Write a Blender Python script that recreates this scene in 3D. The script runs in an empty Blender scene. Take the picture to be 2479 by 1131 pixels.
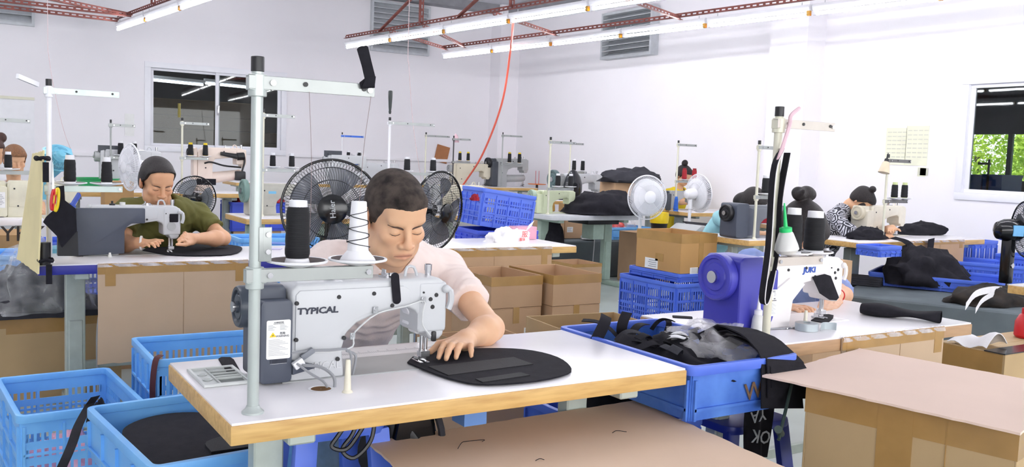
import bpy, bmesh, math, random
import numpy as np
from mathutils import Vector as V, Matrix as M, Euler, noise
from mathutils.bvhtree import BVHTree
D = bpy.data; S = bpy.context.scene; COL = S.collection
rnd = random.Random(7)
PI = math.pi
W_, H_, F_ = 2479, 1131, 2194.0
CAM = V((0, 0, 1.30))
# ---------------------------------------------------------------- camera
def _basis():
    ray = lambda u, v: V(((u-W_/2)/F_, -(v-H_/2)/F_, -1.0))
    y = ray(-143, 332).normalized()
    x = ray(4728, 515); x = (x - y*x.dot(y)).normalized()
    z = x.cross(y)
    return M((x, y, z))
RC = _basis()
cd = D.cameras.new('camera'); cam = D.objects.new('camera', cd); COL.objects.link(cam)
cam.matrix_world = M.Translation(CAM) @ RC.to_4x4()
cd.sensor_width = 36; cd.lens = 36*F_/W_; cd.clip_start = .05; cd.clip_end = 200
S.camera = cam
# ---------------------------------------------------------------- world and exposure
S.view_settings.view_transform = 'Standard'; S.view_settings.look = 'None'
S.view_settings.gamma = 1; S.view_settings.use_curve_mapping = False
S.view_settings.exposure = 0.90
world = D.worlds.new('sky'); S.world = world; world.use_nodes = True
bg = world.node_tree.nodes['Background']
bg.inputs[0].default_value = (.985, .985, 1, 1); bg.inputs[1].default_value = 3.4
TUBE = 34.0          # strength of the fluorescent tubes
sd = D.lights.new('sun', 'SUN'); sun = D.objects.new('sun', sd); COL.objects.link(sun); sd.energy = 3.0; sd.angle = .03; sd.color = (1, .96, .88)
sun.rotation_euler = V((.55, -.25, -1)).to_track_quat('-Z', 'Y').to_euler()
S.cycles.max_bounces = 6; S.cycles.diffuse_bounces = 4; S.cycles.glossy_bounces = 3
S.cycles.transmission_bounces = 4; S.cycles.transparent_max_bounces = 12
S.cycles.caustics_reflective = False; S.cycles.caustics_refractive = False
S.cycles.sample_clamp_indirect = 4.0

def at(u, v, ax, val):
    d = RC @ V(((u-W_/2)/F_, -(v-H_/2)/F_, -1.0))
    return CAM + d*((val-CAM[ax])/d[ax])
def dp(u, v, dep):
    return CAM + (RC @ V(((u-W_/2)/F_, -(v-H_/2)/F_, -1.0)))*dep
def depth(p): return -(RC.transposed() @ (V(p)-CAM)).z
# ---------------------------------------------------------------- materials
def lin(c):
    c = c/255
    return c/12.92 if c <= .04045 else ((c+.055)/1.055)**2.4
def rgb(t): return (lin(t[0]), lin(t[1]), lin(t[2]), 1)
_mats = {}
def mat(name, c, rough=.5, metal=0, var=.06, scale=12, bump=0, bscale=80, stretch=None, c2=None, spec=.5, trans=0, alpha=1, emit=0, aniso=None):
    if name in _mats: return _mats[name]
    m = D.materials.new(name); m.use_nodes = True; _mats[name] = m
    nt = m.node_tree; n = nt.nodes; l = nt.links; b = n['Principled BSDF']
    b.inputs['Roughness'].default_value = rough; b.inputs['Metallic'].default_value = metal
    b.inputs['Specular IOR Level'].default_value = spec
    if trans: b.inputs['Transmission Weight'].default_value = trans
    if alpha < 1: b.inputs['Alpha'].default_value = alpha
    tc = n.new('ShaderNodeTexCoord'); mp = n.new('ShaderNodeMapping'); l.new(tc.outputs['Object'], mp.inputs[0])
    if stretch: mp.inputs['Scale'].default_value = stretch
    no = n.new('ShaderNodeTexNoise'); no.inputs['Scale'].default_value = scale; no.inputs['Detail'].default_value = 4
    l.new(mp.outputs[0], no.inputs[0])
    rp = n.new('ShaderNodeValToRGB'); l.new(no.outputs[0], rp.inputs[0])
    A = rgb(c); Bc = rgb(c2) if c2 else tuple(min(1, x*(1-2*var)) for x in A[:3])+(1,)
    rp.color_ramp.elements[0].color = Bc; rp.color_ramp.elements[1].color = A
    rp.color_ramp.elements[0].position = .3; rp.color_ramp.elements[1].position = .65
    l.new(rp.outputs[0], b.inputs['Base Color'])
    if bump:
        n2 = n.new('ShaderNodeTexNoise'); n2.inputs['Scale'].default_value = bscale; n2.inputs['Detail'].default_value = 3
        l.new(mp.outputs[0], n2.inputs[0])
        bp = n.new('ShaderNodeBump'); bp.inputs['Strength'].default_value = bump; bp.inputs['Distance'].default_value = .004
        l.new(n2.outputs[0], bp.inputs['Height']); l.new(bp.outputs[0], b.inputs['Normal'])
    if emit:
        l.new(rp.outputs[0], b.inputs['Emission Color']); b.inputs['Emission Strength'].default_value = emit
    return m
def pane_mat(name, tint, gl=.14):
    m = D.materials.new(name); m.use_nodes = True; nt = m.node_tree; n = nt.nodes; l = nt.links
    n.remove(n['Principled BSDF'])
    t = n.new('ShaderNodeBsdfTransparent'); t.inputs[0].default_value = tint
    g = n.new('ShaderNodeBsdfGlossy'); g.inputs['Roughness'].default_value = .02
    mx = n.new('ShaderNodeMixShader'); fr = n.new('ShaderNodeFresnel'); fr.inputs[0].default_value = 1.5
    ad = n.new('ShaderNodeMath'); ad.operation = 'ADD'; ad.inputs[1].default_value = gl-.04
    l.new(fr.outputs[0], ad.inputs[0]); l.new(ad.outputs[0], mx.inputs[0])
    l.new(t.outputs[0], mx.inputs[1]); l.new(g.outputs[0], mx.inputs[2])
    l.new(mx.outputs[0], n['Material Output'].inputs[0]); return m
def film_mat(name, c, op):
    m = D.materials.new(name); m.use_nodes = True; nt = m.node_tree; n = nt.nodes; l = nt.links
    b = n['Principled BSDF']; b.inputs['Base Color'].default_value = rgb(c); b.inputs['Roughness'].default_value = .12
    t = n.new('ShaderNodeBsdfTransparent'); mx = n.new('ShaderNodeMixShader')
    tc = n.new('ShaderNodeTexCoord'); no = n.new('ShaderNodeTexNoise'); no.inputs['Scale'].default_value = 14; no.inputs['Detail'].default_value = 5
    l.new(tc.outputs['Object'], no.inputs[0])
    mr = n.new('ShaderNodeMapRange'); mr.inputs[1].default_value = .35; mr.inputs[2].default_value = .7
    mr.inputs[3].default_value = op*.5; mr.inputs[4].default_value = min(1, op*1.6)
    l.new(no.outputs[0], mr.inputs[0]); l.new(mr.outputs[0], mx.inputs[0])
    bp = n.new('ShaderNodeBump'); bp.inputs['Strength'].default_value = .6; bp.inputs['Distance'].default_value = .01
    l.new(no.outputs[0], bp.inputs['Height']); l.new(bp.outputs[0], b.inputs['Normal'])
    l.new(t.outputs[0], mx.inputs[1]); l.new(b.outputs[0], mx.inputs[2]); l.new(mx.outputs[0], n['Material Output'].inputs[0])
    return m
def emit_mat(name, c, st):
    m = D.materials.new(name); m.use_nodes = True; nt = m.node_tree; n = nt.nodes
    n.remove(n['Principled BSDF']); e = n.new('ShaderNodeEmission'); e.inputs[0].default_value = rgb(c); e.inputs[1].default_value = st
    nt.links.new(e.outputs[0], n['Material Output'].inputs[0]); return m

wallm = mat('wall_paint', (245, 242, 246), .75, var=.012, scale=1.5, bump=.05, bscale=60)
ceilm = mat('ceiling_paint', (205, 205, 212), .8, var=.04, scale=1.2)
beamm = mat('beam_concrete', (150, 150, 155), .85, var=.12, scale=6)
floorm = mat('floor_epoxy', (176, 186, 182), .35, var=.08, scale=2.5)
lam = mat('white_laminate', (244, 241, 244), .25, var=.02, scale=6)
edgew = mat('beech_edge', (216, 178, 112), .45, var=.12, scale=9, stretch=(1, 8, 8), c2=(192, 150, 88))
edgeb = mat('brown_edge', (186, 148, 110), .5, var=.1, scale=9, stretch=(1, 8, 8))
edgen = mat('navy_edge', (38, 42, 150), .45, var=.08)
legm = mat('grey_green_steel', (190, 200, 192), .4, .1, var=.06, scale=20)
legm2 = mat('mint_steel', (170, 190, 176), .45, .1, var=.06, scale=20)
polem = mat('painted_pole', (186, 194, 191), .3, .25, var=.03)
polec = mat('cream_pole', (222, 220, 200), .4, .1, var=.04)
armm = mat('stand_arm', (166, 170, 168), .35, .4, var=.05)
chrome = mat('chrome', (205, 205, 208), .2, 1, var=.03)
brass = mat('brass', (190, 150, 80), .3, 1, var=.05)
blackp = mat('black_plastic', (26, 26, 30), .4, var=.15)
blackg = mat('black_gloss', (16, 17, 20), .15, var=.1)
blackf = mat('black_fabric', (36, 35, 41), .9, var=.14, scale=30, bump=.3, bscale=400, spec=.2)
greyf = mat('charcoal_fabric', (58, 58, 64), .9, var=.14, scale=10, bump=.3, bscale=260, spec=.2)
padf = mat('grey_felt', (104, 112, 116), .95, var=.12, scale=4, bump=.2, bscale=220, spec=.1)
thb = mat('black_thread', (20, 21, 26), .75, var=.2, scale=6, stretch=(1, 1, 40), bump=.5, bscale=14)
thr = mat('red_thread', (168, 24, 40), .7, var=.2, scale=6, stretch=(1, 1, 40))
thbl = mat('blue_thread', (40, 100, 200), .7, var=.2, scale=6, stretch=(1, 1, 40))
whitep = mat('white_plastic', (240, 240, 244), .35, var=.02)
milky = mat('milky_plastic', (236, 237, 234), .3, var=.05, trans=.12)
mach = mat('machine_white', (203, 205, 208), .35, var=.03, scale=5)
machc = mat('machine_cream', (222, 214, 192), .4, var=.06, scale=6)
machp = mat('machine_pinkish', (236, 218, 205), .4, var=.06, scale=6)
machg = mat('machine_grey', (176, 178, 178), .4, var=.06, scale=6)
machgn = mat('machine_pale_green', (216, 224, 190), .4, var=.05, scale=6)
mot = mat('motor_slate', (74, 80, 94), .42, var=.06, scale=10)
motb = mat('motor_blue', (62, 62, 172), .4, var=.05, scale=8)
motdk = mat('motor_dark', (70, 74, 82), .42, var=.08)
wheelgn = mat('wheel_green', (120, 150, 140), .4, var=.1)
crateb = mat('crate_blue', (126, 194, 252), .42, var=.06, scale=6, c2=(106, 176, 246))
crated = mat('crate_deep_blue', (64, 88, 210), .42, var=.06, scale=6)
cratev = mat('crate_mid_blue', (84, 118, 226), .42, var=.06, scale=6)
cratee = mat('tray_blue', (52, 96, 190), .5, var=.2, scale=7, c2=(92, 140, 224))
card = mat('cardboard', (192, 158, 124), .85, var=.05, scale=5, bump=.08, bscale=40)
cardl = mat('cardboard_light', (226, 198, 172), .85, var=.03, scale=4, bump=.08, bscale=40)
cardp = mat('cardboard_panel', (196, 170, 142), .85, var=.04, scale=4, bump=.06, bscale=40)
cardy = mat('cardboard_yellow', (236, 222, 170), .85, var=.04, scale=5)
cardd = mat('cardboard_edge', (150, 118, 80), .9, var=.2, scale=60)
tape = mat('packing_tape', (176, 138, 84), .2, var=.08, scale=10)
film = film_mat('clear_film', (250, 248, 252), .30)
film2 = film_mat('plastic_bag_film', (246, 248, 250), .2)
bagw = mat('white_bag', (250, 248, 250), .5, var=.03, scale=9, bump=.4, bscale=25)
paper = mat('paper_label', (242, 242, 240), .6, var=.03)
paperf = mat('faded_paper', (238, 238, 214), .8, var=.05, scale=5)
ink = mat('ink', (52, 56, 70), .6, var=.05)
inkl = mat('ink_grey', (140, 144, 152), .6, var=.05)
inkb = mat('ink_blue', (38, 84, 180), .5, var=.04)
inkr = mat('ink_red', (230, 90, 80), .6, var=.05)
inkbr = mat('ink_brown', (120, 92, 70), .8, var=.3, scale=30)
chalk = mat('chalk_white', (200, 204, 206), .8, var=.2, scale=40)
yell = mat('yellow_plastic', (238, 206, 30), .35, var=.05)
redp = mat('red_plastic', (206, 30, 36), .35, var=.08)
pinkp = mat('pink_plastic', (232, 170, 190), .3, var=.08)
greenp = mat('green_plastic', (30, 160, 90), .4, var=.06)
greenb = mat('bright_green', (40, 214, 120), .35, var=.05)
tealp = mat('fan_blue', (120, 196, 224), .35, var=.05)
orangep = mat('orange_plastic', (236, 130, 60), .4, var=.05)
pinkf = mat('pink_cloth', (240, 205, 215), .85, var=.08)
redf = mat('red_cloth', (150, 20, 40), .85, var=.15)
whitef = mat('white_cloth', (242, 240, 242), .85, var=.04, bump=.3, bscale=120)
cordr = mat('coral_cord', (244, 110, 90), .5, var=.03)
angle = mat('red_oxide_steel', (140, 78, 70), .6, .1, var=.2, scale=14)
alum = mat('louver_grey', (200, 204, 208), .5, .1, var=.06)
winf = mat('window_frame_white', (240, 240, 246), .35, var=.01)
cable = mat('grey_cable', (150, 152, 156), .5, var=.04)
amber = mat('amber_oil', (206, 160, 84), .25, var=.06, trans=.2)
silver = mat('silver_tape', (182, 192, 196), .35, .3, var=.05)
skin_c = (214, 164, 128)
# ---------------------------------------------------------------- mesh builder
def frame_to(a, b):
    d = (V(b)-V(a)); L = d.length; q = V((0, 0, 1)).rotation_difference(d.normalized() if L else V((0, 0, 1)))
    return M.Translation(V(a)) @ q.to_matrix().to_4x4(), L
class B:
    def __init__(s): s.v = []; s.f = []; s.mi = []; s.cur = 0
    def add(s, vs, fs, T=None):
        o = len(s.v)
        s.v += [tuple(T @ V(p)) if T else tuple(p) for p in vs]
        s.f += [tuple(i+o for i in f) for f in fs]; s.mi += [s.cur]*len(fs)
        return s
    def box(s, x0, x1, y0, y1, z0, z1, T=None):
        vs = [(x, y, z) for z in (z0, z1) for y in (y0, y1) for x in (x0, x1)]
        return s.add(vs, [(0, 2, 3, 1), (4, 5, 7, 6), (0, 1, 5, 4), (2, 6, 7, 3), (0, 4, 6, 2), (1, 3, 7, 5)], T)
    def cbox(s, c, sz, T=None, rot=None):
        x, y, z = sz[0]/2, sz[1]/2, sz[2]/2
        L = M.Translation(V(c))
        if rot: L = L @ Euler(rot).to_matrix().to_4x4()
        return s.box(-x, x, -y, y, -z, z, (T @ L) if T else L)
    def beam(s, a, b, w, h, up=(0, 0, 1)):
        a = V(a); b = V(b); d = (b-a).normalized(); u = V(up)
        if abs(d.dot(u)) > .98: u = V((0, 1, 0))
        r = d.cross(u).normalized(); u = r.cross(d)
        vs = [p + r*(sx*w/2) + u*(sz*h/2) for p in (a, b) for sz in (-1, 1) for sx in (-1, 1)]
        return s.add(vs, [(0, 2, 3, 1), (4, 5, 7, 6), (0, 1, 5, 4), (2, 6, 7, 3), (0, 4, 6, 2), (1, 3, 7, 5)])
    def lathe(s, prof, n=20, T=None, cap=True):
        vs = []; fs = []
        for r, z in prof:
            for i in range(n):
                a = 2*PI*i/n; vs.append((r*math.cos(a), r*math.sin(a), z))
        for k in range(len(prof)-1):
            for i in range(n):
                j = (i+1) % n; fs.append((k*n+i, k*n+j, (k+1)*n+j, (k+1)*n+i))
        if cap:
            fs.append(tuple(range(n-1, -1, -1))); q = (len(prof)-1)*n; fs.append(tuple(q+i for i in range(n)))
        return s.add(vs, fs, T)
    def cyl(s, a, b, r, r2=None, n=14, T=None):
        m, L = frame_to(a, b)
        return s.lathe([(r, 0), (r if r2 is None else r2, L)], n, (T @ m) if T else m)
    def tube(s, pts, r, n=6, closed=False, T=None):
        pts = [V(p) for p in pts]; N = len(pts); vs = []; fs = []
        t0 = (pts[1]-pts[0]).normalized(); u = t0.orthogonal().normalized()
        for i, p in enumerate(pts):
            if closed: t = (pts[(i+1) % N]-pts[i-1]).normalized()
            else: t = (pts[min(i+1, N-1)]-pts[max(i-1, 0)]).normalized()
            u = (u - t*u.dot(t)).normalized(); w = t.cross(u)
            rr = r[i] if isinstance(r, (list, tuple)) else r
            for k in range(n):
                a = 2*PI*k/n; vs.append(p + (u*math.cos(a)+w*math.sin(a))*rr)
        for i in range(N if closed else N-1):
            j = (i+1) % N
            for k in range(n):
                k2 = (k+1) % n; fs.append((i*n+k, i*n+k2, j*n+k2, j*n+k))
        if not closed:
            fs.append(tuple(range(n-1, -1, -1))); fs.append(tuple((N-1)*n+k for k in range(n)))
        return s.add(vs, fs, T)
    def prism(s, poly, h0, h1, pl='xy', T=None):
        f = {'xy': lambda a, b, h: (a, b, h), 'xz': lambda a, b, h: (a, h, b), 'yz': lambda a, b, h: (h, a, b)}[pl]
        n = len(poly); vs = [f(a, b, h0) for a, b in poly]+[f(a, b, h1) for a, b in poly]
        fs = [tuple(range(n-1, -1, -1)), tuple(range(n, 2*n))]+[(i, (i+1) % n, n+(i+1) % n, n+i) for i in range(n)]
        return s.add(vs, fs, T)
    def ball(s, c, r, n=14, T=None):
        r = (r, r, r) if not isinstance(r, (tuple, list)) else r
        vs = [(0, 0, -1)]; m = n//2
        for i in range(1, m):
            p = -PI/2+PI*i/m
            for k in range(n): a = 2*PI*k/n; vs.append((math.cos(p)*math.cos(a), math.cos(p)*math.sin(a), math.sin(p)))
        vs.append((0, 0, 1)); e = len(vs)-1; fs = []
        for k in range(n): fs.append((0, 1+(k+1) % n, 1+k)); fs.append((e, e-n+k, e-n+(k+1) % n))
        for i in range(m-2):
            for k in range(n):
                a = 1+i*n; fs.append((a+k, a+(k+1) % n, a+n+(k+1) % n, a+n+k))
        L = M.Translation(V(c)) @ M.Diagonal((*r, 1))
        return s.add(vs, fs, (T @ L) if T else L)
    def sheet(s, fn, nu, nv, th=.002):
        g = [[V(fn(i/nu, j/nv)) for j in range(nv+1)] for i in range(nu+1)]
        top = []; bot = []
        for i in range(nu+1):
            for j in range(nv+1):
                du = g[min(i+1, nu)][j]-g[max(i-1, 0)][j]; dv = g[i][min(j+1, nv)]-g[i][max(j-1, 0)]
                nn = du.cross(dv); nn = nn.normalized() if nn.length > 1e-9 else V((0, 0, 1))
                top.append(g[i][j]+nn*th/2); bot.append(g[i][j]-nn*th/2)
        N = len(top); q = lambda i, j: i*(nv+1)+j; fs = []
        for i in range(nu):
            for j in range(nv):
                a, b, c, d = q(i, j), q(i+1, j), q(i+1, j+1), q(i, j+1)
                fs.append((a, b, c, d)); fs.append((N+d, N+c, N+b, N+a))
        for i in range(nu):
            fs.append((q(i, 0), N+q(i, 0), N+q(i+1, 0), q(i+1, 0))); fs.append((q(i+1, nv), N+q(i+1, nv), N+q(i, nv), q(i, nv)))
        for j in range(nv):
            fs.append((q(0, j+1), N+q(0, j+1), N+q(0, j), q(0, j))); fs.append((q(nu, j), N+q(nu, j), N+q(nu, j+1), q(nu, j+1)))
        return s.add(top+bot, fs)
    def build(s, name, mats, parent=None, bevel=0, seg=2, ang=35, world=False, smooth=True):
        vs = s.v
        if world and parent is not None:
            m = parent.matrix_basis.copy(); q = parent.parent
            while q is not None: m = q.matrix_basis @ m; q = q.parent
            mi = m.inverted(); vs = [tuple(mi @ V(p)) for p in vs]
        org = None
        if parent is None:
            a = np.array(vs); lo = a.min(0); hi = a.max(0)
            org = V(((lo[0]+hi[0])/2, (lo[1]+hi[1])/2, lo[2])); vs = [tuple(V(p)-org) for p in vs]
        me = D.meshes.new(name); me.from_pydata(vs, [], s.f)
        mats = mats if isinstance(mats, (list, tuple)) else [mats]
        for m in mats: me.materials.append(m)
        if len(mats) > 1: me.polygons.foreach_set('material_index', s.mi)
        bm = bmesh.new(); bm.from_mesh(me)
        bmesh.ops.recalc_face_normals(bm, faces=bm.faces)
        if bevel:
            es = [e for e in bm.edges if len(e.link_faces) == 2 and e.calc_face_angle(0) > math.radians(30)]
            bmesh.ops.bevel(bm, geom=es, offset=bevel, segments=seg, profile=.6, affect='EDGES', clamp_overlap=True)
        bm.to_mesh(me); bm.free()
        if smooth:
            me.polygons.foreach_set('use_smooth', [True]*len(me.polygons)); me.set_sharp_from_angle(angle=math.radians(ang))
        o = D.objects.new(name, me); COL.objects.link(o)
        if parent is not None: o.parent = parent
        else: o.location = org
        return o
def tag(o, label, cat, group=None, kind=None):
    o['label'] = label; o['category'] = cat
    if group: o['group'] = group
    if kind: o['kind'] = kind
    return o
def thing(name, label, cat, loc=(0, 0, 0), rz=0, group=None):
    o = D.objects.new(name, None); COL.objects.link(o); o.location = loc; o.rotation_euler = (0, 0, rz)
    o.empty_display_size = .05
    return tag(o, label, cat, group)
def struct(o): o['kind'] = 'structure'; return o
def kids(o): return [c for c in COL.objects if c.parent == o]
def dup(o, parent=None, loc=None, rz=None, label=None, _t=None):
    if _t is None:
        _t = {}
        for c in COL.objects:
            if c.parent is not None: _t.setdefault(c.parent.name, []).append(c)
    c = o.copy(); COL.objects.link(c)
    if parent is not None: c.parent = parent
    if loc is not None: c.location = loc
    if rz is not None: c.rotation_euler = (0, 0, rz)
    if label: c['label'] = label
    for ch in _t.get(o.name, []): dup(ch, c, _t=_t)
    return c
_txt = {}
def text(b, body, size, T, th=.0006, align='CENTER', shear=0, wt=.008):
    """flat lettering added to builder b: glyph plane = local xy of T"""
    k = (body, align, shear, wt)
    if k not in _txt:
        cu = D.curves.new('lettering', 'FONT'); cu.body = body; cu.size = 1; cu.align_x = align; cu.align_y = 'CENTER'; cu.extrude = .02; cu.resolution_u = 2; cu.shear = shear
        cu.offset = wt
        o = D.objects.new('lettering', cu); COL.objects.link(o)
        dg = bpy.context.evaluated_depsgraph_get(); dg.update()
        me = D.meshes.new_from_object(o.evaluated_get(dg))
        _txt[k] = ([tuple(v.co) for v in me.vertices], [tuple(p.vertices) for p in me.polygons])
        D.objects.remove(o); D.curves.remove(cu); D.meshes.remove(me)
    vs, fs = _txt[k]
    vs = [(x*size, y*size, z/.02*th) for x, y, z in vs]
    return b.add(vs, fs, T)
def facing(p, axis='-y', tilt=0):
    """matrix whose xy plane stands at p and faces -y / -x / +z of its parent"""
    R = {'-y': M(((1, 0, 0), (0, 0, -1), (0, 1, 0))), '-x': M(((0, 0, -1), (-1, 0, 0), (0, 1, 0))), '+z': M.Identity(3)}[axis]
    return M.Translation(V(p)) @ (R @ M.Rotation(tilt, 3, 'Z')).to_4x4()
def rrect(x0, x1, y0, y1, r, n=5):
    out = []
    for cx, cy, a0 in ((x1-r, y1-r, 0), (x0+r, y1-r, 90), (x0+r, y0+r, 180), (x1-r, y0+r, 270)):
        for k in range(n+1):
            a = math.radians(a0+90*k/n); out.append((cx+r*math.cos(a), cy+r*math.sin(a)))
    return out
def bez(pts, n=16):
    """Catmull-Rom through pts"""
    P = [V(p) for p in pts]; P = [P[0]*2-P[1]]+P+[P[-1]*2-P[-2]]; out = []
    for i in range(1, len(P)-2):
        m = max(2, n//(len(P)-3))
        for k in range(m):
            t = k/m
            out.append(.5*((2*P[i])+(-P[i-1]+P[i+1])*t+(2*P[i-1]-5*P[i]+4*P[i+1]-P[i+2])*t*t+(-P[i-1]+3*P[i]-3*P[i+1]+P[i+2])*t**3))
    out.append(P[-2]); return out
# ================================================================ ROOM
XR, YB, ZC = 8.40, 13.60, 3.88
def slab(name, m, *boxes):
    b = B()
    for x in boxes: b.box(*x)
    return struct(b.build(name, m, smooth=False))
slab('floor', floorm, (-3.2, 8.55, -3.2, 13.75, -.12, 0))
slab('ceiling', ceilm, (-3.2, 8.55, -3.2, 13.75, ZC, ZC+.15))
wx0, wx1, wz0, wz1 = 2.44, 4.43, 1.235, 2.445
slab('wall_back', wallm, (-3.2, wx0, YB, YB+.15, 0, ZC), (wx1, 8.55, YB, YB+.15, 0, ZC), (wx0, wx1, YB, YB+.15, 0, wz0), (wx0, wx1, YB, YB+.15, wz1, ZC))
vy0, vy1, vz0, vz1 = 3.55, 5.19, 1.085, 2.225
slab('wall_right', wallm, (XR, XR+.15, vy1, YB, 0, ZC), (XR, XR+.15, -3.2, vy0, 0, ZC), (XR, XR+.15, vy0, vy1, 0, vz0), (XR, XR+.15, vy0, vy1, vz1, ZC))
slab('wall_left', wallm, (-3.35, -3.2, -3.2, 13.75, 0, ZC))
# unseen open side behind: parapet and lintel shaped to limit the daylight entering
slab('wall_front', wallm, (-3.2, 8.55, -3.35, -3.2, 0, .9), (-3.2, 8.55, -3.35, -3.2, 2.5, ZC))
slab('column_corner', wallm, (8.02, XR, 13.28, YB, 0, ZC))
slab('column_right', wallm, (8.10, XR, 6.88, 7.41, 0, ZC))
slab('ceiling_beam_back', beamm, (-3.2, 8.02, YB-.25, YB, ZC-.13, ZC))
slab('ceiling_beam_right', beamm, (XR-.25, XR, 7.41, 13.28, ZC-.13, ZC), (XR-.25, XR, -3.2, 6.88, ZC-.13, ZC))
# conduit line along the back wall
slab('trim_1', wallm, (4.5, 8.0, YB-.035, YB, 1.20, 1.245), (1.0, 2.4, YB-.035, YB, 1.12, 1.165))
# ---------------- windows
glass1 = pane_mat('window_glass', (.74, .78, .78, 1), .025)
def window(name, ax, a0, a1, z0, z1, plane, mull, fw=.06, d=.09):
    """ax 'x': lies in a y=plane wall; ax 'y': lies in an x=plane wall"""
    r = D.objects.new(name, None); COL.objects.link(r)
    r.location = ((a0+a1)/2, plane, z0) if ax == 'x' else (plane, (a0+a1)/2, z0); struct(r)
    def bx(b, p0, p1, q0, q1, d0, d1):
        if ax == 'x': b.box(p0, p1, plane+d0, plane+d1, q0, q1)
        else: b.box(plane+d0, plane+d1, p0, p1, q0, q1)
    b = B()
    for p0, p1, q0, q1 in ((a0-.02, a1+.02, z1-fw, z1+.02), (a0-.02, a1+.02, z0-.02, z0+fw), (a0-.02, a0+fw, z0+fw, z1-fw), (a1-fw, a1+.02, z0+fw, z1-fw)):
        bx(b, p0, p1, q0, q1, -.02, d)
    b.build('window_frame', winf, r, bevel=.004, world=True)
    ed = [a0+fw]+[m for m in mull]+[a1-fw]
    for i in range(len(ed)-1):
        s0, s1 = ed[i]-(.0 if i == 0 else .035), ed[i+1]+(.0 if i == len(ed)-2 else .035)
        yo = .02 if i % 2 else .05
        b = B(); w = .035
        for p0, p1, q0, q1 in ((s0, s1, z1-fw-w, z1-fw), (s0, s1, z0+fw, z0+fw+w), (s0, s0+w*1.4, z0+fw+w, z1-fw-w), (s1-w*1.4, s1, z0+fw+w, z1-fw-w)):
            bx(b, p0, p1, q0, q1, yo, yo+.03)
        sash = b.build('window_sash', winf, r, bevel=.003, world=True)
        b = B(); bx(b, s0+w, s1-w, z0+fw+w, z1-fw-w, yo+.012, yo+.018); b.build('pane', glass1, sash, world=True, smooth=False)
    b = B(); m0 = ed[1] if len(ed) > 2 else ed[0]
    bx(b, m0-.012, m0+.012, (z0+z1)/2-.07, (z0+z1)/2+.07, -.025, .02); b.build('window_latch', chrome, r, bevel=.004, world=True)
    return r
window('window_1', 'x', wx0, wx1, wz0, wz1, YB, [3.435])
window('window_2', 'y', vy0, vy1, vz0, vz1, XR, [4.37], fw=.05)
# ---------------- store room behind window_1
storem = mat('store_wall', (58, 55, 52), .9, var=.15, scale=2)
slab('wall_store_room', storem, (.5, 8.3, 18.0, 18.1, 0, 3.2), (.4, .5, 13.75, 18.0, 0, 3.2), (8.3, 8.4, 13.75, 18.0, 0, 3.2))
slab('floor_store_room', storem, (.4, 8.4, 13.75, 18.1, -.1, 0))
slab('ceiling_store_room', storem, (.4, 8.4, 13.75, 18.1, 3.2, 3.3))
# ---------------- annex with garden windows behind window_2
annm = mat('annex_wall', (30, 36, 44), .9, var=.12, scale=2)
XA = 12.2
ga, gb = at(2350, 325, 0, XA), at(2345, 430, 0, XA)
gz0, gz1 = gb.z-.02, ga.z
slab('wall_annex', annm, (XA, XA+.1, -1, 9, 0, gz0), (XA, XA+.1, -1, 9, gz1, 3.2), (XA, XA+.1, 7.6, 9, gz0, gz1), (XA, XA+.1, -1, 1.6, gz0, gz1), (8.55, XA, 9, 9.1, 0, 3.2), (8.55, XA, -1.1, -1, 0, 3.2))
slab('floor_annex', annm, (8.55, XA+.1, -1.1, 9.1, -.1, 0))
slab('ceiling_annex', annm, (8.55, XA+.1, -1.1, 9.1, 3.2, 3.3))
r3 = D.objects.new('window_3', None); COL.objects.link(r3); r3.location = (XA, 4.6, gz0); struct(r3)
b = B(); ym = at(2440, 380, 0, XA).y
for y in (7.56, ym+1.2, ym, ym-1.2, 1.6): b.box(XA+.02, XA+.07, y-.03, y+.03, gz0, gz1)
b.build('window_frame', mat('annex_frame', (40, 66, 70), .5), r3, world=True, smooth=False)
yy = [7.56, ym+1.2, ym, ym-1.2, 1.6]
for i in range(4):
    b = B(); b.box(XA+.04, XA+.045, yy[i+1]+.03, yy[i]-.03, gz0, gz1); b.build('pane', glass1, r3, world=True, smooth=False)
slab('ground_outside', mat('lawn', (120, 150, 70), .95, var=.2, scale=3), (XA+.1, 40, -20, 30, -.3, -.1))
# ---------------- louvres
def louvre(name, label, ax, a0, a1, z0, z1, plane, n, proud):
    t = thing(name, label, 'vent', ((a0+a1)/2, plane, z0) if ax == 'x' else (plane, (a0+a1)/2, z0))
    def bx(b, p0, p1, q0, q1, d0, d1):
        if ax == 'x': b.box(p0, p1, plane-d1, plane-d0, q0, q1)
        else: b.box(plane-d1, plane-d0, p0, p1, q0, q1)
    b = B(); w = .035
    for p0, p1, q0, q1 in ((a0, a1, z1-w, z1), (a0, a1, z0, z0+w), (a0, a0+w, z0+w, z1-w), (a1-w, a1, z0+w, z1-w)): bx(b, p0, p1, q0, q1, .002, proud)
    b.build('frame', alum, t, world=True, smooth=False)
    b = B(); bx(b, a0+w, a1-w, z0+w, z1-w, .002, .01); b.build('backing', mat('louvre_dark', (140, 144, 150), .7), t, world=True, smooth=False)
    h = (z1-z0-2*w)/n
    for i in range(n):
        zz = z0+w+h*i; b = B()
        pr = [(-.015, zz+h*.98), (-.015, zz+h*.86), (-proud+.006, zz+.02*h), (-proud+.002, zz+.14*h)]
        if ax == 'x': b.prism([(plane+p, q) for p, q in pr], a0+w, a1-w, 'yz')
        else: b.prism([(plane+p, q) for p, q in pr], a0+w, a1-w, 'xz') if 0 else b.add([(plane+p, a, q) for a in (a0+w, a1-w) for p, q in pr], [(0, 1, 2, 3), (7, 6, 5, 4), (0, 4, 5, 1), (1, 5, 6, 2), (2, 6, 7, 3), (3, 7, 4, 0)])
        b.build('slat', alum, t, world=True, smooth=False)
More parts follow.
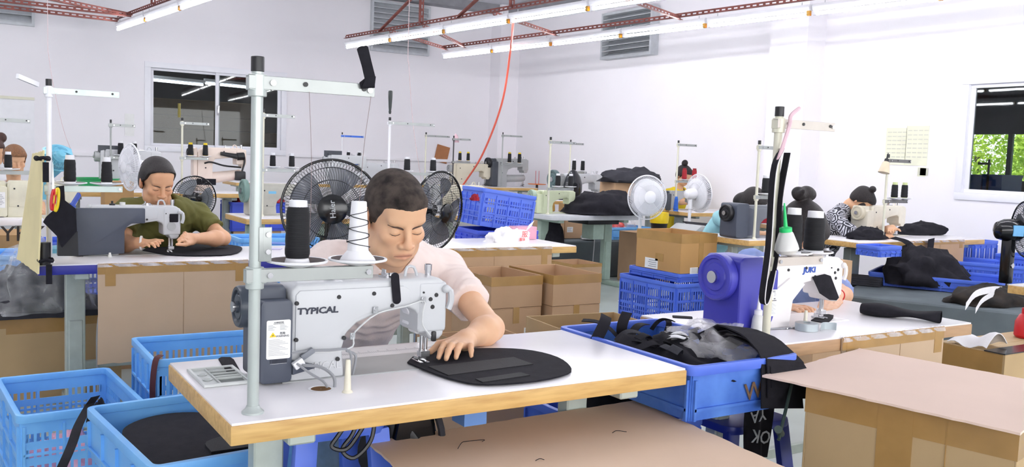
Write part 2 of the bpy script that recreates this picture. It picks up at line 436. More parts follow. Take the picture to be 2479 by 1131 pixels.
louvre('louvre_vent', 'grey louvred wall vent cut off by the frame above the two far women', 'x', .25, 1.055, 2.785, 3.62, YB, 8, .07)
louvre('louvre_vent', 'grey louvred vent on the back wall behind the diagonal lamp-frame braces', 'x', 5.78, 6.81, 2.925, 3.72, YB, 9, .07)
louvre('louvre_vent', 'grey louvred vent standing proud of the wall between corner and pillar', 'y', 9.70, 10.83, 2.80, 3.47, XR, 8, .14)
# ---------------- lamp rows
TZ = 2.74
tubem = emit_mat('lamp_tube', (250, 250, 255), TUBE)
tubed = emit_mat('store_lamp_tube', (240, 245, 255), 7.0)  # glow of the lamp reflections in the window glass, built as tubes
u0 = -460.; v0 = 332+.0376*(u0+143)
dirL = RC @ V(((u0-W_/2)/F_, -(v0-H_/2)/F_, -1)); dirL.z = 0; dirL = -dirL.normalized()      # towards the camera
yawL = math.atan2(dirL.y, dirL.x)
def lamp_proto():
    t = thing('fluorescent_lamp', '', 'lamp')
    b = B(); b.prism([(-.022, .0), (.022, 0), (.034, .03), (.022, .055), (-.022, .055), (-.034, .03)], .01, 1.20, 'yz'); b.build('batten', whitep, t, bevel=.002)
    b = B(); b.cyl((.045, 0, -.030), (1.165, 0, -.030), .0145, n=10); b.build('tube', tubem, t)
    for x0, x1 in ((.012, .045), (1.165, 1.198)):
        b = B(); b.box(x0, x1, -.014, .014, -.045, .0); b.cyl((x0, 0, -.03), (x1, 0, -.03), .016, n=10); b.build('lamp_holder', brass if x0 > 1 else whitep, t)
    for x in (.12, 1.10):
        b = B(); b.box(x, x+.004, -.004, .004, .055, .085); b.build('mounting_clip', alum, t, smooth=False)
    return t
lp = None
def lamp_row(P0, n, where, group):
    global lp
    for k in range(n):
        p = P0+dirL*(1.22*k); lab = f'white fluorescent batten lamp, {where}'
        if lp is None:
            lp = lamp_proto(); o = lp; o.location = p; o.rotation_euler = (0, 0, yawL); o['label'] = lab
        else: o = dup(lp, loc=p, rz=yawL, label=lab)
        o['group'] = group
        ordn = ['far-end one', 'second', 'third', 'fourth', 'fifth', 'sixth', 'seventh', 'eighth', 'ninth', 'tenth']
        o['label'] = f'tube lamp, {ordn[k]} from far end {where}'
Rn = at(837, 110, 2, TZ); Rf = at(1072, 134, 2, TZ); Rl = at(284, 66, 2, TZ)
lamp_row(Rn, 9, 'in the lamp row ending above the black strap', 'lamps of the row above the tall stand')
lamp_row(Rf, 10, 'in the lower lamp row crossing the pillar', 'lamps of the row along the wall')
lamp_row(Rl, 8, 'in the lamp row upper left of the window', 'lamps of the row near the window')
lamp_row(Rl+V((-2.6, -.2, 0)), 8, 'in the unseen lamp row over the left tables', 'lamps of the row past the left tables')
def slotted(b, p, q, w=.045):
    """L-section bar with a row of slots in its upright flange"""
    p = V(p); q = V(q); d = q-p; L = d.length; d.normalize(); up = V((0, 0, 1))
    sd = d.cross(up)
    if sd.length < .1: up = V((1, 0, 0)); sd = d.cross(up)
    sd.normalize(); up = sd.cross(d)
    b.beam(p+up*(w*.34), q+up*(w*.34), .004, w*.36, up); b.beam(p-up*(w*.34), q-up*(w*.34), .004, w*.36, up)
    b.beam(p-up*(w*.5)+sd*(w*.4), q-up*(w*.5)+sd*(w*.4), w*.8, .004, up)
    n = int(L/.075)
    for i in range(n+1):
        c = p+d*(i*L/n); b.beam(c-d*.014, c+d*.014, .004, w*.34, up)
def lamp_frame(label, rails, cross, hang):
    t = thing('lamp_frame', label, 'frame', tuple(rails[0][0]))
    for nm, ls in (('rail', rails), ('crossbar', cross), ('hanger', hang)):
        for p, q in ls:
            b = B(); slotted(b, p, q)
            b.build(nm if nm != 'hanger' or abs((V(q)-V(p)).normalized().z) > .9 else 'brace', angle, t, world=True, smooth=False)
    return t
up = V((0, 0, .115))
onrow = lambda P0, s, z=.115: P0+dirL*s+V((0, 0, z))
def s_at(P0, u):          # distance along a lamp row where it crosses image column u
    lo, hi = -1., 9.
    for _ in range(40):
        m = (lo+hi)/2; c = RC.transposed() @ (P0+dirL*m-CAM); x = W_/2+F_*c.x/-c.z
        if x < u: lo = m
        else: hi = m
    return lo
cr = [(onrow(Rn, s_at(Rn, a), .09), onrow(Rf, s_at(Rf, c), .09)) for a, c in ((943, 1080), (1023, 1123), (1193, 1345), (1475, 1645), (1800, 2075))]
sh = s_at(Rn, 1020); sh2 = s_at(Rn, 1240); sh3 = s_at(Rn, 1700)
hg = []
for s in (sh, sh2, sh3):
    p = onrow(Rn, s); hg += [(p, V((p.x, p.y, ZC))), (onrow(Rn, s-1.0), p+V((0, 0, .42)))]
lamp_frame('red-brown slotted angle-steel frame hung from the ceiling carrying the two long lamp rows', [(onrow(Rn, 0), onrow(Rn, 10.9)), (onrow(Rf, 0), onrow(Rf, 12.1))], cr, hg)
La, Lb = onrow(Rl, s_at(Rl, 318), .09), onrow(Rl, .02, .09)
Ll = Rl+V((-2.6, -.2, 0))
lamp_frame('red-brown slotted angle-steel frame holding the lamp row left of the window', [(onrow(Rl, 0), onrow(Rl, 9.7)), (onrow(Ll, 0), onrow(Ll, 9.7))], [(Lb, onrow(Ll, .02, .09)), (La, onrow(Ll, .55, .09)), (onrow(Rl, 5), onrow(Ll, 5))], [(onrow(Rl, .45), onrow(Ll, 2.0))]+[(onrow(Rl, s), onrow(Rl, s)+V((0, 0, ZC-TZ-.115))) for s in (1.5, 6)])
# thin grey cable run between the rows
b = B(); b.tube([onrow(Rn, s, .02)+V((.25, .1, 0)) for s in (1, 4, 8)], .012); tag(b.build('conduit', cable), 'thin grey conduit strung level beside the long lamp row', 'conduit')
# added tubes standing for room-lamp reflections in window_1, then stacked sheets
for i, (p, yaw) in enumerate((((2.55, 15.6, 2.62), .55), ((3.55, 16.2, 2.72), .5), ((2.75, 15.9, 2.40), .35), ((3.9, 16.4, 2.44), .35), ((4.0, 15.4, 2.55), .3))):
    t = thing('store_room_lamp', ['lit tube lamp at the upper left inside the store room', 'lit tube lamp near the ceiling in the middle of the store room', 'lower left lit tube lamp inside the store room', 'lower right lit tube lamp inside the store room', 'lit tube lamp seen through the sliding right-hand pane'][i], 'lamp', p, yaw)
    b = B(); b.box(0, 1.2, -.025, .025, 0, .05); b.build('batten', whitep, t, smooth=False)
    b = B(); b.cyl((.03, 0, -.03), (1.17, 0, -.03), .02, n=8); b.build('tube', tubed, t)
def sheet_stack(label, x0, x1, y0, y1, n, h, m, z0=0):
    t = thing('sheet_stack', label, 'stack', ((x0+x1)/2, (y0+y1)/2, z0)); z = z0
    for i in range(n):
        b = B(); j = rnd.uniform(-.03, .03); hh = h*rnd.uniform(.8, 1.1); b.box(x0+j, x1+j, y0+j, y1+j, z, z+hh*.96); z += hh
        b.build('bundle', m, t, world=True, bevel=.01, seg=1)
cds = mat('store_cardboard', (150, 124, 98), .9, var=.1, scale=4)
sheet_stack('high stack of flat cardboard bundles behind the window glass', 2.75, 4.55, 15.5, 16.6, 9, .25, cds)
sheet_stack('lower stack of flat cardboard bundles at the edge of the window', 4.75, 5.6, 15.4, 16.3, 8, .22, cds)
# annex contents
t = thing('annex_lamp', 'long lit tube lamp under the dark ceiling beyond the right window', 'lamp', (10.2, 3.2, 2.62), math.radians(84))  # added glowing tube in place of the room lamps mirrored in window_2
b = B(); b.box(0, 2.6, -.03, .03, 0, .06); b.build('batten', blackp, t, smooth=False)
b = B(); b.cyl((.03, 0, -.03), (2.57, 0, -.03), .024, n=8); b.build('tube', tubed, t)
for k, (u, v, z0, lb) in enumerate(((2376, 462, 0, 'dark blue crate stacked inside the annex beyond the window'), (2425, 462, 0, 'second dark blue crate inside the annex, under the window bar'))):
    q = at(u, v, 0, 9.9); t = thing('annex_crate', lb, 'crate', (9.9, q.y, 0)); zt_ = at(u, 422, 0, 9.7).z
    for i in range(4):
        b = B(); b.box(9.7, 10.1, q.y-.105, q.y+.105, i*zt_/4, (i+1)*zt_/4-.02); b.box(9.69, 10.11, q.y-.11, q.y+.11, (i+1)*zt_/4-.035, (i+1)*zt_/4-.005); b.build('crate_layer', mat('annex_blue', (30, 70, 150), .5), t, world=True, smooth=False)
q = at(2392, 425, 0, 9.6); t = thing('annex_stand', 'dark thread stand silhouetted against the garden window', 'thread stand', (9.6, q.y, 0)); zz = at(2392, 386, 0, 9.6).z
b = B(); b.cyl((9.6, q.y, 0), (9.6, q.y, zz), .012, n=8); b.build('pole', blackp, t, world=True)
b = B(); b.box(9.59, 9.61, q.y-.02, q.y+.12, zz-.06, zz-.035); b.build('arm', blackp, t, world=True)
def leaves(name, m, parent, c, r, n, s, seed):
    g = np.random.default_rng(seed); p = g.normal(size=(n, 3)); p /= np.linalg.norm(p, axis=1)[:, None]; p *= g.uniform(.35, 1, (n, 1))**.5
    p = p*np.array(r)+np.array(c); a = g.normal(size=(n, 3)); a /= np.linalg.norm(a, axis=1)[:, None]; d = g.normal(size=(n, 3)); d -= a*(d*a).sum(1)[:, None]; d /= np.linalg.norm(d, axis=1)[:, None]
    s = s*g.uniform(.6, 1.2, (n, 1)); vs = np.stack([p-a*s, p+d*s*.4, p+a*s, p-d*s*.4], 1).reshape(-1, 3)
    b = B(); b.v = [tuple(x) for x in vs]; b.f = [(4*i, 4*i+1, 4*i+2, 4*i+3) for i in range(n)]; b.mi = [0]*n
    o = b.build(name, m, parent, world=parent is not None, smooth=False); o['kind'] = 'stuff'; return o
leafm = mat('leaf_green', (206, 220, 84), .6, var=.2, scale=1.5, c2=(150, 186, 60)); barkm = mat('bark', (90, 74, 58), .9, var=.2)
for i, (y, x, z, r) in enumerate(((7.3, 15.5, 1.7, (1.1, 1.2, 1.5)), (4.7, 16.4, 1.6, (1.1, 1.2, 1.6)), (10.3, 17.4, 2.2, (1.3, 1.3, 1.8)))):
    t = thing('tree', ['yellow-green leafy tree outside, beyond the annex window bar', 'leafy tree outside to the right of the annex window bar', 'taller leafy tree outside at the left of the annex window'][i], 'tree', (x, y, -.1))
    b = B(); b.tube([(0, 0, 0), (.05, .02, 1), (.02, .1, 1.8)], [.1, .08, .05]); b.build('trunk', barkm, t)
    leaves('foliage', leafm, t, (x, y, z), r, 11000, .062, 5+i)
# white board, papers, tag and pipes on the walls
t = thing('notice_board', 'plain pale board on the back wall behind the two far women', 'board', (.62, YB-.02, .9))
b = B(); b.box(.15, 1.05, YB-.02, YB, .9, 1.83); b.build('panel', whitep, t, world=True, smooth=False)
b = B(); b.box(.15, 1.05, YB-.035, YB, 1.83, 1.865); b.build('rail', polec, t, world=True, smooth=False)
def wall_paper(label, u0, v0, u1, v1):
    p, q = at(u0, v0, 0, XR-.004), at(u1, v1, 0, XR-.004)
    t = thing('paper_notice', label, 'paper', (XR-.004, (p.y+q.y)/2, q.z), group='papers on the right wall')
    b = B(); b.box(XR-.005, XR-.001, q.y, p.y, q.z, p.z); b.build('sheet', paperf, t, world=True, smooth=False)
    b = B()
    for i in range(7):
        z = p.z-(p.z-q.z)*(i+1)/9
        for j in range(4):
            y = p.y-(p.y-q.y)*(.08+.24*j); b.box(XR-.007, XR-.005, y-.045, y, z-.008, z+.003)
    b.build('print', mat('faded_print', (214, 214, 196), .8), t, world=True, smooth=False)['kind'] = 'stuff'
wall_paper('faded printed notice on the right wall, the one closer to the pillar', 2147, 310, 2190, 400)
wall_paper('faded printed notice on the right wall, the one closer to the window', 2196, 305, 2243, 402)
wall_paper('small faded slip hanging below the two wall notices', 2222, 405, 2240, 428)
p = at(1070, 373, 1, YB-.02); b = B(); b.box(-.12, .12, -.008, .008, -.14, .14, T=M.Translation(p) @ M.Rotation(.22, 4, 'Y'))
tag(b.build('cardboard_tag', mat('brown_tag', (176, 118, 78), .8)), 'small tilted brown cardboard piece stuck on the back wall', 'cardboard')
p, q = at(302, 275, 1, YB-.004), at(325, 330, 1, YB-.004); b = B(); b.box(p.x, q.x, YB-.006, YB-.001, q.z, p.z); tag(b.build('paper_slip', paper), 'narrow pale paper slip on the wall left of the window', 'paper')
# ================================================================ BUILDERS
def table(name, label, x0, x1, y0, y1, z=.76, edge=edgew, top=lam, leg=legm, th=.045, legx=(.13, .13), rnd_=0, leg_w=(.065, .05)):
    t = thing(name, label, 'table', ((x0+x1)/2, (y0+y1)/2, 0)); cx, cy = (x0+x1)/2, (y0+y1)/2
    a, c = (x1-x0)/2, (y1-y0)/2
    b = B()
    if rnd_: b.prism(rrect(-a, a, -c, c, rnd_, 6), z-th, z)
    else: b.box(-a+.003, a-.003, -c+.003, c-.003, z-.006, z)
    b.build('table_top', top, t, bevel=.006 if rnd_ else .0015, seg=2)
    if not rnd_:
        b = B(); b.box(-a, a, -c, c, z-th, z-.005); b.build('edge_band', edge, t, bevel=.003, seg=2)
    for sx, dx in ((-1, legx[0]), (1, legx[1])):
        x = sx*(a-dx); b = B()
        b.box(x-leg_w[0]/2, x+leg_w[0]/2, -leg_w[1]/2, leg_w[1]/2, .05, z-th-.03)
        b.box(x-leg_w[0]*.36, x+leg_w[0]*.36, -leg_w[1]*.62, leg_w[1]*.62, .05, z-.30)
        b.box(x-.03, x+.03, -c+.04, c-.04, z-th-.03, z-th); b.build('leg', leg, t, bevel=.004, seg=1)
        b = B(); b.box(x-.03, x+.03, -c+.02, c-.02, .0, .05); b.build('foot', leg, t, bevel=.008, seg=2)
    b = B(); b.box(-a+legx[0], a-legx[1], c-.075, c-.045, .16, .20); b.build('stretcher', leg, t, bevel=.003, seg=1)
    return t
def screw(b, x, z, y=0, r=.0055, d=.004, T=None): b.cyl((x, y, z), (x, y-d, z), r, r*.85, n=10, T=T)
def machine(name, label, loc, rz=0, sc=1, body=mach, motor=mot, wheel=None, kind='flat', logo=None, logom=ink, wheel_r=.05, cover='box', detail=1, group=None, logo_size=.0232, logo_x=.063, logo_z=.166):
    """head seen from behind: x along the arm (hand wheel at -x), y away from the viewer, z up from the table top"""
    t = thing(name, label, 'sewing machine', loc, rz, group); t.scale = (sc, sc, sc)
    if kind == 'post':
        b = B(); b.prism([(0, 0), (.0, .30), (.05, .34), (.34, .34), (.37, .32), (.37, .20), (.345, .18), (.32, .27), (.13, .25), (.115, .2), (.12, 0)], .0, .11, 'xz'); b.build('arm', body, t, bevel=.012, seg=2)
        b = B(); b.cyl((.11, .055, .1), (.33, .055, .13), .045, .04, n=16); b.ball((.33, .055, .13), .042); b.build('cylinder_bed', body, t)
        b = B(); b.box(.29, .375, -.004, .114, .085, .16); b.build('bed_cap', blackp, t, bevel=.015)
        b = B(); b.cyl((.17, -.012, .295), (.30, -.012, .275), .014, .022, n=12); b.cyl((.30, -.012, .275), (.352, -.012, .28), .03, n=14); b.build('drive_rod', blackp, t)
        b = B(); b.tube(bez([(.05, -.006, .215), (.1, -.008, .225), (.2, -.01, .2), (.33, -.012, .19)], 14), .007); b.build('hose', blackp, t)
        b = B(); b.tube(bez([(.352, -.008, .30), (.36, -.01, .24), (.34, -.01, .16)], 10), .007); b.build('hose', blackp, t)
    else:
        arm = [(0, 0), (0, .215), (.014, .232), (.385, .232), (.402, .220), (.402, .085), (.390, .072), (.362, .074), (.338, .118), (.322, .150), (.30, .160), (.21, .146), (.165, .130), (.137, .105), (.128, .07), (.134, 0)]
        if kind == 'cyl': arm = [(0, 0), (0, .30), (.012, .315), (.385, .315), (.402, .30), (.402, .17), (.388, .158), (.350, .16), (.335, .225), (.20, .215), (.14, .19), (.125, .15), (.13, 0)]
        b = B(); b.prism(arm, 0, .108, 'xz'); b.build('arm', body, t, bevel=.011, seg=3)
        if kind == 'cyl':
            b = B(); b.cyl((.10, .054, .09), (.37, .054, .10), .042, .038, n=18); b.ball((.37, .054, .10), (.03, .038, .038)); b.build('cylinder_bed', body, t)
        else:
            b = B(); b.box(-.02, .455, -.005, .172, -.012, .0025); b.build('bed_plate', machg if body is mach else body, t, bevel=.001, seg=1)
            # raised rear cover following the arm
            rc = [(.010, .066), (.010, .205), (.02, .215), (.286, .215), (.302, .205), (.302, .172), (.21, .158), (.155, .138), (.12, .107), (.112, .066)]
            b = B(); b.prism(rc, -.004, .01, 'xz'); b.build('rear_cover', body, t, bevel=.003, seg=2)
    zt = {'flat': .232, 'cyl': .315, 'post': .34}[kind]
    hx = .402 if kind != 'post' else .37
    b = B(); b.box(hx-.075, hx+.006, -.003, .112, zt-.13 if kind != 'flat' else .092, zt-.01); b.build('face_plate', body, t, bevel=.012, seg=3)
    # hand wheel and motor
    zw = zt-.056; mm = motor; wm = wheel or motor
    if cover == 'box':
        b = B(); b.prism(rrect(-.075, .0, .004, zt-.035, .012), -.016, .13, 'xz'); b.build('motor_housing', mm, t, bevel=.006, seg=2)
        b = B(); b.prism([(-.072, zt-.06), (-.072, zt-.018), (-.062, zt-.004), (-.012, zt-.004), (-.004, zt-.016), (-.004, zt-.06)], .02, .125, 'xz'); b.build('motor_cap', mm, t, bevel=.008)
        wx = -.075
    elif cover == 'wide':      # tall housing behind a big dished wheel
        b = B(); b.prism(rrect(-.14, -.02, .004, zt+.015, .02), -.03, .135, 'xz'); b.build('motor_housing', mm, t, bevel=.01, seg=3)
        b = B(); b.prism([(-.02, .02), (-.02, zt-.01), (.05, zt-.03), (.05, .08), (.03, .02)], -.022, .11, 'xz'); b.build('motor_cap', mm, t, bevel=.01)
        wx = -.14
    elif cover == 'panel':     # dark L-shaped rear panel over the pillar
        b = B(); b.prism([(-.05, .004), (-.05, zt-.01), (.245, zt-.01), (.245, .150), (.185, .150), (.165, .135), (.155, .115), (.155, .01)], -.016, .012, 'xz'); b.build('motor_panel', mm, t, bevel=.007)
        b = B(); b.prism(rrect(-.06, .0, .004, zt-.02, .012), .0, .12, 'xz'); b.build('motor_housing', mm, t, bevel=.008)
        wx = -.06
    else:
        b = B(); b.prism([(-.03, .02), (-.03, zt-.012), (.0, zt-.004), (.0, .02)], .005, .105, 'xz'); b.build('end_cover', body, t, bevel=.008); wx = -.03
    R = M.Translation((wx, .055, zw)) @ M.Rotation(-PI/2, 4, 'Y')
    w = wheel_r
    hw = B(); hw.lathe([(.012, -.004), (w*.96, -.002), (w, .004), (w, .03), (w*.94, .036), (w*.80, .036), (w*.76, .030), (w*.62, .030), (w*.58, .034), (w*.3, .034), (w*.28, .040), (.006, .040)], 28, R)
    h = hw.build('hand_wheel', wm, t)
    b = B(); b.cyl((wx-.036, .055, zw), (wx-.047, .055, zw), w*.26, n=16); b.build('wheel_bolt', chrome, h)
    if kind != 'post':
        # needle end
        nx = hx-.035; zb = zt-.16 if kind == 'flat' else zt-.15
        b = B(); b.cyl((nx, .055, zb+.03), (nx, .055, .036), .0055, n=10); b.cyl((nx, .055, .038), (nx, .055, .024), .0075, n=10); b.cyl((nx, .055, .026), (nx, .055, .004), .0011, n=6); b.build('needle_bar', chrome, t)
        b = B(); b.cyl((nx+.014, .058, zb+.03), (nx+.014, .058, .022), .0048, n=10); b.box(nx-.006, nx+.021, .045, .068, .018, .034); b.build('presser_bar', chrome, t, bevel=.001, seg=1)
        b = B(); b.box(nx-.013, nx-.004, .03, .085, .003, .009); b.box(nx+.005, nx+.014, .03, .085, .003, .009); b.box(nx-.012, nx+.014, .05, .075, .008, .02); b.build('presser_foot', chrome, t, bevel=.0015, seg=1)
    b = B(); b.cyl((hx-.022, .055, zt-.008), (hx-.022, .055, zt+.028), .008, n=12); b.cyl((hx-.022, .055, zt+.012), (hx-.022, .055, zt+.028), .0095, n=12); b.build('pressure_knob', chrome, t)
    b = B(); b.tube(bez([(hx-.09, .05, zt-.004), (hx-.085, .05, zt+.022), (hx-.065, .05, zt+.022), (hx-.055, .05, zt-.004)], 8), .004); b.build('thread_guide', body, t)
    b = B(); b.box(hx-.155, hx-.12, .03, .07, zt-.002, zt+.004); b.box(hx-.15, hx-.146, .04, .06, zt, zt+.02); b.build('thread_retainer', chrome, t, bevel=.001, seg=1)
    if kind == 'flat' and detail:
        for x, z in ((.115, .196), (.205, .20), (.254, .168), (.012, .186), (.012, .10), (.13, .096), (.055, .034), (.115, .046)):
            b = B(); screw(b, x, z, -.003); b.build('screw', blackp, t)
        for x, z, r in ((.360, .178, .006), (.376, .188, .006), (.366, .158, .0062), (.340, .196, .003)):
            b = B(); screw(b, x, z, -.002, r, .003); b.build('screw', blackp, t)
        b = B(); b.tube(bez([(.404, .0, .205), (.416, -.004, .196), (.418, -.004, .17), (.412, -.002, .15)], 8), .008); b.ball((.402, -.006, .203), .011); b.build('lifting_lever', body, t)
        b = B(); b.cyl((.11, .05, zt-.004), (.11, .05, zt+.008), .013, n=14); b.cyl((.11, .05, zt+.006), (.11, .05, zt+.02), .005, n=8); b.build('oil_cap', blackp, t)
        b = B(); b.cyl((.155, .05, zt-.004), (.155, .05, zt+.014), .013, n=14); b.build('oil_window', milky, t)
        b = B(); b.cyl((.265, .05, zt-.004), (.265, .05, zt+.006), .024, n=18); b.cyl((.265, .05, zt+.004), (.265, .05, zt+.012), .017, n=16); b.build('bobbin_winder', chrome, t)
    elif kind == 'cyl' or detail == 0:
        for x, z in ((.04, zt-.05), (.2, zt-.03), (.06, zt-.16)):
            b = B(); screw(b, x, z, -.002, .006); b.build('screw', blackp, t)
    if logo:
        b = B(); text(b, logo, logo_size, facing((logo_x, -.0052, logo_z)) @ M.Diagonal((1.12, .9, 1, 1)), shear=.06, wt=.035); b.build('maker_lettering', logom, t, smooth=False)
    return t
def cone(label, loc, m=thb, h=.155, r0=.031, r1=.026, tip=whitep, group=None, tiph=.02, name='thread_cone', lean=0):
    t = thing(name, label, 'thread cone', loc, rnd.uniform(0, 6), group)
    if lean: t.rotation_euler = (0, lean, 0)
    b = B(); b.lathe([(r0*1.02, 0), (r0*.92, .010), (r0*.7, .014), (r1*.7, h-.01), (r1*.82, h), (r1*.78, h+tiph)], 18); b.build('core', tip, t)
    pr = [(r0*.9, .012), (r0, .020)]+[(r0+(r1-r0)*k/10+.0005*math.sin(k*2.3), .02+(h-.03)*k/10) for k in range(1, 11)]+[(r1*.93, h-.002), (r1*.8, h)]
    b = B(); b.lathe(pr, 20); b.build('thread', m, t)
    return t
def angle_arm(b, x0, x1, z, h=.024, y=-.014):
    b.box(x0, x1, y-.0022, y, z-h, z); b.box(x0, x1, y, y+.018, z-.0024, z)
def stand(label, foot, ztop, low=None, arm=.25, discs=(.09, .22), pole=polem, rz=0, r=.0115, cap=blackp, arm_m=armm, low_arm=None, name='thread_stand', disc_r=.062, group=None, disc_m=None, rods=1, rodh=.10):
    """pole with an upper guide arm (+x) and a lower arm carrying cone plates"""
    t = thing(name, label, 'thread stand', foot, rz, group); H = ztop-foot[2]
    b = B(); b.cyl((0, 0, .004), (0, 0, H-.02), r, n=16); b.build('pole', pole, t)
    b = B(); b.lathe([(r*1.9, 0), (r*1.9, .004), (r*1.3, .010), (r*1.1, .016)], 20); b.build('foot', pole if cap is not blackg else blackp, t)
    b = B(); b.cyl((0, 0, H-.022), (0, 0, H+.008), r*1.12, n=16); b.build('cap', cap, t, bevel=.001, seg=1)
    def clamp(z, L, nm):
        a = B(); angle_arm(a, -.022, L, z+.015, .027); o = a.build(nm, arm_m, t, bevel=.0008, seg=1)
        c = B(); c.cyl((0, 0, z-.026), (0, 0, z+.018), r*1.55, n=16); c.box(-.02, .02, -.015, .012, z-.014, z+.014); c.build('clamp', pole, o, bevel=.001, seg=1)
        for x in (.026, L-.012):
            c = B(); c.cyl((x, -.0165, z+.002), (x, -.021, z+.002), .006, n=10); c.build('screw', chrome, o)
        if nm == 'guide_arm':
            for x in (L*.38, L*.9):
                c = B(); c.cyl((x, -.017, z+.004), (x, -.019, z+.004), .005, n=10); c.build('eyelet', blackp, o)
        return o
    clamp(H-.045, arm, 'guide_arm')
    if low is not None:
        zl = low-foot[2]; clamp(zl, low_arm or (max(discs)+.03), 'lower_arm')
        for d in discs:
            b = B(); b.lathe([(.006, zl+.012), (.012, zl+.014), (.02, zl+.016), (disc_r*.98, zl+.026), (disc_r, zl+.029), (disc_r*.98, zl+.031), (.02, zl+.021), (.004, zl+.021)], 26, M.Translation((d, 0, 0)))
            o = b.build('cone_plate', disc_m or whitep, t)
            b = B(); b.lathe([(disc_r*.90, zl+.0305), (.026, zl+.0225)], 24, M.Translation((d, 0, 0)), cap=False); b.build('felt_pad', mat('felt_pad', (96, 86, 84), .95), o)
            if rods:
                b = B(); b.cyl((d, 0, zl+.015), (d, 0, zl+rodh), .0028, n=6); b.build('spindle', chrome, o)
    return t
def stand_strands(label, pts, r=.0006, m=None):
    b = B()
    b.tube(pts, r, n=4); return tag(b.build('hanging_thread', m or mat('thin_thread', (150, 130, 130), .8)), label, 'thread')
# ---------------------------------------------------------------- fans
def fan(label, c, aim, R=.22, m=blackg, hubm=blackg, hub_r=.07, spokes=72, blades=3, base=True, pole_m=chrome, body_m=blackg, bladem=None, logo=None, dish=.055, wire=.0014, name='pedestal_fan', base_z=0, pole_r=.011, solid=False, ms=1.):
    """cage centre c, facing direction aim"""
    c = V(c); a = V(aim).normalized(); t = thing(name, label, 'fan', (c.x, c.y, base_z))
    q = V((0, 0, 1)).rotation_difference(a).to_matrix().to_4x4()
    # keep local +x level so lettering reads
    z = a; x = V((0, 0, 1)).cross(z).normalized(); y = z.cross(x)
    q = M((x, y, z)).transposed().to_4x4(); T = M.Translation(c) @ q
    P = lambda r, an, zz: T @ V((r*math.cos(an), r*math.sin(an), zz))
    for nm, sg in (('front_guard', 1), ('rear_guard', -1)):
        b = B(); n = spokes
        for k in range(n):
            an = 2*PI*k/n; tw = .25*sg
            pts = [P(hub_r*.95+(R-hub_r*.95)*s, an+tw*s, sg*dish*(math.cos(s*PI*.5)**.7)+sg*.004) for s in (0, .3, .6, .85, 1)]
            b.tube(pts, wire, n=3)
        for s in (.42, .78):
            b.tube([P(hub_r*.95+(R-hub_r*.95)*s, 2*PI*k/40, sg*dish*(math.cos(s*PI*.5)**.7)+sg*.004) for k in range(40)], wire*1.2, n=4, closed=True)
        if solid:
            b.lathe([(hub_r, dish*1.02*sg), (R*.6, dish*.82*sg), (R*.8, dish*.6*sg)], 40, T, cap=False)
        b.build(nm, m, t, world=True)
    b = B(); b.tube([P(R, 2*PI*k/64, 0) for k in range(64)], .006, n=8, closed=True); b.build('rim', m, t, world=True)
    b = B(); b.lathe([(hub_r, dish-.004), (hub_r*.98, dish+.006), (hub_r*.7, dish+.012), (.002, dish+.014)], 32, T); hub = b.build('hub_cap', hubm, t, world=True)
    if logo:
        b = B(); text(b, logo, .034, T @ M.Translation((0, 0, dish+.0135)) @ M.Rotation(PI/2+.1, 4, 'Z'), th=.001); b.build('maker_lettering', chalk, hub, world=True, smooth=False)
    for k in range(blades):
        a0 = 2*PI*k/blades; b = B()
        def fn(u, v, a0=a0):
            r = .035+(R*.86-.035)*u; w = 1.55*(.55+.55*math.sin(u*PI*.75))*(2.6/blades)
            an = a0+w*(v-.5); return P(r, an, .022*(v-.5)*2*(1-.4*u))
        b.sheet(fn, 8, 8, .002); b.build('blade', bladem or mat('fan_blade', (150, 154, 164), .25, trans=.55), t, world=True)
    b = B(); b.lathe([(.03, -.02), (.05*ms, -dish), (.058*ms, -dish-.02), (.058*ms, -dish-.08*ms), (.045*ms, -dish-.12*ms), (.01, -dish-.135*ms)], 24, T); b.build('motor', body_m, t, world=True)
    nk = P(0, 0, -dish-.06); pb = V((nk.x, nk.y, base_z))
    b = B(); b.cyl(nk+V((0, 0, -.03)), (nk.x, nk.y, nk.z-.16), .02, .026, n=14); b.build('neck', body_m, t, world=True)
    b = B(); b.cyl((nk.x, nk.y, base_z+.03), (nk.x, nk.y, nk.z-.14), pole_r, n=12); b.build('pole', pole_m, t, world=True)
    if base:
        b = B(); b.lathe([(.17, 0), (.17, .012), (.14, .03), (.03, .045), (.016, .06)], 32, M.Translation(pb)); b.build('base', body_m, t, world=True)
    return t
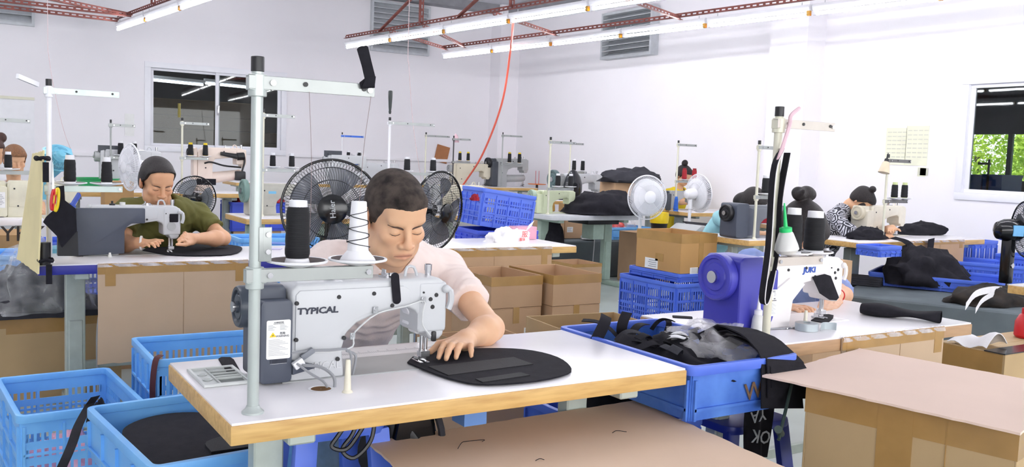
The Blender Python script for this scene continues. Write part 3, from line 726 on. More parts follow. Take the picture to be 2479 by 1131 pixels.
# ---------------------------------------------------------------- crates
def crate(name, label, loc, L, Wd, Hh, rz=0, m=crateb, rows=3, pitch=.026, slot=.012, solid=False, th=.004, group=None, cat='crate', taper=.02, ribs=5, tilt=None, slot_rows=None, rib_face=True, handle=False, gap=.022):
    """open plastic crate; x length L, y width Wd; lattice walls with real slots unless solid"""
    t = thing(name, label, cat, loc, rz, group)
    if tilt: t.rotation_euler = (tilt[0], tilt[1], rz)
    a, c = L/2, Wd/2
    def wall(n, half, T):
        b = B(); k = lambda z: 1-taper*(1-z/Hh)
        if solid: b.box(-half, half, -th, 0, .0, Hh-.02, T)
        else:
            zr = slot_rows or [(.02+(Hh-.075)*i/rows+gap*.55, .02+(Hh-.075)*(i+1)/rows-gap*.45) for i in range(rows)]
            zs = [0]+[z for p in zr for z in p]+[Hh-.02]
            for i in range(0, len(zs), 2): b.box(-half, half, -th, 0, zs[i], zs[i+1], T)
            ns = max(3, int((2*half-.05)/pitch))
            for z0, z1 in zr:
                for i in range(ns+1):
                    x = -half+.02+(2*half-.04)*i/ns
                    if handle and z1 > Hh-.085 and abs(x) < .055: continue
                    b.box(x-(pitch-slot)/2, x+(pitch-slot)/2, -th, 0, z0, z1, T)
                b.box(-half, -half+.022, -th, 0, z0, z1, T); b.box(half-.022, half, -th, 0, z0, z1, T)
        o = b.build(n, m, t, smooth=False)
        b = B()
        zz = [.06, Hh*.36, Hh*.66] if not solid else [.03]
        for z in zz: b.box(-half+.006, half-.006, -th-.008, -th, z-.004, z+.004, T)
        if rib_face:
            for i in range(ribs):
                x = -half+.008+(2*half-.016)*i/(ribs-1); b.box(x-.004, x+.004, -th-.008, -th, .0, Hh-.04, T)
        b.build('ribs', m, o, smooth=False)['kind'] = 'stuff'
    for nm, half, T in (('long_side', a, M.Translation((0, -c, 0))), ('long_side', a, M.Rotation(PI, 4, 'Z') @ M.Translation((0, -c, 0))),
                        ('short_side', c, M.Rotation(PI/2, 4, 'Z') @ M.Translation((0, -a, 0))), ('short_side', c, M.Rotation(-PI/2, 4, 'Z') @ M.Translation((0, -a, 0)))):
        wall(nm, half, T)
    b = B(); w = .014; r = .03
    o1 = rrect(-a-w, a+w, -c-w, c+w, r); i1 = rrect(-a+.004, a-.004, -c+.004, c-.004, r-.012); n = len(o1)
    vs = [(x, y, Hh) for x, y in o1]+[(x, y, Hh) for x, y in i1]+[(x, y, Hh-.028) for x, y in o1]+[(x, y, Hh-.024) for x, y in i1]; fs = []
    for i in range(n):
        j = (i+1) % n; fs += [(i, j, n+j, n+i), (2*n+i, 2*n+j, j, i), (n+i, n+j, 3*n+j, 3*n+i), (2*n+j, 2*n+i, 3*n+i, 3*n+j)]
    b.add(vs, fs); b.build('rim', m, t, bevel=.003, seg=2)
    b = B(); b.box(-a, a, -c, c, 0, .006); b.build('base', m, t, smooth=False)
    return t
# ---------------------------------------------------------------- cardboard
def carton(name, label, loc, L, Wd, Hh, rz=0, m=card, open_top=True, tapes=(), th=.005, stub=0, seam=None, lab=None, inner=None, group=None, tape_rim=0):
    t = thing(name, label, 'box', loc, rz, group); a, c = L/2, Wd/2
    for nm, bx in (('panel', (-a, a, -c, -c+th, 0, Hh)), ('panel', (-a, a, c-th, c, 0, Hh)), ('panel', (-a, -a+th, -c+th, c-th, 0, Hh)), ('panel', (a-th, a, -c+th, c-th, 0, Hh))):
        b = B(); b.box(*bx); b.build(nm, m, t, bevel=.0012, seg=1)
    b = B(); b.box(-a+th, a-th, -c+th, c-th, 0, th); b.build('bottom', m, t, smooth=False)
    if not open_top:
        for y0, y1 in ((-c, -.002), (.002, c)):
            b = B(); b.box(-a, a, y0, y1, Hh, Hh+th); b.build('flap', m, t, bevel=.001, seg=1)
    e = .0012
    if tape_rim:
        b = B(); z0, z1 = Hh-tape_rim, Hh+e
        for bx in ((-a-e, a+e, -c-e, -c, z0, z1), (-a-e, -a, -c, c, z0, z1), (a, a+e, -c, c, z0, z1), (-a-e, a+e, c, c+e, z0, z1)): b.box(*bx)
        b.build('tape', tape, t, smooth=False)
    for (face, p, w, z0, z1) in tapes:
        b = B()
        if face == '-y': b.box(p-w/2, p+w/2, -c-e-.0008, -c, z0, z1+.0006)
        else: b.box(-a-e-.0008, -a, p-w/2, p+w/2, z0, z1+.0006)
        b.build('tape', tape, t, smooth=False)
    if seam:
        b = B(); b.box(-a-.002, a+.002, -c-.002, c+.002, seam-.002, seam+.002); b.build('seam', cardd, t, smooth=False)
    if lab:
        for (face, p, z, w, h) in lab:
            b = B()
            if face == '-y': b.box(p-w/2, p+w/2, -c-.002, -c, z-h/2, z+h/2)
            else: b.box(-a-.002, -a, p-w/2, p+w/2, z-h/2, z+h/2)
            o = b.build('label', paper, t, smooth=False); b = B()
            for i in range(4):
                zz = z+h*(.3-.2*i); ww = w*rnd.uniform(.5, .8)
                if face == '-y': b.box(p-w*.4, p-w*.4+ww, -c-.0026, -c-.002, zz-h*.03, zz+h*.03)
                else: b.box(-a-.0026, -a-.002, p-w*.4, p-w*.4+ww, zz-h*.03, zz+h*.03)
            b.build('print', inkl, o, smooth=False)['kind'] = 'stuff'
    return t
def board(name, label, pts, th=.005, m=cardl, edge_wob=.006, cat='cardboard', nrm=None):
    """flat sheet through 4 world corners, with slightly torn edges"""
    P = [V(p) for p in pts]; ring = []; n = (P[1]-P[0]).cross(P[2]-P[0]).normalized()
    for i in range(4):
        a, c = P[i], P[(i+1) % 4]; k = max(4, int((c-a).length/.03)); inw = n.cross(c-a).normalized()
        for j in range(k):
            ring.append(a+(c-a)*(j/k)+inw*(0 if j == 0 else rnd.uniform(0, edge_wob)))
    b = B(); N = len(ring); b.add([p+n*th/2 for p in ring]+[p-n*th/2 for p in ring], [tuple(range(N)), tuple(range(2*N-1, N-1, -1))]+[(i, N+i, N+(i+1) % N, (i+1) % N) for i in range(N)])
    o = b.build(name, m, None, smooth=False); tag(o, label, cat); return o
def heap(name, label, c, r, n, m, cat='cloth', seed=1, amp=.3, kind=None, flat=.0, freq=5.0):
    """rumpled cloth mound on its base plane z = c.z"""
    c = V(c); b = B(); nu, nv = 36, 10; vs = []; fs = []
    for j in range(nv+1):
        for i in range(nu):
            s = j/nv; an = 2*PI*i/nu; p = V((math.cos(an)*math.sin(s*PI/2), math.sin(an)*math.sin(s*PI/2), math.cos(s*PI/2)))
            k = 1+amp*noise.noise(p*freq*.5+V((seed, 0, 0)))+amp*.6*noise.noise(p*freq+V((0, seed, 0)))+amp*.4*abs(noise.noise(p*freq*2.2))
            q = V((p.x*r[0]*k, p.y*r[1]*k, max(0, p.z*r[2]*(k-flat*.0)))); vs.append(c+q)
    for j in range(nv):
        for i in range(nu):
            i2 = (i+1) % nu; fs.append((j*nu+i, (j+1)*nu+i, (j+1)*nu+i2, j*nu+i2))
    fs.append(tuple(nv*nu+i for i in range(nu))); fs.append(tuple(range(nu)))
    b.add(vs, fs); o = b.build(name, m, None, ang=80); tag(o, label, cat, kind=kind); return o
def strap(name, label, pts, w, m=blackf, th=.002, wdir=(0, 0, 1), cat='strap', tag_=True, parent=None, n=14):
    ps = bez(pts, n); wd = V(wdir).normalized(); b = B()
    def fn(u, v):
        x = u*(len(ps)-1); i = min(int(x), len(ps)-2); p = ps[i].lerp(ps[i+1], x-i); return p+wd*w*(v-.5)
    b.sheet(fn, len(ps)-1, 2, th); o = b.build(name, m, parent, world=parent is not None)
    return tag(o, label, cat) if tag_ else o
# ================================================================ PEOPLE (signed-distance bodies, surface nets)
class Sdf:
    def __init__(s, lo, hi, h):
        s.lo = np.array(lo, float); s.h = h; s.n = np.maximum(4, np.ceil((np.array(hi)-s.lo)/h).astype(int)+1)
        s.F = np.full(s.n, 1.0, np.float32); s.ax = [s.lo[i]+h*np.arange(s.n[i]) for i in range(3)]
    def blk(s, lo, hi):
        sl = []
        for i in range(3):
            a = int(np.clip(math.floor((lo[i]-s.lo[i])/s.h), 0, s.n[i])); b = int(np.clip(math.ceil((hi[i]-s.lo[i])/s.h)+1, 0, s.n[i])); sl.append(slice(a, b))
        P = np.stack(np.meshgrid(*[s.ax[i][sl[i]] for i in range(3)], indexing='ij'), -1)
        return tuple(sl), P
    def mix(s, sl, d, k, mode='+'):
        A = s.F[sl]
        if A.size == 0: return
        if mode == '+':
            h = np.clip(.5+.5*(A-d)/k, 0, 1) if k else (d < A)*1.
            s.F[sl] = A*(1-h)+d*h-k*h*(1-h)
        else:                       # subtract / intersect with d (keep where d<0)
            h = np.clip(.5-.5*(A-d)/k, 0, 1); s.F[sl] = A*(1-h)+d*h+k*h*(1-h)
    def cap(s, a, b, r0, r1=None, k=.012, mode='+'):
        a = np.array(a, float); b = np.array(b, float); r1 = r0 if r1 is None else r1; m = max(r0, r1)+k+.02
        sl, P = s.blk(np.minimum(a, b)-m, np.maximum(a, b)+m); ab = b-a; L = max(ab@ab, 1e-12)
        t = np.clip(((P-a)@ab)/L, 0, 1); d = np.linalg.norm(P-a-t[..., None]*ab, axis=-1)-(r0+(r1-r0)*t)
        s.mix(sl, d if mode == '+' else -d, k, mode)
    def ell(s, c, r, R=None, k=.012, mode='+'):
        c = np.array(c, float); r = np.array(r, float); m = r.max()+k+.02; sl, P = s.blk(c-m, c+m)
        q = P-c
        if R is not None: q = q @ R
        k0 = np.linalg.norm(q/r, axis=-1); k1 = np.linalg.norm(q/(r*r), axis=-1); d = k0*(k0-1)/np.maximum(k1, 1e-9)
        s.mix(sl, d if mode == '+' else -d, k, mode)
    def chain(s, pts, rs, k=.012):
        for i in range(len(pts)-1): s.cap(pts[i], pts[i+1], rs[i], rs[i+1], k)
    def mesh(s):
        F = s.F; n = F.shape; I = F < 0
        c8 = np.zeros((n[0]-1, n[1]-1, n[2]-1), np.uint8)
        for dx in (0, 1):
            for dy in (0, 1):
                for dz in (0, 1): c8 += I[dx:n[0]-1+dx, dy:n[1]-1+dy, dz:n[2]-1+dz]
        i, j, k = np.nonzero((c8 > 0) & (c8 < 8)); N = len(i); idx = np.full(c8.shape, -1, np.int32); idx[i, j, k] = np.arange(N)
        pos = np.zeros((N, 3)); cnt = np.zeros(N); cs = [(a, b, c) for a in (0, 1) for b in (0, 1) for c in (0, 1)]
        for p in cs:
            for ax in range(3):
                if p[ax]: continue
                q = list(p); q[ax] = 1
                f0 = F[i+p[0], j+p[1], k+p[2]]; f1 = F[i+q[0], j+q[1], k+q[2]]; m = (f0 < 0) != (f1 < 0)
                t = np.where(m, f0/np.where(m, f0-f1, 1), 0); e = np.array(p, float)[None, :].repeat(N, 0); e[:, ax] += t
                pos += e*m[:, None]; cnt += m
        pos = pos/cnt[:, None]+np.stack([i, j, k], 1); pos = pos*s.h+s.lo
        faces = []
        for ax in range(3):
            o1, o2 = [a for a in range(3) if a != ax]
            sa = [slice(None)]*3; sb = [slice(None)]*3; sa[ax] = slice(0, -1); sb[ax] = slice(1, None)
            m = I[tuple(sa)] != I[tuple(sb)]; e = np.array(np.nonzero(m)).T
            ok = (e[:, o1] > 0) & (e[:, o2] > 0) & (e[:, o1] < n[o1]-1) & (e[:, o2] < n[o2]-1) & (e[:, ax] < n[ax]-1); e = e[ok]
            q = []
            for d1, d2 in ((0, 0), (-1, 0), (-1, -1), (0, -1)):
                f = e.copy(); f[:, o1] += d1; f[:, o2] += d2; q.append(idx[f[:, 0], f[:, 1], f[:, 2]])
            q = np.stack(q, 1); faces.append(q[(q >= 0).all(1)])
        return pos, np.concatenate(faces)
def np_mesh(name, pos, faces, m, parent, attr=None, smooth_it=0, inv=None):
    if inv is not None: pos = pos @ np.array(inv.to_3x3()).T+np.array(inv.translation)
    me = D.meshes.new(name); me.vertices.add(len(pos)); me.vertices.foreach_set('co', pos.astype(np.float32).ravel())
    me.loops.add(faces.size); me.loops.foreach_set('vertex_index', faces.astype(np.int32).ravel())
    me.polygons.add(len(faces)); me.polygons.foreach_set('loop_start', np.arange(0, faces.size, 4, dtype=np.int32))
    me.update(calc_edges=True); me.validate()
    bm = bmesh.new(); bm.from_mesh(me); bmesh.ops.recalc_face_normals(bm, faces=bm.faces)
    for _ in range(smooth_it): bmesh.ops.smooth_vert(bm, verts=bm.verts, factor=.5, use_axis_x=True, use_axis_y=True, use_axis_z=True)
    bm.to_mesh(me); bm.free(); me.polygons.foreach_set('use_smooth', [True]*len(me.polygons))
    if attr is not None:
        ca = me.color_attributes.new('tone', 'FLOAT_COLOR', 'POINT'); ca.data.foreach_set('color', np.concatenate([attr, np.ones((len(attr), 1))], 1).astype(np.float32).ravel())
    me.materials.append(m); o = D.objects.new(name, me); COL.objects.link(o)
    if parent is not None: o.parent = parent
    return o
def skin_mat():
    m = D.materials.new('skin'); m.use_nodes = True; nt = m.node_tree; n = nt.nodes; l = nt.links; b = n['Principled BSDF']
    a = n.new('ShaderNodeAttribute'); a.attribute_name = 'tone'; tc = n.new('ShaderNodeTexCoord')
    no = n.new('ShaderNodeTexNoise'); no.inputs['Scale'].default_value = 22; no.inputs['Detail'].default_value = 4; l.new(tc.outputs['Object'], no.inputs[0])
    mx = n.new('ShaderNodeMix'); mx.data_type = 'RGBA'; mx.blend_type = 'MULTIPLY'; mx.inputs[0].default_value = .22
    rp = n.new('ShaderNodeValToRGB'); rp.color_ramp.elements[0].color = (.75, .62, .56, 1); rp.color_ramp.elements[0].position = .3; rp.color_ramp.elements[1].position = .62
    l.new(no.outputs[0], rp.inputs[0]); l.new(a.outputs['Color'], mx.inputs[6]); l.new(rp.outputs[0], mx.inputs[7]); l.new(mx.outputs[2], b.inputs['Base Color'])
    b.inputs['Roughness'].default_value = .48; b.inputs['Specular IOR Level'].default_value = .35
    b.inputs['Subsurface Weight'].default_value = .12; b.inputs['Subsurface Radius'].default_value = (.012, .005, .003); b.inputs['Subsurface Scale'].default_value = 1
    return m
skinm = skin_mat()
def hair_mat(name, c, c2, stretch=(60, 60, 8), scale=4):
    return mat(name, c, .55, var=.2, scale=scale, stretch=stretch, c2=c2, bump=.6, bscale=10, spec=.4)
hairb = hair_mat('hair_black', (44, 36, 36), (14, 12, 14)); hairs = mat('hair_short', (82, 72, 66), .85, c2=(34, 29, 28), scale=34, bump=.7, bscale=420, spec=.25)
hairbr = hair_mat('hair_brown', (150, 104, 66), (84, 54, 36))
browm = mat('brow_hair', (92, 70, 58), .8, var=.2, scale=60)
lashm = mat('lash_line', (30, 22, 22), .6)
def rotm(pitch, yaw=0, roll=0):
    """head rotation: pitch tips the face down, yaw turns it to +x, roll tilts it"""
    return np.array(M.Rotation(yaw, 3, 'Z') @ M.Rotation(pitch, 3, 'X') @ M.Rotation(roll, 3, 'Y'))
def add_head(s, c, R, f=1., female=False):
    c = np.array(c); T = lambda p: c+R @ (np.array(p)*f); E = lambda p, r, k, mode='+', R2=None: s.ell(T(p), np.array(r)*f, R if R2 is None else R @ R2, k*f, mode)
    C = lambda p, q, r0, r1, k, mode='+': s.cap(T(p), T(q), r0*f, r1*f, k*f, mode)
    jw = .054 if female else .060
    E((0, .018, .038), (.074, .094, .080), .02); E((0, -.028, -.042), (jw, .060, .078), .03)
    E((0, -.060, -.100), (.028 if female else .032, .024, .020), .025)
    for sx in (-1, 1):
        E((sx*.040, -.060, -.022), (.023, .022, .020), .022); E((sx*.044, -.022, -.076), (.0215 if not female else .019, .036, .030), .03)
    E((0, -.072, .028), (.052, .016, .016), .02); E((0, -.050, .062), (.055, .035, .035), .03)
    for sx in (-1, 1): E((sx*.031, -.094, .001), (.019, .013, .0115), .012, '-')
    for sx in (-1, 1): E((sx*.0315, -.0735, -.001), (.0155, .0125, .0115), .005)
    C((0, -.084, .016), (0, -.104, -.026), .0075, .0105, .010); E((0, -.106, -.031), (.0115, .011, .010), .008)
    for sx in (-1, 1): E((sx*.0145, -.096, -.034), (.0085, .010, .0075), .006)
    E((0, -.080, -.062), (.030, .017, .022), .02)
    C((-.019, -.086, -.0628), (0, -.0935, -.0605), .0034, .0044, .005); C((.019, -.086, -.0628), (0, -.0935, -.0605), .0034, .0044, .005)
    C((-.015, -.086, -.0712), (0, -.0925, -.0722), .0038, .0052, .006); C((.015, -.086, -.0712), (0, -.0925, -.0722), .0038, .0052, .006)
    C((-.027, -.0935, -.0692), (0, -.0992, -.0667), .0032, .0032, .003, '-'); C((.027, -.0935, -.0692), (0, -.0992, -.0667), .0032, .0032, .003, '-')
    for sx in (-1, 1):
        E((sx*.077, .012, -.008), (.0075, .018, .031), .010, R2=np.array(M.Rotation(-.25, 3, 'X') @ M.Rotation(sx*.35, 3, 'Z')))
        E((sx*.071, .008, -.030), (.006, .008, .012), .008)
def hand(s, wrist, tips, side, up=(0, 0, 1), f=1., thumb=None, lift=.012):
    """palm and five fingers: tips = 4 fingertip points from index to little finger, thumb = its tip; knuckles sit over the palm"""
    w = np.array(wrist, float); tips = [np.array(t, float) for t in tips]; up = np.array(up, float)
    mid = (tips[1]+tips[2])/2; d = mid-w; d /= np.linalg.norm(d); lat = tips[0]-tips[3]; lat -= d*(lat@d); lat /= np.linalg.norm(lat)
    kn = []
    for i, q in enumerate((.030, .010, -.010, -.029)):
        L = (.086, .092, .087, .076)[i]*f; kn.append(w+d*L+lat*q*f+up*(lift-.004*abs(i-1.2)))
    s.chain([w, w+d*.02*f], [.025*f, .026*f], .02)
    for i, k in enumerate(kn):
        s.cap(w+d*.015*f+lat*(.018, .006, -.006, -.016)[i]*f, k, .0135*f, .0105*f, .014)
    for i, (k, t) in enumerate(zip(kn, tips)):
        v = t-k; a = k+v*.45+up*(.014*f); b2 = k+v*.78+up*(.010*f); r = (.0088, .009, .0088, .0078)[i]*f
        s.cap(k, a, r*1.12, r, .006*f); s.cap(a, b2, r, r*.93, .004*f); s.cap(b2, t, r*.93, r*.74, .004*f)
    b0 = w+d*.022*f+lat*.022*f; th = np.array(thumb if thumb is not None else b0+d*.055*f+lat*.045*f, float); m1 = b0*.5+th*.5+lat*.012*f+up*.004
    s.cap(b0, m1, .0145*f, .0105*f, .012*f); s.cap(m1, th, .0105*f, .0078*f, .005*f)
    return kn
def skin_tone(pos, c, R, f, base, lips=(204, 140, 118)):
    q = ((pos-np.array(c)) @ R)/f; B0 = np.array(rgb(base)[:3]); A = np.repeat(B0[None], len(pos), 0)
    def blend(w, col):
        nonlocal A
        A = A*(1-w[:, None])+np.array(rgb(col)[:3])*w[:, None]
    x, y, z = q.T; near = (np.abs(x) < .09) & (np.abs(z) < .13) & (np.abs(y) < .13)
    bl = lambda cx, cy, cz, rx, ry, rz: np.exp(-(((np.abs(x)-cx)/rx)**2+((y-cy)/ry)**2+((z-cz)/rz)**2))*near
    blend(bl(.042, -.065, -.025, .024, .03, .02)*.25, (214, 140, 112)); blend(bl(0, -.105, -.03, .014, .02, .014)*.25, (216, 140, 112)); blend(bl(.078, .012, -.008, .01, .03, .04)*.4, (206, 124, 100))
    lipw = np.clip(1.3-np.sqrt((x/.026)**2+((z+.0668)/.0095)**2), 0, 1)*(y < -.082)*near; blend(np.clip(lipw*1.8, 0, 1)*.6, lips); blend(np.exp(-((z+.0668+.0026*(np.abs(x)/.026)**2)/.0022)**2)*(np.abs(x) < .027)*(y < -.07)*near*.75, (132, 78, 66))
    return A
def person(name, label, head, R, f=1., shoulders=None, neck=None, hips=None, arms=(), h=.005, shirt=None, shirt_m=None, hair=None, hair_m=hairb, female=False, skin=(224, 178, 142), waist=None, collar=.0, sleeve=.55, chest=(.16, .11), torso_r=.13, brow=True, extra=None, shirt_h=None, shirt_wr=.004, trousers=None, sleeve_r=.062, hair_h=None, lashes=True):
    """shoulders=(image-left, image-right); arms = list of dict(sh, el, wr, tips, thumb, side)"""
    head = np.array(head); t = thing(name, label, 'person', (hips[0], hips[1], 0))
    inv = t.matrix_basis.inverted(); S0, S1 = np.array(shoulders[0]), np.array(shoulders[1]); nk = np.array(neck if neck is not None else (S0+S1)/2+np.array((0, -.02, .05))); hp = np.array(hips)
    pts = [head-.15*f, head+.15*f, S0-.1, S0+.1, S1-.1, S1+.1, hp-.2, hp+.2]
    for a in arms: pts += [np.array(a['el'])-.06, np.array(a['el'])+.06]+[np.array(x)-.05 for x in [a['wr']]+list(a.get('tips', []))]+[np.array(x)+.05 for x in [a['wr']]+list(a.get('tips', []))]
    lo = np.min(pts, 0); hi = np.max(pts, 0)
    s = Sdf(lo, hi, h); add_head(s, head, R, f, female)
    hb = head+R @ (np.array((0, .035, -.06))*f); nr = .050 if female else .058
    s.chain([hb, (hb+nk)/2+np.array((0, .0, 0)), nk-(nk-hp)*.06], [nr*f*.95, nr*f*.95, nr*f*1.15], .03)
    s.cap(S0, nk+(S0-nk)*.4-np.array((0, 0, .03)), .044, .040, .03); s.cap(S1, nk+(S1-nk)*.4-np.array((0, 0, .03)), .044, .040, .03)
    mid = nk*.55+hp*.45
    s.cap(nk-(nk-hp)*.18, mid, .075, .075, .05); s.cap(mid, hp, .075, .085, .05)
    for a in arms:
        s.chain([a['sh'], a['el']], [.046, .037], .02); e = np.array(a['el'])*.72+np.array(a['wr'])*.28
        s.chain([a['el'], e, a['wr']], [.037, .041, .024], .02)
        if 'tips' in a: hand(s, a['wr'], a['tips'], 1, f=a.get('f', 1.), thumb=a.get('thumb'), up=a.get('up', (0, 0, 1)), lift=a.get('lift', .012))
    if extra: extra(s)
    pos, fc = s.mesh(); body = np_mesh('body', pos, fc, skinm, t, skin_tone(pos, head, R, f, skin), inv=inv)
    # shirt
    sh_ = shirt_h or h*1.5
    if shirt_m is not None:
        s = Sdf(lo-.06, hi+.06, sh_)
        up = (nk-hp)/np.linalg.norm(nk-hp); ac = (S1-S0)/np.linalg.norm(S1-S0); fw = np.cross(up, ac); Rt = np.stack([ac, np.cross(up, ac), up], 1)
        c1 = nk-up*.15; c2 = hp*.7+nk*.3
        s.ell(c1, (chest[0], chest[1], .17), Rt, .05); s.ell(nk*.6+hp*.4, (chest[0]*.97, chest[1]*1.05, .18), Rt, .05); s.ell(c2, (chest[0]*.95, chest[1]*1.08, .20), Rt, .06); s.ell(hp, (chest[0]*1.0, chest[1]*1.1, .12), Rt, .06)
        for Sx in (S0, S1): s.cap(Sx, nk+(Sx-nk)*.16-up*.012, .060, .066, .04)
        for a in arms:
            A0 = np.array(a['sh']); A1 = np.array(a['el']); e = A0+(A1-A0)*sleeve
            tail = A0+(A1-A0)*(sleeve+.22); s.cap(A0, tail, .060, sleeve_r, .035)
            d = (A1-A0)/np.linalg.norm(A1-A0); m = .13; sl, P = s.blk(np.minimum(e, tail)-m, np.maximum(e, tail)+m)
            near = np.linalg.norm(np.cross(P-A0, d), axis=-1) < .115
            if sleeve < 1: dd = (P-e)@d; A = s.F[sl]; s.F[sl] = np.where(near & (dd > -.02), np.maximum(A, dd), A)
        # neck opening
        s.cap(nk-(nk-hb)*.0-up*.012+fw*0, hb+up*.06, nr*f*1.18+collar, nr*f*1.5+collar, .01, '-')
        if shirt_wr:
            g = s.F; X, Y, Z = np.meshgrid(*s.ax, indexing='ij'); s.F = (g+shirt_wr*(np.sin(38*X+14*Z+5*np.sin(21*Y+9*Z))*np.sin(27*Z-19*Y+4*np.sin(17*X)))+shirt_wr*.5*np.sin(70*Z+31*X+6*np.sin(40*Y))).astype(np.float32)
        pos, fc = s.mesh(); np_mesh('shirt', pos, fc, shirt_m, t, inv=inv)
    if trousers is not None:
        s = Sdf(hp+np.array((-.35, -.62, -.55)), hp+np.array((.35, .25, .2)), .012)
        for sx in (-1, 1):
            a0 = hp+np.array((sx*.09, 0, -.0)); k = hp+np.array((sx*.13, -.42, .02)); ft = np.array((k[0], k[1]+.05, .06))
            s.chain([a0, k], [.10, .065], .04); s.chain([k, ft], [.062, .045], .02)
        pos, fc = s.mesh(); np_mesh('trousers', pos, fc, trousers, t, inv=inv)
    # hair
    if hair:
        hh = hair_h or max(.003, h*.8); s = Sdf(head-.22*f, head+.22*f, hh); T = lambda p: head+R @ (np.array(p)*f); g = hair.get('lift', .006)
        s.ell(T((0, .018, .038)), (np.array((.074, .094, .080))+g)*f, R, .01); s.ell(T((0, -.050, .062)), (np.array((.055, .035, .035))+g)*f, R, .03)
        s.ell(T((0, .03, -.02)), (np.array((.068, .07, .06))+g)*f, R, .03)
        X = np.stack(np.meshgrid(*s.ax, indexing='ij'), -1); q = ((X-head) @ R)/f; x, y, z = q[..., 0], q[..., 1], q[..., 2]
        ys = hair.get('line', [(-.12, .070), (-.075, .062), (-.050, .050), (-.034, .018), (-.020, -.012), (.004, -.014), (.022, -.035), (.06, -.062), (.12, -.066)])
        ln = np.interp(y, [a for a, _ in ys], [b for _, b in ys])+hair.get('peak', 0)*np.exp(-(x/.02)**2)*(y < -.05)+.0012*np.sin(x*420+y*310)
        if hair.get('fade', 0): s.F = s.F+hair['fade']*np.clip(1-(z-ln)/.03, 0, 1)
        s.F = np.maximum(s.F, (ln-z)*.75*f).astype(np.float32)
        for p, r in hair.get('lumps', []): s.ell(T(p), np.array(r)*f, R, .012)
        for p, q2, r0, r1 in hair.get('locks', []): s.cap(T(p), T(q2), r0*f, r1*f, .010)
        pos, fc = s.mesh(); ho = np_mesh('hair', pos, fc, hair_m, t, inv=inv)
    # brows and lash lines laid on the face
    if brow:
        bv = BVHTree.FromPolygons([V(p) for p in (np.array([v.co for v in body.data.vertices]))], [tuple(p.vertices) for p in body.data.polygons])
        def onface(x, z):
            o = inv @ V(head+R @ (np.array((x, -.2, z))*f)); d = V(R @ np.array((0, 1, 0))); h_ = bv.ray_cast(o, d); return h_[0]
        for sx in (-1, 1):
            for nm, P2, r, m in (('eyebrow', [(.0125, .0098, .0022), (.020, .0140, .0036), (.030, .0168, .0036), (.040, .0158, .0028), (.048, .0120, .0010)], 1, browm), ('eyelashes', [(.017, -.0055, .0006), (.024, -.0070, .0012), (.032, -.0080, .0013), (.040, -.0068, .0012), (.046, -.0045, .0006)], 1, lashm)):
                if nm == 'eyelashes' and not lashes: continue
                pp = [onface(sx*x, z) for x, z, _ in P2]
                if all(p is not None for p in pp):
                    b = B(); b.tube(pp, [q*f for _, _, q in P2], n=6); b.build(nm, m, t)
    return t
# ================================================================ FRONT WORKSTATION
TX0, TX1, TY0, TY1, TZT = .474, 1.677, 1.756, 2.335, .76
t1 = table('sewing_table', 'white sewing table with beech edge closest to the viewer, under the seated man', TX0, TX1, TY0, TY1, edge=edgew, legx=(.16, .16), leg_w=(.07, .05))
# cable hole, plastic thread post, tool tray, gauge strip
p = at(777, 942, 2, TZT)
b = B(); b.lathe([(.028, .0004), (.029, .0012), (.024, .0014), (.023, .0004)], 26, M.Translation(p), cap=False); b.build('grommet_rim', whitep, t1, world=True)
b = B(); b.lathe([(.0235, .0003), (.001, .0004)], 26, M.Translation(p), cap=False); b.build('cable_hole', mat('hole_wood', (120, 84, 44), .9), t1, world=True)
p = at(841, 950, 2, TZT)
b = B(); b.lathe([(.0125, 0), (.0115, .003), (.0085, .006), (.0055, .072), (.0045, .075)], 18, M.Translation(p)); b.build('thread_post', mat('ivory_plastic', (236, 230, 210), .4, trans=.1), t1, world=True)
b = B(); b.box(.885, 1.235, 2.203, 2.312, .7595, .7612); o = b.build('gauge_strip', mat('gauge_white', (240, 240, 242), .2), t1, world=True, smooth=False)
b = B()
for i in range(60):
    x = .895+i*.0056; b.box(x, x+.0008, 2.24, 2.255+(.012 if i % 5 == 0 else 0), .7612, .7615)
b.build('tick_marks', inkl, o, world=True, smooth=False)['kind'] = 'stuff'
# tool tray let into the top (left end)
tr = thing('tool_tray', 'grey moulded tray of small compartments on the near table corner', 'tray', (.548, 2.135, TZT))
b = B(); L, Wd = .074, .20
xs = [-.05, -.015, .02, .05]
def tray_part(nm, bs):
    b = B()
    for q in bs: b.box(*q)
    b.build(nm, mat('tray_grey', (208, 212, 210), .4), tr, bevel=.0012, seg=1)
tray_part('tray_floor', [(-.05, .05, -.08, .08, .0004, .002)])
tray_part('tray_rim', [(-.055, .055, -.086, -.078, .0004, .008), (-.055, .055, .078, .086, .0004, .008), (-.055, -.047, -.078, .078, .0004, .008), (.047, .055, -.078, .078, .0004, .008)])
for y in (.045, .018, -.009, -.030): tray_part('divider', [(-.015, .047, y-.0015, y+.0015, .002, .0075)])
tray_part('divider', [(-.0165, -.0135, -.078, .078, .002, .0075)])
tray_part('slot_well', [])if 0 else None
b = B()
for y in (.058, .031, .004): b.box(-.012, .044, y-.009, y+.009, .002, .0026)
b.box(-.012, .044, -.074, -.034, .002, .0026); b.build('well', mat('tray_shadow_grey', (120, 126, 124), .6), tr, smooth=False)['kind'] = 'stuff'  # darker plates put the shade of the compartments into the colour
for y in (.05, .02, -.01): tray_part('bobbin_ring', []) if 0 else None
for y in (.03, -.02):
    b = B(); b.lathe([(.011, .002), (.012, .0045), (.008, .0045), (.0075, .002)], 18, M.Translation((-.032, y, 0)), cap=False); b.build('bobbin_ring', mat('tray_grey', (0, 0, 0)), tr)
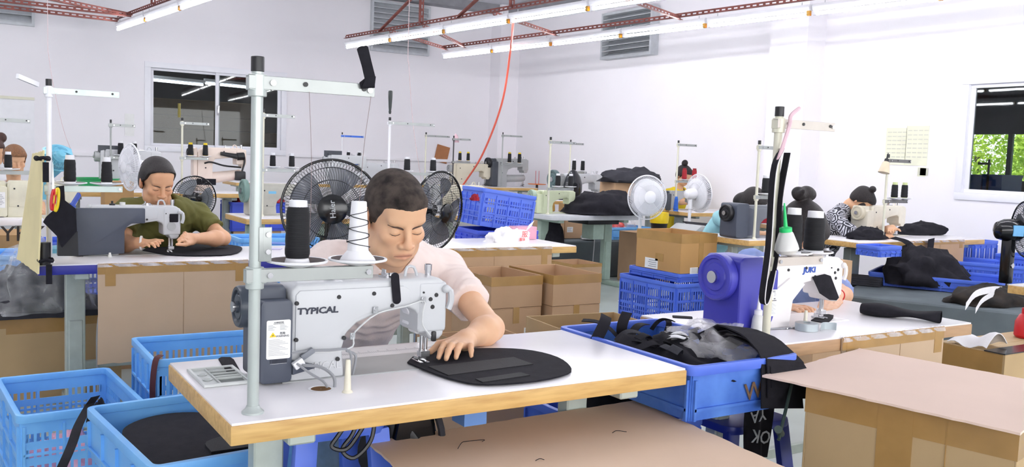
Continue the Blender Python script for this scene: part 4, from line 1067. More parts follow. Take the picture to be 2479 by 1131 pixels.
# small rounded black piece beside the tray
pl_ = [at(u, v, 2, TZT) for u, v in ((529, 872), (536, 868), (557, 868), (566, 874), (583, 904), (550, 906))]; b = B(); b.prism([(w.x, w.y) for w in pl_], TZT+.0004, TZT+.004)
tag(b.build('fabric_tab', blackf), 'short rounded black fabric tab on the table edge behind the tool tray', 'fabric')
# ------------------------------------------------- machine 1
m1p = (.683, 2.028, TZT)
m1 = machine('sewing_machine', 'white lockstitch machine with slate-blue motor end that the man is sewing on', m1p, 0, 1.0, mach, mot, mat('wheel_slate', (58, 66, 78), .35), 'flat', 'TYPICAL', ink, .049)
hs = [c for c in kids(m1) if c.name.startswith('motor_housing')][0]
def warning_label(par, x0, x1, z0, z1, y, axis='-y'):
    b = B(); b.prism(rrect(x0, x1, z0, z1, .004), y-.0012, y, 'xz'); o = b.build('warning_label', paper, par, smooth=False)
    w, h = x1-x0, z1-z0; cx = (x0+x1)/2; yy = y-.0014
    b = B(); text(b, '危险', w*.115, facing((cx+w*.16, yy, z0+h*.655)), .0003); text(b, 'WARNING', w*.115, facing((cx+w*.16, yy, z0+h*.585)), .0003)
    text(b, '工业缝纫机电机', w*.06, facing((cx, yy, z0+h*.94)), .0003); text(b, 'SEWING MACHINE MOTOR', w*.036, facing((cx, yy, z0+h*.905)), .0003)
    b.build('lettering', ink, o, smooth=False)
    b = B()
    for i in range(5):
        for xx, ww in ((x0+w*.06, w*.33), (x0+w*.55, w*.34)): b.box(xx, xx+ww*(.6+.4*((i*7) % 3)/2), yy, yy+.0003, z0+h*(.865-.028*i), z0+h*(.873-.028*i))
    for i in range(12): b.box(x0+w*.08, x0+w*(.55+.35*((i*5) % 4)/3), yy, yy+.0003, z0+h*(.49-.036*i), z0+h*(.498-.036*i))
    b.build('fine_print', inkl, o, smooth=False)['kind'] = 'stuff'
    b = B(); b.prism([(x0+w*.12, z0+h*.57), (x0+w*.40, z0+h*.57), (x0+w*.26, z0+h*.695)], yy-.0003, yy+.0003, 'xz'); b.build('hazard_triangle', yell, o, smooth=False)
    tx, tz, q = x0+w*.26, z0+h*.612, w*.05
    b = B(); b.prism([(tx+q*.5, tz+q*1.1), (tx-q*.7, tz-q*.1), (tx+q*.0, tz-q*.05), (tx-q*.4, tz-q*1.0), (tx+q*.7, tz+q*.25), (tx+q*.05, tz+q*.2)], yy-.0006, yy-.0003, 'xz'); b.build('hazard_bolt', ink, o, smooth=False)
    return o
wl = warning_label(hs, -.062, -.006, .062, .152, -.016)
b = B()
for i in range(22): b.box(-.048+i*.0016, -.048+i*.0016+.0004+.0008*((i*7) % 3)/2, -.0178, -.0172, .053, .060)
b.box(-.053, -.014, -.0172, -.016, .051, .062); b.build('barcode_label', ink, hs, smooth=False)
b = B(); b.box(-.053, -.014, -.0171, -.0158, .0505, .0625); b.build('barcode_paper', paper, hs, smooth=False)

b = B(); text(b, 'TYPICAL', .026, facing((.075, -.001, .032)), .0012); b.build('cast_lettering', mat('cast_white', (214, 215, 217), .4), m1, smooth=False)
# black lever piece on the arm, plug and cables
b = B(); b.prism([(.262+x, .205+z) for x, z in rrect(-.011, .011, -.034, .045, .0105)], -.0085, -.0055, 'xz', M.Translation((0, 0, .0)) @ M.Translation((.262, 0, .205)) @ M.Rotation(-.12, 4, 'Y') @ M.Translation((-.262, 0, -.205))); b.build('black_tab', blackf, m1, bevel=.0008, seg=1)
b = B(); b.tube(bez([(-.002, -.01, .075), (.05, -.012, .070), (.11, -.012, .067), (.15, -.01, .075), (.152, -.008, .10), (.165, -.008, .118), (.215, -.008, .152), (.29, -.008, .165), (.338, -.010, .176), (.335, -.012, .15), (.335, -.012, .115), (.36, -.01, .085)], 40), .0022, n=6); b.build('light_cable', mat('white_cable', (214, 216, 216), .5), m1)
b = B(); b.tube(bez([(-.002, -.012, .072), (.04, -.016, .074), (.09, -.014, .071), (.14, -.010, .067), (.15, .0, .03), (.148, .01, .002)], 24), .0034); b.tube(bez([(.135, -.008, .066), (.16, -.006, .05), (.158, .004, .002)], 14), .0034); b.build('pedal_cables', cable, m1)['kind'] = 'stuff'
b = B(); b.tube(bez([(.018, -.03, .045), (.055, -.05, .042), (.078, -.075, .022), (.078, -.083, -.01)], 18), .0042); b.build('power_cable', cable, m1)
b = B(); b.tube(bez([(.006, -.03, .05), (.03, -.05, .03), (.055, -.075, .012), (.064, -.082, -.01)], 18), .0032); b.build('signal_cable', cable, m1)
b = B(); b.cbox((.035, -.016, .068), (.034, .014, .014), rot=(0, -.55, 0)); b.build('plug_body', mat('plug_grey', (126, 130, 138), .5), m1, bevel=.003)
b = B(); b.cbox((.012, -.022, .048), (.026, .016, .018), rot=(0, -.55, 0)); b.build('plug_socket', whitep, m1, bevel=.003)
b = B(); b.prism([(-.03, 0), (.025, .012), (.025, .02), (-.03, .035)], -.018, -.004, 'xz', M.Translation((.03, 0, .02))); b.build('cable_boot', mot, m1, bevel=.003)
for x, z in ((.338, .178), (.208, .160), (.15, .100)):
    b = B(); b.cbox((x, -.008, z), (.012, .004, .016)); screw(b, x, z+.002, -.009, .005); b.build('cable_clip', chrome, m1)
# white finger guard under the arm
b = B(); b.prism([(.318, .150), (.330, .158), (.366, .086), (.352, .078), (.345, .083), (.335, .11), (.325, .105), (.33, .125)], .05, .09, 'xz'); b.build('knife_cover', whitep, m1, bevel=.003)
b = B(); b.cbox((.372, -.002, .082), (.012, .012, .026)); b.build('clip_black', blackp, m1, bevel=.004)
# ------------------------------------------------- stand 1 with its cones
f1 = at(612, 1000, 2, TZT); zl = at(620, 668, 1, f1.y).z
s1 = stand('tall painted thread stand with black cap at the near table edge', f1, at(640, 148, 1, f1.y).z, zl, .245, (.088, .222), r=.0118, disc_r=.0635)
b = B(); b.box(.004, .014, -.013, .013, zl-f1.z+.03, zl-f1.z+.10); b.box(.012, .03, -.0135, -.0105, zl-f1.z+.03, zl-f1.z+.10); b.build('joint_bracket', armm, s1, bevel=.002)
for z in (.05, .085):
    b = B(); b.cyl((.022, -.0135, zl-f1.z+z), (.022, -.018, zl-f1.z+z), .0055, n=8); b.build('bolt', chrome, s1)
cone('black thread cone on the front stand beside the machine motor', (f1.x+.088, f1.y, zl+.023), h=.118, r0=.0255, r1=.0235, tiph=.013)
c2 = thing('thread_cone', 'nearly empty white cone with crossed black thread, next to the man\'s ear', 'thread cone', (f1.x+.222, f1.y, zl+.023))
b = B(); b.lathe([(.040, 0), (.036, .008), (.023, .024), (.0165, .128), (.015, .130)], 24); b.build('core', whitep, c2)
b = B()
for sg in (1, -1): b.tube([((.0255-.007*k/60)*math.cos(sg*k*.32), (.0255-.007*k/60)*math.sin(sg*k*.32), .03+.085*k/60) for k in range(61)], .0009, n=4)
b.build('thread', thb, c2)
p = at(905, 205, 1, f1.y); q = at(882, 112, 1, f1.y)
pz = [at(u, v, 1, f1.y-.022) for u, v in ((864, 119), (871, 112), (886, 110), (891, 114), (898, 145), (908, 185), (907, 213), (874, 215), (870, 200), (883, 190), (876, 160))]
b = B(); b.prism([(w.x, w.z) for w in pz], f1.y-.024, f1.y-.020, 'xz'); b.prism([(pz[9].x, pz[9].z), (pz[5].x, pz[5].z), (pz[6].x-.002, pz[6].z+.002), (pz[7].x, pz[7].z+.004)], f1.y-.0275, f1.y-.0245, 'xz')
tag(b.build('webbing_strap', blackf, None, bevel=.0012), 'black webbing strap folded over the end of the tall stand arm', 'strap')
stand_strands('thin pale thread hanging from the tall stand arm', bez([f1+V((.1, -.02, .66)), f1+V((.115, .0, .5)), f1+V((.12, .02, .31))], 12))
stand_strands('thin thread dropping from the arm tip toward the white cone', bez([f1+V((.235, -.02, .66)), f1+V((.23, 0, .55)), f1+V((.222, .0, .425))], 12))
# ------------------------------------------------- work pieces on the table
def flat_panel(name, label, poly_px, z, m, th=.004, smoothn=3, cat='fabric'):
    P = [at(u, v, 2, z) for u, v in poly_px]; c = bez(P+[P[0]], len(P)*smoothn)[:-1] if smoothn else P; b = B(); b.prism([(q.x, q.y) for q in c], z, z+th, 'xy'); return tag(b.build(name, m), label, cat)
flat_panel('fabric_piece', 'large black oval fabric panel being sewn under the man\'s hand', [(986, 880), (1010, 862), (1080, 850), (1210, 846), (1290, 852), (1350, 868), (1380, 890), (1375, 907), (1300, 925), (1180, 934), (1110, 925), (1040, 903)], TZT+.0035, blackf, .004)
flat_panel('fabric_patch', 'black square patch stitched on the oval panel', [(1037, 889), (1244, 866), (1291, 883), (1085, 910)], TZT+.0075, mat('black_fabric_sheen', (27, 26, 31), .8, var=.1, scale=20, bump=.3, bscale=300), .002, 0)
flat_panel('fabric_patch', 'narrow black patch on the rim of the oval panel', [(1151, 919), (1260, 903), (1283, 910), (1169, 927)], TZT+.0075, mat('black_fabric_sheen', (0, 0, 0)), .002, 0)
# ================================================================ THE MAN
HM = V(dp(957, 524, 2.46)); RM = rotm(.46, .0, -.04)
el = at(1188, 795, 2, .80); wr = at(1128, 822, 2, .795); zt = TZT+.017
tips = [at(1062, 866, 2, zt), at(1080, 869, 2, zt), at(1104, 866, 2, zt), at(1141, 862, 2, zt)]
RS = at(797, 640, 1, 2.50); LS = at(1078, 655, 1, 2.62)
teem = mat('tee_pink', (240, 224, 218), .85, var=.03, scale=8, bump=.15, bscale=140)
jean = mat('denim_blue', (150, 178, 206), .85, var=.08, scale=40)
man = person('person', 'short-haired man in a pale pink t-shirt bent over the front machine', HM, RM, 1.01, (RS, LS), ((RS.x+LS.x)/2-.01, 2.53, (RS.z+LS.z)/2+.055), (1.10, 2.92, .52),
    arms=[dict(sh=LS, el=el, wr=wr, tips=tips, thumb=at(1042, 852, 2, TZT+.014), lift=.014, f=1.0), dict(sh=RS, el=(RS.x-.08, 2.66, .80), wr=(.80, 2.52, .62))], h=.0034, skin=(228, 184, 148), shirt_m=teem, hair=dict(lift=.0045, fade=.005, peak=-.004), hair_m=hairs, trousers=jean, sleeve=.58, chest=(.155, .105), shirt_h=.0065, sleeve_r=.066, hair_h=.004)
# ================================================================ BETWEEN THE TWO FRONT TABLES
binr = crate('parts_bin', 'blue open bin of black fabric scraps wedged between the two front tables', (1.900, 2.06, .612), .40, .60, .152, 0, cratee, solid=True, cat='bin', ribs=2)
for c in kids(binr):
    if c.name.startswith('rim'): c.data.materials[0] = cratev
b = B(); text(b, 'W', .07, facing((.03, -.31, .06), tilt=.1), .0008);  b.build('pen_marks', inkbr, binr, smooth=False)
b = B(); b.box(.14, .19, -.3112, -.3095, .06, .10); o = b.build('label', paper, binr, smooth=False)
b = B()
for i in range(5): b.box(.145, .185-.004*(i % 2), -.312, -.3112, .066+.006*i, .069+.006*i)
b.build('print', inkl, o, smooth=False)['kind'] = 'stuff'
heap('fabric_scraps', 'tangle of black fabric offcuts filling the blue bin', (1.89, 2.06, .66), (.185, .28, .085), 1, blackf, 'fabric', 3, .45, 'stuff')
def slip(label, c, L, w, rz, tx, ty, m=blackf, bend=.03, name='fabric_strip', grp='black straps sticking out of the scrap bin'):
    T = M.Translation(V(c)) @ Euler((tx, ty, rz)).to_matrix().to_4x4(); b = B()
    b.sheet(lambda u, v: T @ V(((u-.5)*L, (v-.5)*w, bend*math.sin(u*PI))), 8, 2, .0025); o = b.build(name, m); tag(o, label, 'fabric', grp); return o
q = at(1455, 795, 1, 2.20); slip('black strap end standing up at the rear corner of the scrap bin', q, .10, .036, .5, .6, -.75)
q = at(1512, 790, 1, 2.24); slip('wide black strap end sticking straight up from the scrap bin', q, .09, .034, .2, .4, -1.35)
q = at(1612, 790, 1, 2.30); slip('narrow black strap tip at the far rim of the scrap bin', q, .05, .02, 1.0, .2, -1.0)
for i in range(16):
    q = V((1.90+rnd.uniform(-.14, .14), 2.10+rnd.uniform(-.2, .2), .755+rnd.uniform(-.015, .02)))
    slip('loose grey strap offcut lying among the scraps in the bin' if i % 4 == 0 else 'loose black strap offcut lying among the scraps in the bin', q, rnd.uniform(.06, .14), rnd.uniform(.02, .035), rnd.uniform(0, 6), rnd.uniform(-.5, .5), rnd.uniform(-.5, .5), greyf if i % 4 == 0 else blackf, .02, grp='loose grey strap offcuts in the scrap bin' if i % 4 == 0 else 'loose black strap offcuts in the scrap bin')
q = at(1640, 815, 2, .775); b = B(); b.tube([q+V((.035*math.cos(a), .025*math.sin(a), .006*math.sin(2*a))) for a in np.linspace(0, 2*PI, 24)], .005, n=6); tag(b.build('white_loop', whitep), 'white plastic loop lying among the black scraps', 'loop')
heap('plastic_bag', 'crumpled clear plastic bag across the middle of the scrap bin', (2.02, 2.0, .735), (.12, .17, .075), 1, film, 'bag', 11, .4)
# folded black sheet hanging over the bin front
def fold(u, v):
    xs = 1.955+.125*v+.012*math.sin(u*4); pth = [(2.02, .78), (1.93, .83), (1.83, .815), (1.755, .775), (1.735, .70), (1.72, .63)]
    t = u*(len(pth)-1); i = min(int(t), len(pth)-2); f = t-i; y = pth[i][0]*(1-f)+pth[i+1][0]*f; z = pth[i][1]*(1-f)+pth[i+1][1]*f
    return V((xs+.05*u*(v-.3), y, z-.02*v))
for k, (dx, dz, dy) in enumerate(((0, .0, 0), (.012, -.014, -.012), (.02, -.03, -.02))):
    b = B(); b.sheet(lambda u, v: fold(u*(1-.12*k), v)+V((dx, dy, dz)), 16, 4, .004)
    tag(b.build('rubber_sheet', blackf), ['topmost black foam sheet draped over the front rim of the scrap bin', 'second black foam sheet under the topmost one on the scrap bin rim', 'lowest black foam sheet hanging down the front of the scrap bin'][k], 'sheet')
# lower crate with a black bag under the bin
crate('crate', 'deep blue crate on the floor below the scrap bin, holding a black bag', (1.865, 2.30, .0), .38, .44, .50, .0, cratev, solid=True)
def bagf(u, v):
    a = u*2*PI; r = .19*(1-.75*v**2); return V((1.72+r*math.cos(a)*1.1, 2.12+r*math.sin(a)*.55, .48+.14*v))
heap('black_bag', 'black bag with carrying strap in the crate under the scrap bin', (1.85, 2.22, .505), (.17, .13, .075), 1, blackf, 'bag', 5, .15)
strap('bag_strap', 'black carrying strap arching over the bag under the bin', [(1.72, 2.09, .53), (1.78, 2.07, .598), (1.87, 2.07, .595), (1.94, 2.09, .53)], .03, wdir=(.1, 1, .2))
# big cardboard sheet in front of the table, on a carton
board('cardboard_sheet', 'large pale cardboard sheet lying below the front table edge', [at(888, 1072, 2, .6), at(1010, 1200, 2, .6)+V((0, -.15, 0)), at(1828, 1110, 2, .6)+V((-.02, -.12, 0)) if 0 else V((1.66, 1.30, .60)), V((1.735, 2.02, .60))], .006, cardl)
carton('carton', 'closed carton carrying the large pale cardboard sheet', (1.16, 1.54, 0), .48, .36, .590, 0, card, False)
for k, (u, v, pts) in enumerate(((1120, 1075, [(-.03, -.03), (0, .004), (.02, .01), (.06, .0), (.05, -.008)]), (1500, 1048, [(-.02, .005), (0, .012), (.02, -.004)]), (1305, 1115, [(-.01, 0), (.005, .004), (.012, -.004)]))):
    q = at(u, v, 2, .605); b = B(); b.tube(bez([q+V((x, y, .001+.001*(i % 2))) for i, (x, y) in enumerate(pts)], 14), .0009, n=4)
    tag(b.build('thread_snippet', blackf), ['long tangled black thread snippet on the large cardboard sheet', 'curled black thread snippet at the back of the large cardboard sheet', 'short black thread snippet at the front of the large cardboard sheet'][k], 'thread')
# right foreground carton with its loose lid sheet
ZL = .72
lp_ = [at(1845, 911, 2, ZL), at(2080, 845, 2, ZL), at(2700, 948, 2, ZL)-V((0, .0, 0)), at(2470, 1052, 2, ZL)]
lp_[2] = lp_[1]+(lp_[3]-lp_[0])*1.02
board('cardboard_sheet', 'loose pinkish cardboard sheet covering the big taped carton', lp_, .006, mat('cardboard_pink', (234, 208, 192), .85, var=.02, scale=4))
d = (lp_[3]-lp_[0]); ry = math.atan2(d.y, d.x)+PI/2
w_ = (lp_[1]-lp_[0]).length; l_ = d.length
u1 = (lp_[1]-lp_[0]).normalized(); u2 = d.normalized()
o0 = lp_[0]+u1*.05+u2*.115; Lx, Ly = w_*.80, l_*.80
cc = o0+u1*(Lx/2)+u2*(Ly/2)
big = carton('carton', 'big taped brown carton under the pinkish cardboard sheet', (cc.x, cc.y, 0), Lx, Ly, ZL-.006, math.atan2(u1.y, u1.x), mat('carton_olive', (188, 160, 118), .7, var=.05, scale=4), True, tapes=[('-x', .02, .09, .1, ZL-.006), ('-x', -Ly*.2, .002, .2, .7)], tape_rim=.075, seam=.14, lab=[('-y', -Lx*.28, .26, .06, .16)])
# hanging black bag with chalk letters, stand pole, stool under table 4
t = thing('apron', 'black cloth with white chalk letters hanging under the right front table', 'cloth', (2.22, 1.98, .2))
hb_ = at(1835, 1010, 1, 1.98)
b = B(); b.sheet(lambda u, v: V((hb_.x-.05+.11*u, 1.98+.012*math.sin(u*9+v*3), .36+.28*v)), 10, 8, .003); b.build('panel', blackf, t, world=True)
b = B(); text(b, 'YA', .055, facing((hb_.x-.018, 1.962, .515), tilt=PI+.1)); text(b, 'OK', .06, facing((hb_.x-.0, 1.962, .445), tilt=PI-.2)); text(b, 'SC', .045, facing((hb_.x+.032, 1.962, .565))); b.build('chalk_letters', chalk, t, world=True, smooth=False)
def stool(label, x, y, h, m, rz=0, r=.15):
    t = thing('plastic_stool', label, 'stool', (x, y, 0), rz)
    b = B(); b.prism(rrect(-r, r, -r, r, .05), h-.03, h); b.build('seat', m, t, bevel=.01)
    for sx in (-1, 1):
        for sy in (-1, 1):
            b = B(); q = r*.78; w = .055
            b.prism([(sx*(q-w/2), sy*q*.0) for _ in ()] or [(-w/2, -w/2), (w/2, -w/2), (w/2, w/2), (-w/2, w/2)], 0, .001) if 0 else b.beam((sx*(q+.05), sy*(q+.05), 0), (sx*q, sy*q, h-.02), w, w*.5); b.build('leg', m, t, bevel=.006)
    for s in (-1, 1):
        b = B(); b.beam((-r*.86, s*r*.9, h*.45), (r*.86, s*r*.9, h*.45), .02, .035); b.build('rail', m, t, bevel=.004)
    return t
navy = mat('navy_plastic', (36, 52, 150), .4, var=.06)
stool('navy plastic stool standing behind the chalk-lettered cloth', 2.32, 2.20, .45, navy)
stool('bright blue plastic stool below the front table beside the black motor', .80, 2.08, .655, cratev, .0, .115)
stool('blue plastic stool the man in pink sits on', 1.10, 2.95, .43, cratev)
t = thing('servo_motor', 'black servo motor under the front table beside the blue stool', 'motor', (1.0, 2.06, .42))
b = B(); b.cyl((.93, 2.0, .56), (1.05, 2.16, .56), .085, n=26); b.build('body', blackp, t, world=True, bevel=.012)
b = B(); b.prism([(.90, .45), (1.06, .45), (1.03, .70), (.95, .70)], 1.97, 1.995, 'xz'); b.build('belt_guard', blackg, t, world=True, bevel=.006)
b = B(); b.box(.96, 1.02, 2.0, 2.1, .62, .715); b.build('mount', blackp, t, world=True, bevel=.004)
b = B(); b.tube(bez([(1.02, 1.965, .70), (1.05, 1.96, .62), (1.06, 1.96, .52), (1.07, 1.97, .42)], 14), .009); b.build('hose', greyf, t, world=True)
q = at(760, 1070, 1, 1.9)
b = B(); b.tube(bez([(.80, 1.9, .715), (.755, 1.9, .66), (.74, 1.9, .635), (.77, 1.89, .628), (.80, 1.89, .66), (.83, 1.89, .71)], 26), .005); b.tube(bez([(.815, 1.91, .715), (.79, 1.9, .66), (.765, 1.9, .625), (.79, 1.89, .605), (.83, 1.89, .64), (.845, 1.9, .70)], 26), .005)
tag(b.build('cable_loop', blackp), 'two black power-cable loops hanging under the front table edge', 'cable')
b = B(); b.box(.0, .0001, 0, .0001, 0, .0001) if 0 else b.box(1.025, 1.085, 1.80, 1.86, .672, .714); tag(b.build('control_box', mat('control_blue', (90, 130, 190), .5)), 'small blue control box fixed under the front table edge', 'box')
# ================================================================ RIGHT FRONT WORKSTATION
t4 = table('sewing_table', 'white sewing table with brown edge carrying the purple-blue machine', 2.108, 3.214, 1.886, 2.46, edge=edgeb, legx=(.12, .14))
f4 = at(1853, 830, 2, .76)
m4 = machine('sewing_machine', 'white machine with large purple-blue motor and hand wheel on the right front table', (2.33, 2.10, .76), 0, 1.0, mat('machine_bright', (240, 236, 236), .35, var=.02), motb, mat('wheel_blue', (72, 72, 186), .4, var=.04), 'flat', 'JUKI', inkb, .078, 'wide', logo_size=.030, logo_x=.222, logo_z=.192)
mc = [c for c in kids(m4) if c.name.startswith('motor_cap')][0]
warning_label(mc, .008, .046, .045, .135, -.0225)
b = B(); b.prism([(.235, .168), (.30, .176), (.332, .168), (.385, .088), (.372, .078), (.335, .082), (.28, .108)], -.009, -.006, 'xz'); b.build('black_cloth', blackf, m4, bevel=.001)
b = B(); b.prism([(.0, 0), (.0, .1), (.12, .17), (.2, .145), (.14, .09), (.128, 0)], -.012, .0, 'xz'); b.build('side_panel', mat('machine_bright', (0, 0, 0)), m4, bevel=.006)
z4t = at(1904, 266, 1, f4.y).z; z4l = at(1876, 634, 1, f4.y).z
s4 = stand('beige thread stand with black cap on the right front table', f4, z4t, z4l, .24, (.095, .195), polec, arm_m=mat('arm_beige', (206, 198, 190), .4, .2), r=.0125, cap=blackp, disc_r=.062)
cone('black thread cone with white core behind the hanging oil bottle', (f4.x+.095, f4.y, z4l+.022), h=.125, r0=.029, r1=.026)
cone('thick black thread cone on the arm above the purple-blue machine', (f4.x+.195, f4.y, z4l+.022), h=.115, r0=.033, r1=.031)
p0 = at(1893, 362, 1, f4.y-.02); p1 = at(1848, 732, 1, f4.y-.03)
b = B()
lp = bez([at(1893, 360, 1, f4.y-.02), at(1872, 420, 1, f4.y-.03), at(1860, 600, 1, f4.y-.03), at(1845, 722, 1, f4.y-.03), at(1858, 720, 1, f4.y-.022), at(1880, 600, 1, f4.y-.02), at(1887, 480, 1, f4.y-.02), at(1906, 370, 1, f4.y-.018)], 36)
b.sheet(lambda u, v: lp[min(int(u*(len(lp)-1)), len(lp)-1)]+V((.01, .001, 0))*(v-.5)+V((0, .030, 0))*(v-.5), len(lp)-1, 2, .0035); tag(b.build('elastic_strap', blackf), 'long black strap with white edge hanging in a loop on the beige stand', 'strap')
b = B(); b.tube([q+V((-.006, -.017, 0)) for q in lp[:24]], .0016, n=5); tag(b.build('strap_edge', whitef), 'white edge cord along the black strap loop on the beige stand', 'cord')
b = B(); b.tube(bez([at(1935, 262, 1, f4.y-.02), at(1915, 280, 1, f4.y-.03), at(1912, 300, 1, f4.y-.03), at(1900, 340, 1, f4.y-.03), at(1884, 388, 1, f4.y-.035)], 18), [.004, .006, .005]+[.004+.0004*i for i in range(20)][:16] if 0 else .006); tag(b.build('pink_tie', pinkf), 'pale pink cloth strip knotted round the beige stand top', 'cloth')
def bottle(name, label, base, prof, m, parts=(), lean=0, rz=0):
    t = thing(name, label, 'bottle', base, rz); t.rotation_euler = (lean, 0, rz)
    b = B(); b.lathe(prof, 24); b.build('body', m, t)
    for nm, pr, mm in parts:
        b = B(); b.lathe(pr, 20); b.build(nm, mm, t)
    return t
q = at(1833, 807, 2, .76)
bottle('oil_bottle', 'small translucent squeeze bottle standing beside the beige stand foot', q, [(.021, 0), (.0225, .004), (.019, .045), (.015, .058), (.012, .062)], milky, [('cap', [(.0135, .062), (.0135, .076), (.007, .080), (.0022, .125), (.0015, .128)], whitep)])
q = at(1905, 616, 1, f4.y-.05)
bottle('oil_bottle', 'hanging milky oil bottle with bright green cap and spout', q, [(.010, 0), (.028, .004), (.037, .016), (.034, .03), (.022, .065), (.017, .072)], milky, [('cap', [(.019, .070), (.019, .082), (.008, .086)], greenb), ('spout', [(.0065, .084), (.0035, .14), (.002, .158)], greenb), ('oil', [(.008, .002), (.027, .006), (.0345, .014), (.035, .020)], mat('oil_tint', (222, 206, 170), .3))], lean=.0, rz=0).rotation_euler = (.0, -.16, 0)
q = at(1952, 800, 2, .76)
t = thing('tape_roll', 'roll of pale grey tape around a white post on the right front table', 'tape', q)
b = B(); b.lathe([(.012, .001), (.038, .001), (.038, .026), (.012, .026), (.012, .001)], 36, cap=False); b.build('roll', silver, t)
b = B(); b.sheet(lambda u, v: V((.036+.06*u, -.03+.05*u-.045*u*u, .001+.025*v)) if u < .7 else V((.078+.02*math.sin((u-.7)*5), -.017-.09*(u-.7), .001+.025*v)), 14, 2, .0012); b.build('loose_end', silver, t)
q = at(1949, 792, 2, .76); b = B(); b.lathe([(.009, 0), (.0075, .004), (.0055, .055), (.0045, .058)], 16, M.Translation((q.x-.0, q.y+.0, .76))); b.build('thread_post', mat('ivory_plastic', (0, 0, 0)), t4, world=True)
flat_panel('fabric_piece', 'small black square of fabric under the needle of the right front machine', [(1963, 777), (1990, 763), (2018, 765), (2010, 778), (1998, 783)], .763, blackf, .003, 2)
b = B()
def bundle(u, v):
    q0, q1 = at(2085, 750, 2, .775), at(2278, 772, 2, .775); c = q0.lerp(q1, u); a = v*2*PI; w = .056*max(.02, math.sin(PI*(.06+.90*u)))**.4; n_ = V((-(q1-q0).y, (q1-q0).x, 0)).normalized()
    return c+n_*math.cos(a)*w*(1.0+.2*math.sin(9*u))+V((0, 0, 1))*(math.sin(a)*.018*(1+.4*math.sin(7*u)) + .006)
b.sheet(bundle, 22, 16, .002); tag(b.build('fabric_bundle', blackf), 'black folded fabric bundle at the far end of the right front table', 'fabric')
for k, (u, v, rz, nm) in enumerate(((1652, 769, .2, 'small black fabric square near the corner of the right front table'), (1735, 783, .35, 'black fabric strip tucked under the purple-blue motor'))):
    q = at(u, v, 2, .7601); b = B(); b.prism(rrect(-.035-.02*k, .035+.02*k, -.02, .02, .006), 0, .003, 'xy', M.Translation(q) @ M.Rotation(rz-.9, 4, 'Z')); tag(b.build('fabric_square', blackf), nm, 'fabric')
q = at(1905, 797, 2, .7602); b = B()
for s_ in (1, -1): b.tube(bez([q+V((-.075, .02+.006*s_, .002)), q+V((0, -.002*s_, .003)), q+V((.05, -.012*s_, .002))], 10), .0022, n=5)
b.lathe([(.006, 0), (.006, .004)], 10, M.Translation(q+V((0, 0, .001))))
t = thing('thread_snips', 'small brass-handled snips lying at the foot of the white machine', 'scissors', q); o = b.build('blades', chrome, t, world=True)
b = B(); b.tube([q+V((.066+.018*math.cos(a), -.012+.011*math.sin(a), .003)) for a in np.linspace(0, 2*PI, 20)], .0026, n=6); b.build('handle', brass, t, world=True)
# cardboard apron taped along the front edge of table 4
def apron(name, label, p0, p1, z0, z1, m=cardp, tape_h=.04, th=.005, film_=True):
    t = thing(name, label, 'cardboard', tuple((V(p0)+V(p1))/2)[:2]+(z0,)); d = V(p1)-V(p0); L = d.length; rz = math.atan2(d.y, d.x); t.rotation_euler = (0, 0, rz)
    ring = [(-L/2+.004*((i*7) % 3), 0) for i in ()]; b = B(); n = 30
    poly = [(-L/2, z1-z0), (-L/2+.003, (z1-z0)*.5), (-L/2, 0)]+[(-L/2+L*i/n, .004*((i*5) % 4)/3) for i in range(1, n)]+[(L/2, 0), (L/2, z1-z0)]
    b.prism(poly, -th, 0, 'xz'); b.build('sheet', m, t, bevel=.0008, seg=1)
    b = B(); b.box(-L/2+.002, L/2-.002, -th-.0012, -th, z1-z0-tape_h, z1-z0+.004); b.build('tape', tape, t, smooth=False)
    for x in (-L*.42, L*.44):
        b = B(); b.box(x-.022, x+.022, -th-.0016, -th, z1-z0-tape_h*2.2, z1-z0-.01); b.build('tape', tape, t, smooth=False)
    b = B(); b.box(L*.05, L*.052, -th-.001, -th+.001, .01, z1-z0-tape_h); b.build('crease', cardd, t, smooth=False)
    if film_:
        b = B(); b.sheet(lambda u, v: V((-L/2+L*u, -th-.003-.003*math.sin(40*u+3*v), z1-z0-.012+.022*v)) if v < .8 else V((-L/2+L*u, .03*(v-.7), z1-z0+.006)), 40, 5, .0006); b.build('clear_tape', film, t)
    return t
apron('cardboard_apron', 'cardboard sheet taped along the front edge of the right front table', (2.47, 1.884, 0), (3.03, 1.884, 0), .36, .757)
flt = at(1905, 1000, 1, 1.62)
t = thing('metal_rod', 'thin dark green metal rod leaning beside the big taped carton', 'rod', (flt.x, 1.62, .3)); b = B(); b.cyl(at(1918, 925, 1, 1.72), at(1885, 1065, 1, 1.62), .005, n=8); b.build('shaft', mat('dark_green', (50, 66, 62), .5), t, world=True)
b = B(); b.cyl(at(1884, 1040, 1, 1.62), at(1890, 1050, 1, 1.66), .011, n=10); b.build('knob', mat('dark_green', (0, 0, 0)), t, world=True)
# carton at far right with cloth, black tape and red bottle
qn = at(2428, 858, 2, .60); ql = at(2283, 826, 2, .60); wd = (ql-qn).length
sc_ = carton('carton', 'taped carton at the far right with a white cloth on its lid', (qn.x+.33, (qn.y+ql.y)/2, 0), .66, wd+.02, .595, 0, mat('carton_olive', (0, 0, 0)), False, tapes=[('-x', 0, wd, .50, .595)])
b = B(); b.box(qn.x-.005, qn.x+.64, qn.y-.012, qn.y+.075, .599, .603); b.build('black_tape', mat('black_tape', (44, 44, 50), .2, var=.3), sc_, world=True, smooth=False)
b = B(); b.sheet(lambda u, v: V((qn.x+.0+.06*u, ql.y-.03-.17*v, .606+.0*u))+V((.09*u, .0, .055*max(0, math.sin(u*3.0))*(.3+.7*v)+.01*math.sin(9*v))), 12, 10, .003); tag(b.build('cloth', whitef), 'crumpled white cloth lying on the carton at the far right', 'cloth')
